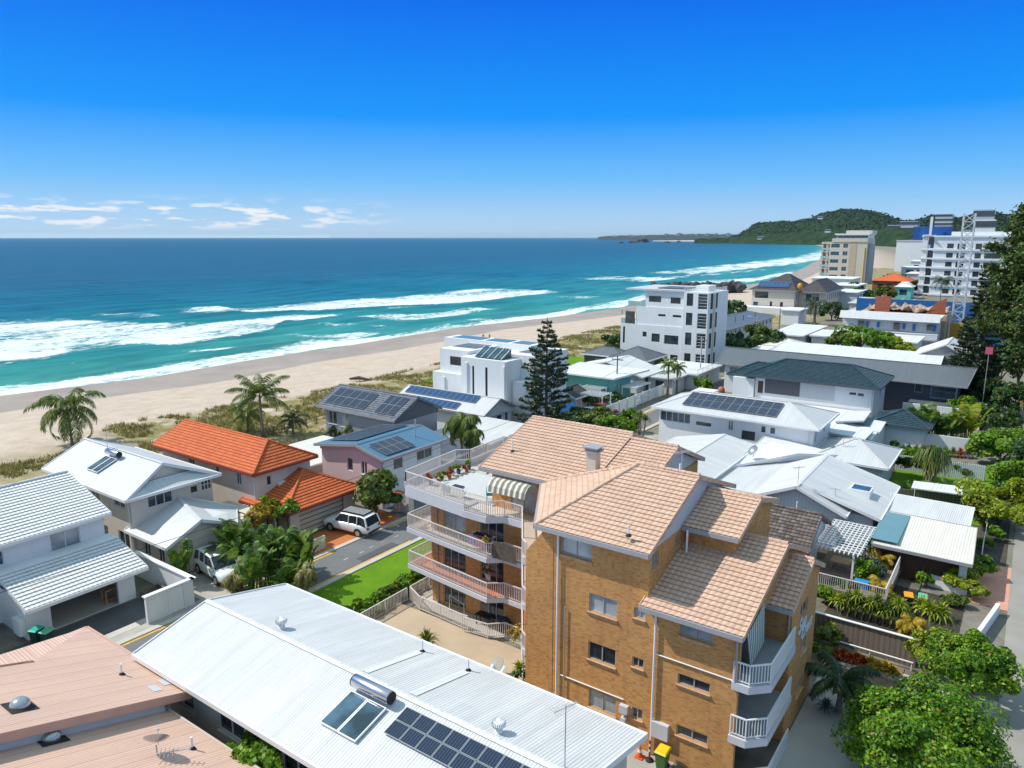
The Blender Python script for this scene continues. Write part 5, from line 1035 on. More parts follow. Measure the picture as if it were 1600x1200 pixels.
roof(T, [[(-42.3, 119.4, 5.0), (-6.3, 119.4, 5.0), (-5.7, 124.8, 7.0), (-42.8, 124.8, 7.0)], [(-6.3, 130.2, 5.0), (-42.3, 130.2, 5.0), (-42.8, 124.8, 7.0), (-5.7, 124.8, 7.0)]], M['groof'], fas=M['gfascia'])
lowwall(T, [(-13.5, 115.5), (-4.0, 115.5), (-4.0, 121)], 0, 2.6, .3, wv, 'terrace_wall'); MB().box(-13.3, -4.2, 115.7, 121, 2.2, 2.3).build('terrace_floor', M['groof'], T)
T = thing('building', 'low building with a very long flat white roof beyond the grey roof', 'building', (-27, 150, 0)); wallbox(T, -41, -12.6, 145.4, 157, 0, 3.8, M['lgrey']); roof(T, [[(-41.5, 145, 3.9), (-12, 145, 3.9), (-12.6, 157.4, 4.3), (-41.5, 157.4, 4.3)]], M['wroof2']); CUR[0] = T
MB().box(-47, -42.5, 150, 158, 0, 3.0).build('side_wing', wv, T)
T = thing('house', 'white house with steep white gable roof beside the dark pines', 'house', (-13, 157, 0)); wallbox(T, -17, -8.6, 155.6, 166, 0, 3.7, M['lgrey'], [('n', -11, -9.6, .9, 2.4, 'w')]); gable(T, 'y', -17.6, -8.0, 154.8, 167, 3.9, 6.4, M['wroof2'], 'corr', M['grey'], rp=.55)
# canopies, hip roofed pavilion
T = thing('house', 'white house with overlapping flat white canopy roofs and blue shaded court', 'house', (-15, 93, 0)); wallbox(T, -19.5, -13.4, 89.8, 99, 0, 3.0, wv)
MB().prism([tuple(at(u, v, 3.75))[:2] for u, v in ((1295, 641), (1362, 642), (1350, 657), (1306, 658))], 3.55, 3.75).build('canopy_roof', M['wroof2'], T)
MB().prism([tuple(at(u, v, 3.4))[:2] for u, v in ((1297, 658), (1365, 673), (1352, 686), (1296, 675))], 3.2, 3.4).build('canopy_roof', M['wroof2'], T); MB().prism([tuple(at(u, v, 3.1))[:2] for u, v in ((1366, 656), (1385, 659), (1375, 675), (1357, 673))], 2.9, 3.1).build('canopy_roof', M['wroof2'], T)
MB().prism([tuple(at(u, v, 3.05))[:2] for u, v in ((1320, 655), (1370, 652), (1362, 668), (1340, 664))], 2.95, 3.04).build('court_shade', M['blroof'], T)  # blue sheet standing in for the shade over the court
T = thing('house', 'small house with pale grey hip roof next to the white canopy house', 'house', (-13, 82, 0)); wallbox(T, -16.6, -10.6, 79.7, 87, 0, 2.9, M['lgrey']); hip(T, -17.6, -10.0, 79.0, 87.6, 3.0, 4.5, M['lgroof'], 'corr', h0=3.5, h1=3.6); CUR[0] = T; antenna(-14.8, 81.5, 3.9, 1.0, '', .3, .8)
MB().box(-17.0, -14.8, 75.8, 78.6, 0, 2.7).build('side_wing', wv, T)
# white roof complex
T = thing('house', 'sprawling white-roofed house with front gable and square skylight', 'house', (-15, 68, 0))
wallbox(T, -18.3, -11.3, 63.4, 73.5, 0, 2.9, M['clad'], []); gable(T, 'y', -18.9, -10.7, 62.8, 74.2, 3.0, 4.8, M['wroof'], 'corr', M['clad'], ins=.58)
wallbox(T, -11.4, -8.9, 64.5, 73.6, 0, 2.75, wv); roof(T, [[(-14.85, 63.9, 4.84), (-8.3, 63.9, 2.9), (-8.3, 74.0, 2.9), (-14.85, 74.0, 4.84)]], M['wroof'])
MB().box(-11.3, -9.9, 67.5, 69.0, 3.35, 3.95).build('skylight', M['glass_b'], T); mb = MB(); [mb.box(*q) for q in ((-11.45, -9.75, 67.35, 67.5, 3.3, 4.0), (-11.45, -9.75, 69.0, 69.15, 3.3, 4.0), (-11.45, -11.3, 67.5, 69.0, 3.3, 4.0), (-9.9, -9.75, 67.5, 69.0, 3.3, 3.9))]; mb.build('skylight_frame', M['railw'], T)
roof(T, [[(-22.6, 63.0, 3.1), (-18.0, 63.0, 3.1), (-14.3, 80.6, 3.1), (-22.6, 81.0, 3.1)]], M['wroof'], fas=M['fascia']); wallbox(T, -22.2, -15, 70, 78.5, 0, 2.9, wv, [], 'nis'); roof(T, [[(-22.9, 70, 3.2), (-18, 76, 3.9), (-14.3, 80.8, 3.15), (-22.8, 81, 3.9)]], M['wroof2'], cap=False)
CUR[0] = T; antenna(-14.8, 63.3, 4.85, 1.6, '', .9, .8); antenna(-12.0, 64.6, 3.7, 1.0, '', .2, .6)
T = thing('house', 'low house with broad plain white roof directly behind the tan roofs', 'house', (-27, 70, 0))
wallbox(T, -31.5, -22.8, 58, 77, 0, 2.9, M['lgrey']); roof(T, [[(-32.0, 57.4, 3.0), (-26.4, 57.4, 4.2), (-26.4, 78.0, 4.2), (-32.0, 78.0, 3.0)], [(-26.4, 57.4, 4.2), (-22.7, 57.4, 3.45), (-22.7, 78.0, 3.45), (-26.4, 78.0, 4.2)]], M['wroof'])
CUR[0] = T; dish(*at(1178, 705, 4.2)[:2], 3.6, '', -2.2, None, .6); antenna(-26.2, 60, 4.2, 1.2, '', .5, .7)
T = thing('house', 'house with dark brown tiled roof behind the brick block', 'house', (-15, 56, 0)); wallbox(T, -21, -12.0, 53.6, 59.4, 0, 3.1, wv); gable(T, 'x', -21.6, -11.3, 52.9, 60.2, 3.2, 5.0, M['tile_brn'], 'tile', wv, fas=M['mfascia']); CUR[0] = T; pipe(-13.4, 57.6, 4.5, .8, '')
t = thing('pergola', 'white lattice pergola over the timber deck', 'pergola', (-9.8, 58, 0)); mb = MB()
for i in range(10): x = -11.2+2.8*i/9; mb.box(x-.04, x+.04, 55.3, 62.0, 2.8, 2.92)
mb.build('rafters', M['railw'], t); mb = MB()
for i in range(13): y = 55.6+6.1*i/12; mb.box(-11.4, -8.2, y-.035, y+.035, 2.925, 3.0)
mb.build('battens', M['railw'], t)
for x, y in ((-8.7, 55.6), (-8.7, 61.6), (-11.1, 61.6)): MB().box(x-.07, x+.07, y-.07, y+.07, 0, 2.79).build('post', M['railw'], t)
T = thing('deck', 'raised timber deck with cream railing under the lattice pergola', 'deck', (-8.5, 56, 0)); MB().box(-11.2, -6.0, 52.9, 60, .6, .95).build('platform', M['timber'], T); railing(T, [(-11.0, 52.95), (-6.1, 52.95), (-6.1, 59.5)], .95, M['rail'])
T = thing('fence', 'weathered vertical paling fence with white rail beside the brick block', 'fence', (-6, 47, 0)); mb = MB(); rp = random.Random(4)
for i in range(40): x = -9.3+5.9*i/40; mb.box(x, x+.135, 47.1+rp.random()*.02, 47.14+rp.random()*.02, .02, 1.78+rp.random()*.04)
mb.build('palings', M['boards'], T); MB().box(-9.4, -3.3, 47.0, 47.2, 1.83, 1.88).build('top_rail', M['railw'], T); MB().tube([(-8.3, 46.6, .55), (-3.5, 46.6, .55)], .05, 8).build('handrail', M['railw'], T)
for x in (-8.2, -5.9, -3.6): MB().box(x, x+.06, 46.6, 46.66, 0, .52).build('post', M['railw'], T)
T = thing('carport', 'carport with pale cream metal roof over a brown wall beside the road', 'carport', (-5, 63, 0)); roof(T, [[(-8.1, 59.2, 2.6), (-1.5, 59.2, 2.6), (-1.7, 66.6, 2.85), (-8.1, 66.6, 2.85)]], M['crroof'], fas=M['gfascia'])
MB().box(-8.3, -6.4, 59.6, 66.4, 2.84, 2.88).build('side_shade', M['tealshade'], T); MB().box(-7.9, -2.3, 60.2, 60.3, 0, 2.45).build('wall', M['brown'], T); MB().box(-2.3, -1.8, 59.9, 60.4, 0, 2.45).build('pillar', wv, T); MB().box(-2.1, -1.9, 60.4, 66, 0, 2.5).build('wall', wv, T)  # grey-teal sheet standing in for the shade on the carport roof's left part
T = thing('shed', 'long shed with flat white metal roof behind the cream carport', 'shed', (-5, 69, 0)); roof(T, [[(-8.5, 67.0, 2.75), (-2.2, 66.7, 2.75), (-2.2, 71.4, 2.95), (-8.5, 71.4, 2.95)]], M['wroof']); wallbox(T, -8.2, -2.5, 67.4, 71, 0, 2.6, M['grey'], [], 'nis')
T = thing('garden_wall', 'low white wall between the leafy front garden and the carport', 'wall', (-3, 59, 0)); lowwall(T, [tuple(at(1437, 893, .9))[:2], tuple(at(1510, 912, .9))[:2]], 0, .9, .2, wv, 'wall_panel'); lowwall(T, [(-.6, 52.3), (.3, 57.6)], 0, .8, .25, wv, 'wall_panel')
T = thing('garden_wall', 'tall white boundary wall with cast shadows behind the palm garden', 'wall', (-6, 92, 0)); A_, B_ = at(1372, 668, 1.9), at(1517, 686, 1.9); lowwall(T, [(A_.x, A_.y), (B_.x, B_.y)], 0, 1.9, .2, wv, 'wall_panel')
T = thing('fence', 'white ribbed metal fence across the back garden', 'fence', (-6, 84, 0)); A_, B_ = at(1401, 710, 1.8), at(1541, 728, 1.8); mb = MB()
for i in range(46): q = A_.lerp(B_, i/46); r_ = A_.lerp(B_, (i+.6)/46); mb.prism([(q.x, q.y), (r_.x, r_.y), (r_.x, r_.y+.06), (q.x, q.y+.06)], 0, 1.8)
mb.build('panels', wv, T); lowwall(T, [(A_.x, A_.y+.12), (B_.x, B_.y+.12)], 0, 1.7, .06, M['lgrey'], 'backing')
T = thing('fence', 'dark timber paling fence below the white carport roof', 'fence', (-6, 74, 0)); A_, B_ = at(1392, 762, 1.6), at(1522, 775, 1.6); lowwall(T, [(A_.x, A_.y), (B_.x, B_.y)], 0, 1.6, .08, M['boards'], 'palings')
T = thing('carport', 'narrow flat white canopy between the pandanus and the long shed', 'carport', (-6, 76, 0)); MB().prism([tuple(at(u, v, 2.2))[:2] for u, v in ((1428, 751), (1520, 762), (1520, 775), (1424, 762))], 2.1, 2.2).build('roof', M['wroof2'], T)
for u, v in ((1430, 758), (1516, 770)): q = at(u, v, 2.1); MB().box(q.x-.05, q.x+.05, q.y-.05, q.y+.05, 0, 2.1).build('post', wv, T)
T = thing('fence', 'white picket fence and letterbox beside the road', 'fence', (-1.4, 68, 0)); mb = MB(); [mb.box(-1.2, -1.15, 67+.3*i, 67.15+.3*i, 0, 1.3) for i in range(20)]; mb.build('pickets', wv, T)
T = thing('fence', 'white timber slat fence beside the white solar house', 'fence', (-36.5, 79, 0)); mb = MB(); [mb.box(-40.5, -36.0, 78.6, 78.66, .1+.25*k, .3+.25*k) for k in range(7)]; mb.build('slats', M['clad'], T); MB().box(-36.2, -36.0, 78.3, 78.5, 0, 2.0).build('post', wv, T)
T = thing('house', 'house corner with grey wall and white roof left of the solar house', 'house', (-40, 84, 0)) if False else T
# ---------------------------------------------------------------- middle distance
def simple_house(label, x0, x1, y0, y1, h, rh, wm, rm, wins=(), kind='hip', ax='x', style='corr', cat='house', fas=None):
    T = thing('house' if cat == 'house' else 'building', label, cat, ((x0+x1)/2, y0, 0)); wallbox(T, x0+.5, x1-.5, y0+.5, y1-.5, -1, h, wm, wins)
    if kind == 'hip': hip(T, x0, x1, y0, y1, h+.1, h+rh, rm, style, ax=ax, fas=fas)
    elif kind == 'gable': gable(T, ax, x0, x1, y0, y1, h+.1, h+rh, rm, style, wm, fas=fas)
    else: MB().box(x0, x1, y0, y1, h, h+.3).build('roof', rm, T); 
    return T
def wrow(side, a, b, n, z0, z1, st, w_=1.2): return [(side, a+(b-a)*(i+.5)/n-w_/2, a+(b-a)*(i+.5)/n+w_/2, z0, z1, st) for i in range(n)]
T = simple_house('long two-storey building with grey metal hip roof beside the leafy lane', -66, -55, 162.2, 197, 5.3, 1.6, M['lgrey'], M['groof'], wrow('i', 163, 196, 11, 3.9, 4.7, 'd1', 1.1)+[('n', -64, -60, 3.2, 4.7, 'd1')], 'hip', 'y', fas=M['gfascia'])
CUR[0] = T
for y in (172, 178, 187): pipe(-57.2, y, 6.0, 1.2, '', M['mfascia'], .09)
T = thing('house', 'large cream mansion with dark hip roof and solar panels near the beach', 'house', (-74, 262, 0))
wallbox(T, -81.2, -66.8, 260.6, 284, -1, 7.6, M['beige'], [wp('n', 260.6, 1180, 455, 1200, 466, 'd1'), wp('n', 260.6, 1177, 471, 1184, 481, 'b1'), wp('n', 260.6, 1203, 471, 1206, 479, 'dk'), wp('n', 260.6, 1219, 472, 1223, 480, 'dk')]+wrow('i', 262, 282, 6, 4.5, 6.6, 'b1', 1.4)+wrow('i', 262, 282, 6, .6, 2.8, 'b1', 1.4))
hip(T, -82.2, -66, 259.8, 284.5, 7.8, 13.0, M['tile_gry'], 'corr', h0=9, h1=6, fas=M['gfascia']); CUR[0] = T; solar((-80, 261.5, 8.75), (1, 0, 0), (0, 1, .42), 7, 2, '', '', 1.5, 2.2, 'solar_b')
wallbox(T, -66.7, -58, 266, 290, -1, 7.2, M['beige'], wrow('i', 267, 289, 7, 4.5, 6.4, 'b1', 1.4)+[('n', -64.5, -60, 4.2, 6.6, 'b')]); hip(T, -67.5, -57.3, 265, 291, 7.3, 11.2, M['tile_gry'], 'corr', ax='y', fas=M['gfascia'])
MB().box(-84, -66, 254, 260, -1, 2.2).build('terrace_wall', wv, T)
MB().ball((-65.6, 262, 9.3), .9, .5, 1.1).build('heart_balloon', M['lid_o'], T)
T = thing('apartment_building', 'tall beige beachfront tower with green glass windows and rooftop penthouse', 'building', (-88, 450, 0)); Y = 450.; bw = M['beige']
zt = atY(1301, 378, Y).z; L = []; 
for k in range(7):
    v = 384+12.0*k
    L += [wp('n', Y, 1299-1.1*k, v-3, 1312-1.1*k, v+3, 'b1'), wp('n', Y, 1318-1.1*k, v-3.4, 1325-1.1*k, v+3.4, 'b')]
L = [q for q in L if q[3] > -2]
wallbox(T, atY(1297, 378, Y).x, atY(1356, 379, Y).x, Y, Y+22, -6, zt, bw, L, 'nifs'); x1 = atY(1356, 379, Y).x
MB().box(x1+.05, x1+1.6, Y+1, Y+14, -6, zt-1).build('service_shaft', M['grey'], T); MB().box(x1-9, x1-5.4, Y-.12, Y, 0, zt-.3).build('brown_panel', M['sandst'], T); MB().tube([(x1-1.2, Y-.1, -4), (x1-1.2, Y-.1, zt-3)], .35, 8).build('yellow_chute', plain('yellow_chute', (.55, .42, .12), .6), T)
xl = atY(1283, 379, Y).x
for k in range(7):
    z = zt-.6-k*4.65
    if z > -2: MB().box(xl, xl+7, Y+1, Y+10, z-.5, z).build('balcony_slab', bw, T); MB().box(xl, xl+6, Y+.9, Y+1, z-4.0, z-2.8).build('balustrade', M['glass_g'], T)
for x in (xl+3, xl+.2): MB().box(x, x+.9, Y+1.5, Y+9, -6, zt).build('column', bw, T)
MB().box(atY(1301, 370, Y).x, x1, Y-.4, Y+20, zt, zt+2.0).build('parapet', bw, T)
px = [atY(u, 370, Y).x for u in (1304, 1357)]; zp = atY(1304, 367, Y).z; wallbox(T, px[0]+1, px[1], Y+1.2, Y+18, zt+2, zp, wv, wrow('n', px[0]+1.2, px[1]-.5, 5, zt+2.2, zp-.3, 'b1', 3.4)); MB().box(px[0], px[1]+.6, Y, Y+19, zp, zp+.7).build('roof', wv, T); MB().box(atY(1320, 361, Y).x, px[1]+1.2, Y+4, Y+18, zp+.7, atY(1320, 360, Y).z).build('plant_room', bw, T)
T = thing('apartment_building', 'white eight-level apartment block with banded floors behind the tower crane', 'building', (-28, 376, 0)); Y = 376.; x0, x1 = -38.9, -10
zs8 = [atY(1461, v, Y).z for v in (368, 389, 403, 417, 431, 445, 459)]; L = []
for k in range(6):
    zt_, zb_ = zs8[k]-1.6, zs8[k+1]+.9
    if k == 0: zt_ = zs8[k]-3.4
    zb_ = max(zb_, zt_-2.6)
    L += [('n', x0+5.1, x0+7.6, zt_-2.1, zt_, 'd'), ('n', x0+9, x0+12, zt_-2.8, zt_, 'd'), ('n', x0+15.7, x0+18, zt_-2.8, zt_, 'd'), ('n', x0+19.2, x0+25, zt_-2.6, zt_, 'd')]
wallbox(T, x0, x1, Y, Y+24, -2, zs8[0], wv, L)
for z in zs8: MB().box(x0-.4, x1+2, Y-.5, Y-.02, z-.75, z).build('floor_band', wv, T)
xb = atY(1440, 370, Y).x
for k, z in enumerate(zs8): 
    MB().box(xb, x0-.42, Y+1.5, Y+12, z-.6, z).build('balcony_slab', wv, T)
    if k < 6: MB().box(xb+2.6, x0-.05, Y+3, Y+11, z-4, z-.62).build('recessed_window', M['glass'], T); MB().box(xb+.4, xb+2.4, Y+2, Y+3, z-4.2, z-.62).build('column', wv, T)
MB().prism([(xb+.5, Y), (x0-1, Y-2), (x0-.45, Y+8), (xb+.5, Y+8)], zs8[0]+.02, zs8[0]+.3).build('sunshade', wv, T); wallbox(T, x0+6, x1, Y+3, Y+20, zs8[0], atY(1473, 362, Y).z, wv)
T = simple_house('two-storey white motel with panelled roof parapet and small blue shuttered windows', -38.5, -17.2, 194, 204, 7.0, .3, M['lgrey'], wv, [], 'flat'); CUR[0] = T
mb = MB(); mb.mesh([(-38.6, 193.2, 6.4), (-17.1, 193.2, 6.4), (-17.1, 194.4, 8.1), (-38.6, 194.4, 8.1)], [(0, 1, 2, 3)]); mb.build('parapet_panels', M['lgroof'], T); MB().box(-38.4, -17.2, 192.2, 193.9, 3.5, 3.7).build('balcony_slab', M['lgrey'], T); MB().box(-38.4, -17.2, 192.2, 192.3, 2.5, 3.5).build('balcony_panel', wv, T)
for k, x in enumerate((-34.4, -32.6, -30.2, -26.6, -24.7, -22.6, -19.7, -18.4)): MB().box(x, x+(1.3 if k in (0, 3, 6) else .6), 193.9, 193.98, 4.5 if k % 2 == 0 else 4.2, 5.8).build('window', M['glass'] if k in (0, 3, 6) else M['blue'], T)
simple_house('low white shop building with long flat roof beside the tan hip roof', -49.5, -41.5, 172, 196, 3.6, .3, M['lgrey'], M['wroof2'], [('n', -46.5, -43, .8, 2.6, 'b1')], 'flat'); simple_house('low white building with flat roof in front of the motel', -41.3, -19.2, 176, 189, 3.4, .3, wv, M['wroof2'], [('n', -25, -22, .6, 2.6, 'b1')], 'flat')
simple_house('small tan-roofed building between the white roofs', -46.5, -38.5, 158.4, 166, 3.0, 1.4, M['beige'], M['crroof']); 
# construction site: rubble, brick remains, hoardings
T = thing('demolition_site', 'half demolished brick building with rubble and broken walls', 'ruin', (-28, 212, 0)); rr = random.Random(9)
MB().prism([(-33, 206), (-29.5, 206), (-29.5, 206.8), (-33, 206.8)], 0, 11).build('broken_wall', M['redbr'], T); mb = MB(); mb.mesh([(-21.5, 206, 7), (-17.3, 206, 7), (-17.3, 206, 11.2), (-19.5, 206, 10), (-21.5, 206.3, 7.3)], [(0, 1, 2, 3, 4)]); mb.build('broken_wall', M['redbr'], T); wallbox(T, -36, -16.8, 204.5, 216, 0, 7.2, M['sandst'])
mb = MB(); n_ = 26
VV = [(-35+18*i/n_, 206+9*j/10, 7.3+1.9*max(0, noise.noise(Vector((i*.4, j*.5, 1)))+.35)) for j in range(11) for i in range(n_+1)]; mb.mesh(VV, [(j*(n_+1)+i, j*(n_+1)+i+1, (j+1)*(n_+1)+i+1, (j+1)*(n_+1)+i) for j in range(10) for i in range(n_)]); mb.build('rubble_heap', M['rubble'], T)
T = thing('site_hoarding', 'long blue mesh hoarding round the demolition site', 'hoarding', (-25, 232, 0)); MB().box(-42, -8, 232, 232.2, 0, 8.5).build('mesh_panel', M['blue'], T)
T = thing('scaffold', 'dark blue netted scaffold behind the pines at the right', 'scaffold', (-4, 190, 0)); MB().box(-8.5, 6, 190, 200, 0, 15).build('netting', plain('navy_netting', (.008, .05, .14), .7, .4, .6), T); mb = MB(); [mb.bar((x, 189.9, 0), (x, 189.9, 15.2), .12) for x in np.arange(-8.5, 6.1, 2.4)]; [mb.bar((-8.5, 189.88, z), (6, 189.88, z), .1) for z in (3, 6, 9, 12, 15)]; mb.build('tubes', M['teal'], T)
for x in (-1.0, .9): MB().box(x, x+.35, 186, 186.4, 2, 15).build('red_mast', M['lamp_r'], T)
cr = thing('tower_crane', 'white lattice tower crane mast rising from the building site', 'crane', (-14.9, 210, 0)); mb = MB(); w_ = 1.55; zc = np.arange(0, 31.3, 1.95)
for a in (-w_, w_):
    for b in (-w_, w_): mb.bar((-14.9+a*.75, 210+b*.75, 0), (-14.9+a*.75, 210+b*.75, 31.2), .27)
mb.build('mast_chords', M['lgrey'], cr); mb = MB()
for i, z in enumerate(zc[:-1]):
    c = [(-14.9-w_*.75, 210-w_*.75), (-14.9+w_*.75, 210-w_*.75), (-14.9+w_*.75, 210+w_*.75), (-14.9-w_*.75, 210+w_*.75)]
    for q in range(4):
        a, b = c[q], c[(q+1) % 4]; mb.bar((*a, z), (*b, z), .14)
        if (i+q) % 2: a, b = b, a
        mb.bar((*a, z), (*b, z+1.95), .16)
mb.build('mast_bracing', M['lgrey'], cr); MB().box(-16.2, -13.6, 208.7, 211.3, 1.2, 5).build('base_cage', plain('yellow_cage', (.55, .32, .03), .6), cr)
# more houses toward the far end of the beach
simple_house('long white-roofed building beside the beige tower', -64, -38, 470, 488, 9, 1.0, M['lgrey'], wv, wrow('n', -62, -40, 4, 5, 8, 'b1', 4), 'flat')
simple_house('orange tiled house between the tower and the white block', -62, -46, 372, 388, 6.2, 3.4, M['redbr'], M['tile_org'], wrow('n', -60, -49, 3, 3, 5, 'dk', 2), 'hip', 'x', fas=M['mfascia']); simple_house('grey house with white flat roof behind the orange tiled house', -52, -42, 400, 420, 8.5, .4, M['lgrey'], wv, [], 'flat')
simple_house('teal walled house with white pyramid roof', -49.5, -42.5, 352, 362, 5.0, 2.0, M['turq'], wv, [('n', -47.5, -44.5, 1.4, 4, 'b1')]); simple_house('white flat-roofed building before the beige tower', -84, -66, 352, 372, 7.5, .5, wv, wv, [('n', -80, -72, 3, 5.6, 'b')], 'flat'); simple_house('white townhouse with dark windows in front of the tower', -68, -58, 320, 340, 6.5, .5, M['lgrey'], wv, wrow('i', 322, 338, 4, 3, 5, 'd1', 2), 'flat')
simple_house('long white two-storey building left of the white block', -66, -44, 520, 545, 11, .8, wv, wv, wrow('n', -64, -46, 5, 6, 9, 'b1', 2.6), 'flat'); simple_house('white block with roof terrace behind the white apartments', -62, -44, 560, 580, 18, 1, wv, wv, wrow('n', -60, -46, 4, 12, 15, 'b1', 2.6), 'flat', cat='building')
simple_house('small white house by the leafy corner', -62, -56, 226, 236, 4.2, .3, wv, wv, [], 'flat'); simple_house('white house with grey side wing near the beige tower', -60, -52, 288, 306, 6, .4, M['lgrey'], wv, wrow('i', 290, 304, 3, 3, 5, 'd1', 2), 'flat'); simple_house('pale house with low hip roof behind the palm', -50, -41, 262, 276, 4.5, 1.6, M['beige'], M['lgroof'])
simple_house('white cottage with pale hip roof by the construction fence', -45, -36, 236, 248, 4.2, 1.6, wv, M['lgroof']); simple_house('sand coloured beach cottage with a green garden', -88, -83, 238, 250, 4.0, .3, M['sandst'], M['lgrey'], [('n', -87, -85.5, .8, 3, 'b1')], 'flat')
T = thing('scaffold', 'distant tower wrapped in bright blue scaffold netting', 'scaffold', (-75, 700, 0)); MB().box(-88.6, -62, 700, 725, 0, atY(1440, 354, 700).z).build('netting', plain('bright_blue_netting', (.01, .10, .38), .7, .5, .12), T)
T = thing('tower_crane', 'slim distant crane mast in front of the blue netted tower', 'crane', (-75, 695, 0)); MB().box(-76.2, -74.4, 694, 696, 0, 42).build('mast', M['railw'], T)
def tower(label, u0, u1, vt, D, zb, m, n, name='apartment_building', vb=None):
    if vb: zb = (371-vb)/1172*D+H_
    a, b, _ = _ray((u0+u1)/2, 371.); l = math.hypot(a, b); c = Vector((a/l*D, b/l*D, 0)); w_ = (u1-u0)/1172*D; zt_ = (371-vt)/1172*D+H_; T = thing(name, label, 'building', (c.x, c.y, 0))
    MB().box(c.x-w_*.45, c.x+w_*.45, c.y, c.y+w_*.8, zb, zt_).build('wall', m, T); mb = MB()
    for k in range(n): z = zb+(zt_-zb)*(k+.45)/n; mb.box(c.x-w_*.47, c.x+w_*.47, c.y-w_*.02, c.y+w_*.5, z, z+(zt_-zb)/n*.45)
    mb.build('window_band', M['glass'], T); return T
tower('pale high-rise block standing in front of the wooded hill', 1460, 1482, 340, 1500, 0, M['lgrey'], 9); tower('terraced white apartments on the hillside', 1405, 1430, 349, 2950, 0, M['lgrey'], 4); tower('stepped white apartments lower on the hillside', 1386, 1402, 354, 2950, 0, M['lgrey'], 3); tower('small white units at the foot of the hill', 1366, 1384, 360.5, 2950, 0, wv, 2); tower('grey topped block beside the crane head', 1520, 1546, 335, 2850, 0, M['lgrey'], 3); tower('white block right of the crane', 1522, 1549, 348, 640, 0, wv, 4)
tower('white house on the hill slope', 1275, 1282, 341.5, 3000, 60, wv, 1, 'house', 345); tower('pale house at the foot of the headland', 1183, 1194, 370, 3600, 0, wv, 1, 'house', 374); tower('tiny pale house among trees on the hill', 1288, 1296, 360, 2700, 5, wv, 1, 'house', 364)
# ---------------------------------------------------------------- vegetation
M['lf'] = leafmat('bright_leaves', (.05, .13, .008), (.125, .27, .014), (.27, .42, .03)); M['lf_m'] = leafmat('rich_green_leaves', (.03, .10, .006), (.10, .24, .010), (.29, .44, .022)); M['lf_d'] = leafmat('dark_leaves', (.016, .05, .012), (.04, .10, .02), (.09, .18, .035), .25); M['lf_y'] = leafmat('yellow_green_leaves', (.10, .16, .008), (.26, .34, .014), (.46, .50, .035)); M['lf_o'] = leafmat('olive_leaves', (.05, .085, .014), (.11, .17, .026), (.20, .26, .05))
M['pf'] = leafmat('palm_fronds', (.045, .085, .014), (.11, .165, .026), (.22, .27, .05), .3, .6); M['pf_d'] = leafmat('dark_palm_fronds', (.014, .036, .016), (.03, .065, .024), (.06, .11, .035), .2); M['pine'] = leafmat('pine_foliage', (.016, .035, .014), (.035, .06, .022), (.075, .10, .035), .15, .5); M['pine_l'] = leafmat('bright_pine_foliage', (.025, .055, .012), (.06, .105, .022), (.13, .17, .035), .2, .5)  # darker frond green for some palms, brighter pine green for the big pines
M['gold'] = leafmat('golden_leaves', (.22, .15, .01), (.42, .28, .015), (.55, .42, .03)); M['brom'] = leafmat('orange_red_leaves', (.16, .02, .008), (.42, .06, .012), (.60, .20, .03), .3, 3.); M['grassm'] = leafmat('dune_grass', (.12, .12, .03), (.26, .23, .08), (.44, .37, .16), .3, .4); M['bird'] = leafmat('banana_leaves', (.04, .10, .014), (.10, .20, .028), (.22, .31, .06), .35, .8); M['aloe'] = leafmat('blue_green_leaves', (.04, .08, .06), (.09, .15, .11), (.18, .24, .19), .1)
def leaves(pts, nrm, size, rs, asp=1.6, jit=.7):
    """one quad per point -> verts, faces (numpy)"""
    n = len(pts); nrm = nrm+rs.normal(0, jit, (n, 3)); nrm /= np.linalg.norm(nrm, axis=1)[:, None]+1e-9
    a = np.cross(nrm, rs.normal(0, 1, (n, 3))); a /= np.linalg.norm(a, axis=1)[:, None]+1e-9; b = np.cross(nrm, a)
    s = size*(.6+.8*rs.random((n, 1))); V = np.stack([pts-a*s*asp*.5, pts-b*s*.5+a*s*.08, pts+a*s*asp*.5, pts+b*s*.5+a*s*.08], 1).reshape(-1, 3)
    return V, np.arange(4*n).reshape(n, 4)
def crown_pts(rx, ry, rz, n, ncl, rs, flat=.35, box=False, cs=.36):
    if box:
        P_ = rs.uniform(-1, 1, (n, 3)); f = rs.integers(0, 3, n); sg = np.where(rs.random(n) < .5, -1, 1); P_[np.arange(n), f] = sg*(.93+.12*rs.random(n)); N = np.zeros((n, 3)); N[np.arange(n), f] = sg; P_ += .05*rs.normal(0, 1, (n, 3)); P_[:, 2] = np.clip(P_[:, 2], -1, 1.1); return P_*[rx, ry, rz], N
    k = ncl; u = rs.normal(0, 1, (k, 3)); u[:, 2] = np.abs(u[:, 2])*1.0-flat; u /= np.linalg.norm(u, axis=1)[:, None]; c = u*(.55+.42*rs.random((k, 1))); cr = cs*(.45+.85*rs.random(k)**1.5)
    i = rs.integers(0, k, n); d = rs.normal(0, 1, (n, 3)); d[:, 2] += .25; d /= np.linalg.norm(d, axis=1)[:, None]; r = (.55+.5*rs.random((n, 1))**.5)
    P_ = c[i]+d*cr[i][:, None]*r; N = d*.8+c[i]*.7+np.array([0, 0, .35]); return P_*[rx, ry, rz], N
CC = {}
def crown(rx, ry, rz, n, ncl, size, seed, **kw):
    rs = np.random.default_rng(seed); P_, N = crown_pts(rx, ry, rz, n, ncl, rs, **kw); V, Fc = leaves(P_, N, size, rs)
    return V, Fc
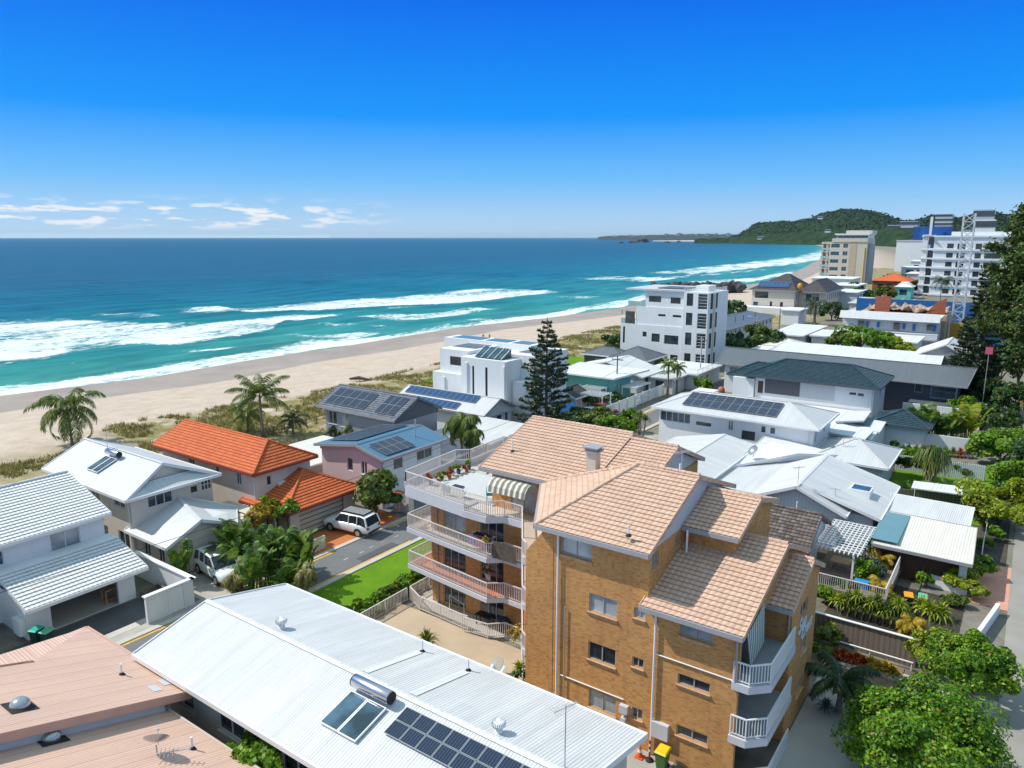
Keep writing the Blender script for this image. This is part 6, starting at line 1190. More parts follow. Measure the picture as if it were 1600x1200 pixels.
def npmesh(name, V, Fc, m, smooth=False):
    me = bpy.data.meshes.new(name); me.vertices.add(len(V)); me.vertices.foreach_set('co', V.astype(np.float32).ravel()); k = Fc.shape[1]
    me.loops.add(Fc.size); me.loops.foreach_set('vertex_index', Fc.ravel().astype(np.int32)); me.polygons.add(len(Fc)); me.polygons.foreach_set('loop_start', np.arange(0, Fc.size, k, dtype=np.int32)); me.polygons.foreach_set('loop_total', np.full(len(Fc), k, dtype=np.int32)); me.update(calc_edges=True); me.materials.append(m); return me
def addmesh(name, me, parent, loc=(0, 0, 0)):
    o = bpy.data.objects.new(name, me); COL.objects.link(o); o.parent = parent; o.location = loc; return o
def tree(label, p, h, rx, ry, rz, n, ncl, size, mat_, seed, name='tree', cat='tree', group=None, trunk=.16, tm='bark', **kw):
    t = thing(name, label, cat, tuple(p), group); V, Fc = crown(rx, ry, rz, n, ncl, size, seed, **kw); V[:, 2] += h
    addmesh('crown' if cat == 'tree' else 'foliage', npmesh('crown', V, Fc, M[mat_]), t)
    if trunk:
        rs = random.Random(seed); mb = MB(); zc = max(.3, h-rz*.55); mb.tube([(0, 0, -.1), (.08, .05, zc*.5), (0, 0, zc)], [trunk*1.3, trunk, trunk*.75], 8)
        for k in range(6):
            a = 6.28*k/6+rs.random(); q = (math.cos(a)*rx*.55, math.sin(a)*ry*.55, h+rz*(.0+.4*rs.random())); mb.tube([(0, 0, zc*.8), (q[0]*.5, q[1]*.5, (zc+q[2])/2+.1), q], [trunk*.6, trunk*.4, trunk*.12], 6)
        o = mb.build('trunk', M[tm]); o.parent = t
    return t
def frond(mb, ax, el, L, droop, lw, nl, rs, m=0, w0=.04, ang=.9):
    """one pinnate frond from the origin; ax azimuth, el start elevation"""
    c, s_ = math.cos(ax), math.sin(ax); pts = []; p = Vector((0, 0, 0)); e = el
    for i in range(9):
        pts.append(p.copy()); e -= droop/8*(.5+i/5); p = p+Vector((c*math.cos(e), s_*math.cos(e), math.sin(e)))*L/8
    side = Vector((-s_, c, 0))
    for i in range(8):
        a, b = pts[i], pts[i+1]; w_ = w0*(1-i/9); mb.face([a-side*w_, a+side*w_, b+side*w_*.85, b-side*w_*.85], m)
    for i in range(nl):
        t = .12+.86*i/nl; q = t*8; k = min(7, int(q)); f = q-k; a = pts[k].lerp(pts[k+1], f); d = (pts[k+1]-pts[k]).normalized(); l = lw*math.sin(math.pi*min(1, t*.85+.12))**.6
        for sg in (-1, 1):
            dd = (side*sg*math.cos(.45)+d*ang*.6+Vector((0, 0, -.35-.5*rs.random()))).normalized(); e1 = a+dd*l*.55; e2 = a+dd*l+Vector((0, 0, -l*.35)); w2 = d*.068*max(1, lw)
            mb.face([a-w2*.6, a+w2*.6, e1+w2, e1-w2], m); mb.face([e1-w2, e1+w2, e2], m)
def palm(label, p, h, L, nf, mat_='pf', lean=(0, 0), seed=1, cat='palm', name='palm_tree', group=None, lw=.8, nl=22, droop=1.5, rt=.16, crown_el=(1.3, -.5), tm='trunk', dead=0):
    rs = random.Random(seed); t = thing(name, label, cat, tuple(p), group); mb = MB(); q = [(lean[0]*(i/6)**1.6, lean[1]*(i/6)**1.6, h*i/6-.1*(i == 0)) for i in range(7)]
    mb.tube(q, [rt*(1.5-.6*min(1, i/2)) for i in range(7)], 9); mb.build('trunk', M[tm]).parent = t
    mb = MB()
    for i in range(nf):
        k = i/nf; el = crown_el[0]+(crown_el[1]-crown_el[0])*k+rs.uniform(-.12, .12); frond(mb, i*2.39996+rs.uniform(-.2, .2), el, L*(.85+.25*rs.random()), droop*(.75+.4*rs.random()), lw, nl, rs)
    o = mb.build('crown', M[mat_]); o.parent = t; o.location = (lean[0], lean[1], h)
    if dead:
        mb = MB(); [frond(mb, rs.random()*6.28, -.6-rs.random()*.4, L*.7, .6, lw*.6, 14, rs) for _ in range(dead)]; o = mb.build('dead_fronds', M['gold' if dead > 3 else 'grassm']); o.parent = t; o.location = (lean[0], lean[1], h-.1)
    return t
def spiky(label, p, r, n, mat_, seed, name='spiky_plant', cat='plant', w=.05, droop=.5, group=None, heads=((0, 0, 0),), stem=None, elr=(.1, 1.45)):
    rs = random.Random(seed); t = thing(name, label, cat, tuple(p), group); mb = MB()
    for hx, hy, hz_ in heads:
        for i in range(n):
            a = i*2.39996; el = elr[0]+(elr[1]-elr[0])*((i+.5)/n)+rs.uniform(-.1, .1); L = r*(.75+.4*rs.random()); d = Vector((math.cos(a)*math.cos(el), math.sin(a)*math.cos(el), math.sin(el))); s_ = Vector((-math.sin(a), math.cos(a), 0))*w; b = Vector((hx, hy, hz_)); m1 = b+d*L*.55; e = b+d*L+Vector((0, 0, -droop*L*math.cos(el)))
            mb.face([b-s_*.6, b+s_*.6, m1+s_, m1-s_]); mb.face([m1-s_, m1+s_, e])
    mb.build('leaves', M[mat_]).parent = t
    if stem:
        mb = MB(); [mb.tube([(hx*.3, hy*.3, -.1), (hx*.8, hy*.8, hz_*.6), (hx, hy, hz_)], [stem, stem*.8, stem*.6], 7) for hx, hy, hz_ in heads]; mb.build('stem', M['trunk']).parent = t
    return t
def paddle(label, p, h, nl, mat_, seed, spread=1., name='banana_plant', cat='plant', lw=.38, group=None, stalks=4):
    rs = random.Random(seed); t = thing(name, label, cat, tuple(p), group); mb = MB()
    for i in range(nl):
        a = rs.random()*6.28; bx, by = rs.gauss(0, .35*spread), rs.gauss(0, .35*spread); top = h*(.45+.55*rs.random()); c, s_ = math.cos(a), math.sin(a); out = (.35+.7*rs.random())*spread; b = Vector((bx+c*.15, by+s_*.15, top*.45)); L = h*.42*(.8+.4*rs.random()); pts = []
        for k in range(7):
            u = k/6; pts.append(b+Vector((c*out*u**1.3, s_*out*u**1.3, (top-b.z)*(u*1.25-.45*u*u*u))))
        side = Vector((-s_, c, 0)); mb.tube([(bx, by, 0), b, pts[1]], [.05, .035, .02], 5, cap=False)
        for k in range(6):
            w0, w1 = [lw*math.sin(math.pi*min(1, max(0, (j/6*.92+.04))))**.7 if j else .02 for j in (k, k+1)]; dz = Vector((0, 0, -.25))
            for sg in (-1, 1):
                for m_ in range(2):                       # split blade, slightly folded, torn edges
                    u0, u1 = m_/2, (m_+1)/2-.06; A_ = pts[k].lerp(pts[k+1], u0); B_ = pts[k].lerp(pts[k+1], u1); wa, wb = w0+(w1-w0)*u0, w0+(w1-w0)*u1; j_ = rs.uniform(-.06, .06)
                    mb.face([A_, B_, B_+side*sg*wb+dz*wb+Vector((0, 0, j_)), A_+side*sg*wa+dz*wa+Vector((0, 0, j_))])
    mb.build('leaves', M[mat_]).parent = t
    return t
def norfolk(label, p, h, r, seed, mat_='pine', dens=1., name='norfolk_pine', top=.0, lv=None):
    rs = np.random.default_rng(seed); t = thing(name, label, 'tree', tuple(p)); mb = MB(); mb.tube([(0, 0, -.2), (0, 0, h*.5), (.05, 0, h)], [.28, .16, .03], 8); mb.build('trunk', M['bark']).parent = t; PTS = []; NR = []; bm_ = MB(); nw = lv or int(h/.62)
    for w_ in range(nw):
        z = h*(.06+.93*w_/nw); k = 1-z/h; R_ = r*(.10+.95*k**.75)*(.8+.25*rs.random()); nb = 6 if k > .15 else 4; a0 = rs.random()*6.28
        for b in range(nb):
            if rs.random() < .10: continue
            a = a0+6.28*b/nb+rs.normal(0, .12); L = R_*(.75+.35*rs.random()); c, s_ = math.cos(a), math.sin(a); el = .02-.10*k; bm_.tube([(0, 0, z), (c*L*.6, s_*L*.6, z+L*el*.6-.05), (c*L, s_*L, z+L*el+.12*L)], [.05*k+.015, .03, .012], 4, cap=False)
            n = int(L*34*dens); u = .22+.78*rs.random(n)**.8; wd = .28*np.sin(np.pi*np.clip(u, 0, .93))**.5*(.5+.4*L/ max(r, .1)); q = rs.normal(0, 1, n)*wd*.75; up = np.abs(rs.normal(0, .13, n))
            PTS.append(np.stack([c*L*u-s_*q, s_*L*u+c*q, z+L*el*u+.12*L*u**2+up], 1)); NR.append(np.tile([0, 0, 1.], (n, 1)))
    bm_.build('branches', M['bark']).parent = t; P_ = np.concatenate(PTS); V, Fc = leaves(P_, np.concatenate(NR), .17*max(1, h/17), rs, 2.2, .8); addmesh('crown', npmesh('crown', V, Fc, M[mat_]), t); return t
# --- beach side palms
palm('coconut palm with drooping fronds standing alone at the dune edge on the far left', at(114, 703, 0), 5.2, 5.3, 20, 'pf', (-.9, .3), 3, lw=1.15, nl=30, droop=1.7, crown_el=(1.35, -.75), dead=2)
palm('coconut palm with windswept upright fronds above the orange tiled roof', at(411, 682, 0), 5.4, 4.7, 17, 'pf', (-.6, .3), 5, lw=1.0, nl=28, droop=1.15, crown_el=(1.45, -.1)); palm('short palm at the foot of the windswept coconut palm', at(388, 676, 0), 2.6, 3.2, 14, 'pf', (0, 0), 6, lw=.8, nl=20)
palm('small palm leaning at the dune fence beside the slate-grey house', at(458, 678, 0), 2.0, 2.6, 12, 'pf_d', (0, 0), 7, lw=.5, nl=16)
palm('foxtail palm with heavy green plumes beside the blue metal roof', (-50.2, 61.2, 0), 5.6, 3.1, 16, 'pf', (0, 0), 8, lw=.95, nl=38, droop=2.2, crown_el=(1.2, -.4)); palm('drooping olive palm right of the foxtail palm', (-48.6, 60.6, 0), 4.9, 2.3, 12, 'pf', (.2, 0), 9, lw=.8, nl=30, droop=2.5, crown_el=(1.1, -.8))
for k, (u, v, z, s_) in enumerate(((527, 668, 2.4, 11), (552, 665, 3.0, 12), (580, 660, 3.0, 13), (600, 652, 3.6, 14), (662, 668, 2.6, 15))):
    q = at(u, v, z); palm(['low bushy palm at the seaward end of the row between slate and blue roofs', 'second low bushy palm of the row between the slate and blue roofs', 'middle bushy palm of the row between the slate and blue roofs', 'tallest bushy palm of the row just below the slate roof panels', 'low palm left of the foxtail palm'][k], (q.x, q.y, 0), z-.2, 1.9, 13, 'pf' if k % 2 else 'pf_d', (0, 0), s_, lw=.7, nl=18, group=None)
tree('leafy green frangipani-like tree at the gate beside the blue-roofed house', at(587, 812, 0), 3.0, 1.75, 1.75, 1.6, 3600, 26, .24, 'lf_o', 21, trunk=.12)
tree('dark shrub spilling over the wall right of the gate tree', at(607, 800, .3), 1.2, 1.3, 1.1, .9, 1500, 12, .22, 'lf_d', 22, 'shrub', 'shrub', trunk=0)
# lane garden
paddle('tall bird-of-paradise plant beside the pale garage wall', at(286, 915, 0), 3.9, 16, 'bird', 31, .75); q = at(385, 925, 0)
for k, (u, v, h, n, m_, s_) in enumerate(((372, 885, 4.7, 34, 'bird', 1.5), (400, 925, 4.2, 36, 'bird', 1.7), (432, 900, 4.6, 36, 'bird', 1.6), (470, 905, 4.8, 36, 'bird', 1.5), (455, 930, 3.2, 28, 'bird', 1.3), (350, 900, 3.4, 20, 'bird', 1.1))):
    paddle(['leftmost tall clump of grey-green paddle leaves in the lane garden', 'broad bright paddle-leaf clump in the middle of the lane garden', 'dark upright paddle-leaf clump in the lane garden behind the middle one', 'tall paddle-leaf clump nearest the orange driveway', 'low paddle-leaf clump at the lane kerb', 'brownish paddle-leaf clump over the bonnet of the white off-roader'][k], at(u, v, 0), h, n, m_, 40+k, s_, lw=.46)
palm('bent old palm with grey drooping fronds at the lane kerb', at(479, 940, 0), 2.4, 1.6, 12, 'grassm', (0, 0), 46, lw=.5, nl=20, droop=2.6, crown_el=(.9, -.9)); palm('brown drooping palm skirt in front of the white off-roader', at(368, 925, 0), 1.3, 1.5, 14, 'grassm', (0, 0), 47, lw=.5, nl=18, droop=2.4, crown_el=(.9, -.8))
for k, (u, v, z) in enumerate(((416, 795, 3.0), (432, 800, 2.9), (448, 797, 3.2), (405, 808, 2.7))):
    q = at(u, v, z); tree(['yellow-green small tree nearest the orange garage roof', 'golden small tree in the middle of the courtyard group', 'green small tree with orange tips at the garage eave', 'golden tree with pale trunk left of the courtyard group'][k], (q.x, q.y, 0), z, 1.05, 1.05, .95, 1400, 12, .22, ['lf_y', 'gold', 'lf', 'gold'][k], 50+k, trunk=.07)
for k, (u, v) in enumerate(((384, 808), (392, 812))): tree(['dark green narrow cypress beside the white pergola', 'bright green narrow cypress next to the dark one'][k], at(u, v, 0), 1.5, .42, .42, 1.4, 1000, 14, .16, 'lf_d' if k == 0 else 'lf', 56+k, 'cypress', trunk=.05)
# white arched rendered garden wall + pergola near the lane
T = thing('garden_wall', 'low white wavy-topped garden wall behind the lane planting', 'wall', (-46.5, 33, 0)); lowwall(T, [(-52.4, 35.6), (-46.4, 35.6), (-46.4, 38.2)], 0, 1.1, .18, M['pinkish'], 'wall_panel')
t = thing('pergola', 'white slatted carport pergola beside the cream garage roof', 'pergola', (-50, 35.4, 0)); pergola(t, -54.5, -50.6, 34.4, 36.6, 2.5, 10, 'x')
# hedge along the lawn
for k in range(7):
    a_, b_ = Vector((-35.4, 30.6, 0)), Vector((-35.3, 39.2, 0)); q = a_.lerp(b_, k/6)
    tree('glossy green hedge shrub in the row between lawn and patio railing', q, .5, .8, .8, .65, 1500, 14, .24, 'lf' if k % 3 else 'lf_o', 60+k, 'hedge_shrub', 'shrub', 'hedge shrubs between the lawn and the patio', trunk=0)
spiky('green spiky yucca rosette beside the long white roof', at(667, 1003, 0.9), 1.1, 60, 'pf', 70, name='yucca', w=.05, stem=.07); spiky('leggy potted plant with yellow leaves beside the brick corner', at(812, 1045, .9), .7, 26, 'lf_y', 71, name='potted_plant', stem=.03, w=.07); tree('dark potted shrub at the foot of the brick corner', at(815, 1062, .4), .3, .5, .5, .5, 500, 8, .16, 'lf_d', 72, 'shrub', 'shrub', trunk=0)
tree('sparse dry shrub on the patio near the brick corner', at(806, 1000, 0.8), .3, .8, .6, .8, 170, 10, .13, 'gold', 73, 'shrub', 'shrub', trunk=0)
tree('dense glossy bush between the pink roof and the long white building', (-24.9, 16.0, 0), 3.7, 1.9, .95, 1.35, 5200, 26, .17, 'lf', 74, 'bush', 'bush', trunk=.08)
# norfolk pine and gardens behind the brick block
norfolk('tall conical Norfolk Island pine behind the tan roof', at(853, 690, 0), 15.9, 4.8, 80, dens=1.25)
for k, (u, v, z, rx, rz, m_, n) in enumerate(((900, 650, 1.3, 3.0, 1.3, 'lf_d', 3600), (935, 655, 1.4, 2.6, 1.5, 'lf_o', 3000), (965, 668, 1.6, 2.6, 1.5, 'lf', 3200), (985, 655, 1.8, 1.3, 1.6, 'lf', 1500), (1018, 590, 1.7, 3.6, 1.7, 'lf', 3400), (1050, 582, 1.5, 1.8, 1.5, 'lf', 1500), (1095, 603, 1.4, 1.6, 1.3, 'lf', 1500), (945, 619, 1.2, 3.2, .9, 'lf_d', 2600), (905, 622, 1.2, 2.6, .9, 'lf_d', 2200), (955, 533, 1.6, 3.2, 1.9, 'lf_d', 2200), (1035, 570, 1.4, 2.4, 1.2, 'lf', 1500))):
    q = at(u, v, z); tree(['dark garden tree just right of the Norfolk pine', 'olive garden tree below the red car', 'bright green tree behind the tan roof ridge', 'upright light green shrub beside the lane bend', 'broad bright tree behind the turquoise house', 'small light green tree beside the tall palms', 'round bright bush on the corner across the lane', 'clipped dark hedge above the red car', 'clipped dark hedge left of the red car', 'large dark round bush beside the white beachfront block', 'pale green bush behind the broad bright tree'][k], (q.x, q.y, 0), z, rx, rx*.8, rz, n, 18, .30, m_, 90+k, 'tree' if rz > 1.2 else 'hedge', 'tree' if rz > 1.2 else 'hedge', trunk=.1)
palm('tall thin palm left of the bend behind the lane fence', at(1043, 617, 0), 5.2, 2.0, 12, 'pf', (0, 0), 110, lw=.5, nl=14); palm('second thin palm at the bend, right of the first', at(1057, 615, 0), 4.4, 1.8, 12, 'pf', (0, 0), 111, lw=.5, nl=14)
spiky('spiky dragon tree beside the white weatherboard fence', at(1000, 690, 0), 1.2, 60, 'pf', 112, name='dragon_tree', heads=((0, 0, 3.2), (.6, .2, 2.8), (-.5, .3, 2.9)), stem=.12)
for k, (u0, u1, v, z) in enumerate(((1034, 1076, 690, 3.0), (1097, 1137, 700, 3.0))):
    a, b = at(u0, v, 0), at(u1, v, 0); q = (a+b)/2; tree(['clipped square hedge in front of the louvred windows', 'clipped square hedge at the middle of the white solar house'][k], (q.x, q.y, 0), 1.9+.1*k, 1.5, 1.2, 2.0, 4200, 1, .22, 'lf', 115+k, 'clipped_hedge', 'hedge', trunk=0, box=True)
# middle distance trees
for k, (u, v, z, rx, rz, m_) in enumerate(((1150, 545, 3.0, 4.2, 3.4, 'lf_d'), (1180, 535, 3.4, 4.0, 3.6, 'lf_o'), (1205, 540, 3.0, 3.6, 3.0, 'lf_d'), (1130, 490, 2.8, 5., 3.4, 'lf_d'), (1148, 488, 3.0, 4., 3.6, 'lf_d'), (1345, 535, 2.6, 4.6, 2.6, 'lf'), (1370, 540, 2.6, 4.0, 2.6, 'lf'), (1320, 540, 2.2, 3.8, 2.2, 'lf_o'), (1405, 548, 2.0, 3.2, 1.8, 'lf_y'), (1330, 462, 3., 6., 4., 'lf_d'), (1350, 470, 3., 5., 3.6, 'lf_d'), (1305, 470, 3., 5., 3.4, 'lf_d'), (1420, 452, 3., 6., 4., 'lf_d'), (1400, 445, 4., 8., 4., 'lf_o'), (1268, 520, 2., 3., 2., 'lf_o'), (1300, 490, 3., 4., 3., 'lf_d'), (1385, 462, 3., 5., 3., 'lf_o'), (1175, 500, 1.6, 2.4, 1.6, 'lf_y'))):
    q = at(u, v-4, z); q = Vector((q.x, q.y, 0))
    if 5 <= k <= 8: q = atY(u, v-6, 166); z = max(2.2, q.z); q = Vector((q.x, q.y, 0))
    sz = .45 if q.y < 260 else .8
    lab = ['dark tree at the left of the group beside the grey hip-roofed building', 'olive topped tree in the middle of the group beside the grey hip-roofed building', 'dark tree at the right of the group by the lamp pole', 'dark seaside tree right of the white beachfront block', 'tall dark seaside tree next to the grey roof ridge', 'round bright tree before the low white shop', 'bright tree right of the round one before the low white shop', 'olive bush left of the bright round trees', 'yellow-green bush beside the steep white gable', 'large dark tree below the orange tiled house', 'dark tree right of the large one below the orange tiled house', 'dark tree at the foot of the beige tower', 'dark tree beside the white apartment block', 'olive tree behind the white pyramid roof', 'olive shrub by the tan hip roof', 'dark tree in front of the mansion drive', 'olive tree left of the blue hoarding', 'yellow-green bush at the mansion beach gate'][k]
    tree(lab, (q.x, q.y, 0), z, rx, rx*.85, rz, 1700, 16, sz, m_, 130+k, trunk=.2)
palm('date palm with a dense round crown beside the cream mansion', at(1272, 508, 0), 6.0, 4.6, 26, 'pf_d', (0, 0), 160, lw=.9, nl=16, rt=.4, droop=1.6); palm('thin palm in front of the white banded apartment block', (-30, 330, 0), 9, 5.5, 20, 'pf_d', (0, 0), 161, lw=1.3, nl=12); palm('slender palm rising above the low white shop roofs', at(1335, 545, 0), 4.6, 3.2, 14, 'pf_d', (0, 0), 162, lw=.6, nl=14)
# dark pines at the right edge
def bigpine(label, p, h, r, seed, n=9000, lean=0, m='pine_l', z0=.18, sz=.25):
    rs = np.random.default_rng(seed); t = thing('pine_tree', label, 'tree', tuple(p)); mb = MB(); mb.tube([(0, 0, -.2), (0, 0, h*.6), (.1, 0, h*.97)], [.6, .35, .05], 8); PTS = []; NR = []
    nb = 90
    for b in range(nb):
        z = h*(z0+(.97-z0)*(b+rs.random())/nb); k = (z/h-z0)/(1-z0); R_ = r*(1-k**2.3)**.62*(.7+.45*rs.random()); a = b*2.4+rs.normal(0, .2); c, s_ = math.cos(a), math.sin(a); e = .25
        tip = (c*R_, s_*R_, z+R_*e); mb.tube([(0, 0, z), (c*R_*.5, s_*R_*.5, z+R_*e*.3), tip], [.12*(1-k)+.03, .06, .02], 4, cap=False); m_ = n//nb
        u = .35+.65*rs.random(m_)**.7; blob = rs.normal(0, 1, (m_, 3))*[.55, .55, .30]*(.5+.5*R_/r)*1.1; cen = np.stack([c*R_*u, s_*R_*u, z+R_*e*u**1.6], 1); PTS.append(cen+blob); NR.append(np.tile([c*.3, s_*.3, 1.], (m_, 1)))
    mb.build('trunk', M['bark']).parent = t; V, Fc = leaves(np.concatenate(PTS), np.concatenate(NR), sz, rs, 2.0, .8); addmesh('crown', npmesh('crown', V, Fc, M[m]), t); return t
bigpine('huge dark rounded pine towering at the right edge of the view', (1.7, 108, 0), 31.5, 7.2, 170, 70000, z0=.40); bigpine('second dark pine behind the huge one at the right edge', (5.5, 118, 0), 27, 6.0, 172, 26000, z0=.3); norfolk('dark conical pine left of the huge pine, in front of the scaffold', (-5.9, 128, 0), 21.5, 4.6, 171, 'pine', 1.3)
norfolk('lower dark conifer between the conical pine and the crane base', (-8.5, 150, 0), 13, 4.4, 173, 'pine', 1.0)
for k, (u, v, z, rx, rz, m_, n, sz) in enumerate(((1530, 570, 3.5, 2.4, 3.4, 'lf', 2600, .3), (1565, 575, 3.5, 3.0, 3.6, 'lf_d', 3200, .3), (1545, 620, 2.8, 3.2, 2.8, 'lf_d', 3600, .3), (1585, 625, 3, 3, 3.2, 'lf_d', 3200, .3), (1510, 640, 1.8, 2.4, 1.8, 'lf', 2200, .26), (1560, 655, 2.0, 2.8, 2.0, 'lf_d', 3000, .26), (1565, 700, 2.0, 3.7, 2.4, 'lf', 9500, .24), (1595, 720, 2.2, 2.4, 2.2, 'lf_d', 3000, .26), (1565, 790, 2.3, 3.0, 2.7, 'lf_y', 11000, .2), (1538, 800, 1.5, 1.3, 1.6, 'lf_o', 1600, .2), (1590, 760, 2.6, 2.4, 2.8, 'lf', 4200, .22), (1596, 560, 6, 4, 6, 'lf_d', 4200, .4))):
    q = at(u, v, z); tree(['bright green tree beside the dark conical pine', 'dark shrubbery tree below the huge pine', 'dark tree behind the long grey roof end', 'dark tree at the right edge below the huge pine', 'light green tree above the banana plants', 'dark tree right of the terrace wall', 'big rounded green tree above the ribbed white fence', 'dark tree at the right edge beside the rounded green tree', 'big yellow-green tree beside the road', 'small olive tree leaning on the yellow-green one', 'green tree behind the yellow-green one by the road', 'dark tall shrubbery at the far right edge'][k], (q.x, q.y, 0), z, rx, rx*.9, rz, n, 26, sz, m_, 180+k, trunk=.2)
for k, (u, v, h) in enumerate(((1426, 690, 5.0), (1444, 688, 5.6), (1470, 690, 4.4), (1508, 690, 5.6), (1458, 688, 4.6), (1488, 688, 4.0))):
    paddle(['tall banana plant at the left of the palm garden', 'tallest banana plant in the palm garden', 'middle banana plant against the white wall', 'banana plant with orange dead leaves at the right of the palm garden', 'low banana plant before the white wall', 'lowest banana plant at the end of the palm garden'][k], at(u, v, 0), h, 26, 'bird' if k != 3 else 'lf_y', 200+k, 1.6, lw=.55)
for k in range(9):
    q = at(1420+k*11.5, 704+k*.9, .3); spiky('blue-green succulent shrub in the bed below the tall white wall', q, 1.05, 50, ['aloe', 'lf', 'lf_o', 'brom'][k % 4], 210+k, name='succulent_shrub', w=.07, group='succulents below the tall white wall')
spiky('pandanus tree with a skirt of hanging brown leaves in the back garden', at(1452, 755, 0), 1.5, 130, 'pf', 220, name='pandanus_tree', cat='tree', heads=((0, 0, 3.3), (.8, .2, 2.9), (-.7, .4, 3.0), (.1, .9, 3.1)), stem=.16, w=.055, droop=1.1, elr=(-.3, 1.3)); spiky('hanging brown skirt of the pandanus', at(1452, 756, 0), 1.4, 34, 'grassm', 221, name='dead_pandanus_leaves', heads=((0, 0, 2.9), (.7, .1, 2.6)), droop=1.3, elr=(-.8, .1), w=.05)
for k, (u, v, h) in enumerate(((1440, 778, 2.2), (1495, 785, 2.4), (1415, 775, 1.5))): paddle(['banana plant beside the dark paling fence', 'upright banana plant with broad leaf beside the paling fence', 'low banana plant in the corner behind the white skylight roof'][k], at(u, v, 0), h, 12, 'bird', 225+k, .9)
tree('dark creeper mass under the pale hip roof', at(1430, 735, .8), .6, 1.9, 1.0, .9, 1800, 12, .2, 'lf_d', 229, 'shrub', 'shrub', trunk=0); tree('leafy shrub between the hip roof and white skylight roof', at(1352, 733, 1.6), .5, 1.5, .8, .8, 1200, 12, .2, 'lf_o', 230, 'shrub', 'shrub', trunk=0)
# lower right trees
tree('large bright round-crowned tree in the bottom right foreground', at(1428, 1222, 0), 2.45, 3.3, 3.3, 2.3, 34000, 80, .115, 'lf_m', 240, trunk=.25, cs=.30); tree('round bright tree beside the driveway, behind the foreground tree', at(1510, 1094, 0), 2.2, 2.25, 2.25, 1.9, 19000, 60, .115, 'lf_m', 241, trunk=.22, cs=.30)
tree('lower yellow-green lobe tree between the two round trees', at(1455, 1052, 0), 1.6, 1.2, 1.2, 1.2, 4500, 18, .12, 'lf_y', 242, trunk=.12)
palm('dark palm beside the brick end wall', at(1310, 1112, 0), 2.1, 2.5, 14, 'pf_d', (0, 0), 243, lw=.6, nl=26, droop=1.5, crown_el=(1.1, -.3)); spiky('small dark agave under the dark palm', at(1290, 1105, .1), .8, 40, 'aloe', 244, name='agave')
for k in range(10):
    a_, b_ = at(1296, 1018, .25), at(1395, 1048, .25); q = a_.lerp(b_, k/9); spiky('orange and red bromeliad in the bed below the paling fence', q+Vector((0, -.25*(k % 2), 0)), .62, 40, 'brom' if k < 6 else 'gold', 250+k, name='bromeliad', w=.08, group='bromeliads below the paling fence')
spiky('green spiky cordyline at the left end of the bromeliad bed', at(1296, 995, .6), .7, 50, 'lf_y', 262, name='cordyline', heads=((0, 0, .5), (.3, .2, .1))); tree('dark shrub against the brick end wall', at(1285, 1010, .5), .4, .8, 1.3, 1.0, 1500, 12, .18, 'lf_o', 263, 'shrub', 'shrub', trunk=0)
for k in range(9):
    q = at(1315+k*11, 942+k*2.6, .9); spiky('green yucca in the row behind the paling fence', (q.x, q.y, 0), .85, 50, 'lf_o' if k % 2 else 'lf_y', 270+k, name='yucca', heads=((0, 0, 1.0+.3*(k % 3)), (.5, .3, .8), (-.4, .4, .7)), stem=.06, w=.05, group='yuccas behind the paling fence')
for k, (u, v, z, m_) in enumerate(((1378, 873, 1.5, 'gold'), (1375, 915, 1.2, 'gold'), (1425, 975, .9, 'gold'), (1372, 850, 1.8, 'pf'))): q = at(u, v, z); palm(['golden cane palm beside the lattice pergola', 'golden cane palm at the deck corner', 'golden palm above the round driveway tree', 'green bushy palm right of the lattice pergola'][k], (q.x, q.y, 0), z, 1.15, 16, m_, (0, 0), 280+k, lw=.45, nl=18, droop=1.6)
for k, (u, v, z, rx, m_) in enumerate(((1480, 905, 1., 1.6, 'lf_y'), (1505, 900, 1.2, 1.5, 'lf_y'), (1530, 890, 1.1, 1.1, 'lf'), (1462, 888, .9, 1.3, 'aloe'), (1515, 925, .8, 1.3, 'lf_y'), (1395, 842, 1.2, 1.2, 'lf_o'), (1352, 905, 1.6, .9, 'lf'), (1365, 900, 1.4, .8, 'aloe'), (1447, 910, .6, .7, 'lf'), (1538, 852, .6, .5, 'lf'), (1490, 940, .5, 1.0, 'lf_o'), (1556, 838, .7, .6, 'lf'), (1320, 925, .8, .9, 'lf_d'), (1290, 935, .8, .9, 'lf'))):
    q = at(u, v, z*.6); tree(['yellow-green garden shrub at the left of the front garden', 'yellow-green garden shrub in the middle of the front garden', 'green shrub beside the white letterbox', 'grey-green shrub under the low white wall', 'yellow shrub at the garden edge beside the white post', 'tangled olive shrub behind the lattice pergola', 'green potted shrub on the timber deck', 'blue-green potted shrub on the timber deck', 'small green shrub beside the green wheelie bin', 'narrow green shrub on the salmon driveway', 'olive ground shrub at the garden edge', 'small bright shrub beside the white picket fence', 'dark shrub below the deck railing', 'green shrub beside the brick end wall corner'][k], (q.x, q.y, 0), z, rx, rx*.7, z*.75, 1500, 14, .18, m_, 290+k, 'shrub', 'shrub', trunk=.05)
spiky('large variegated agave cluster by the garden drive', at(1452, 965, .1), 1.1, 60, 'lf_y', 305, name='agave', heads=((0, 0, .4), (.6, .3, .3), (-.5, .5, .3)), w=.07)
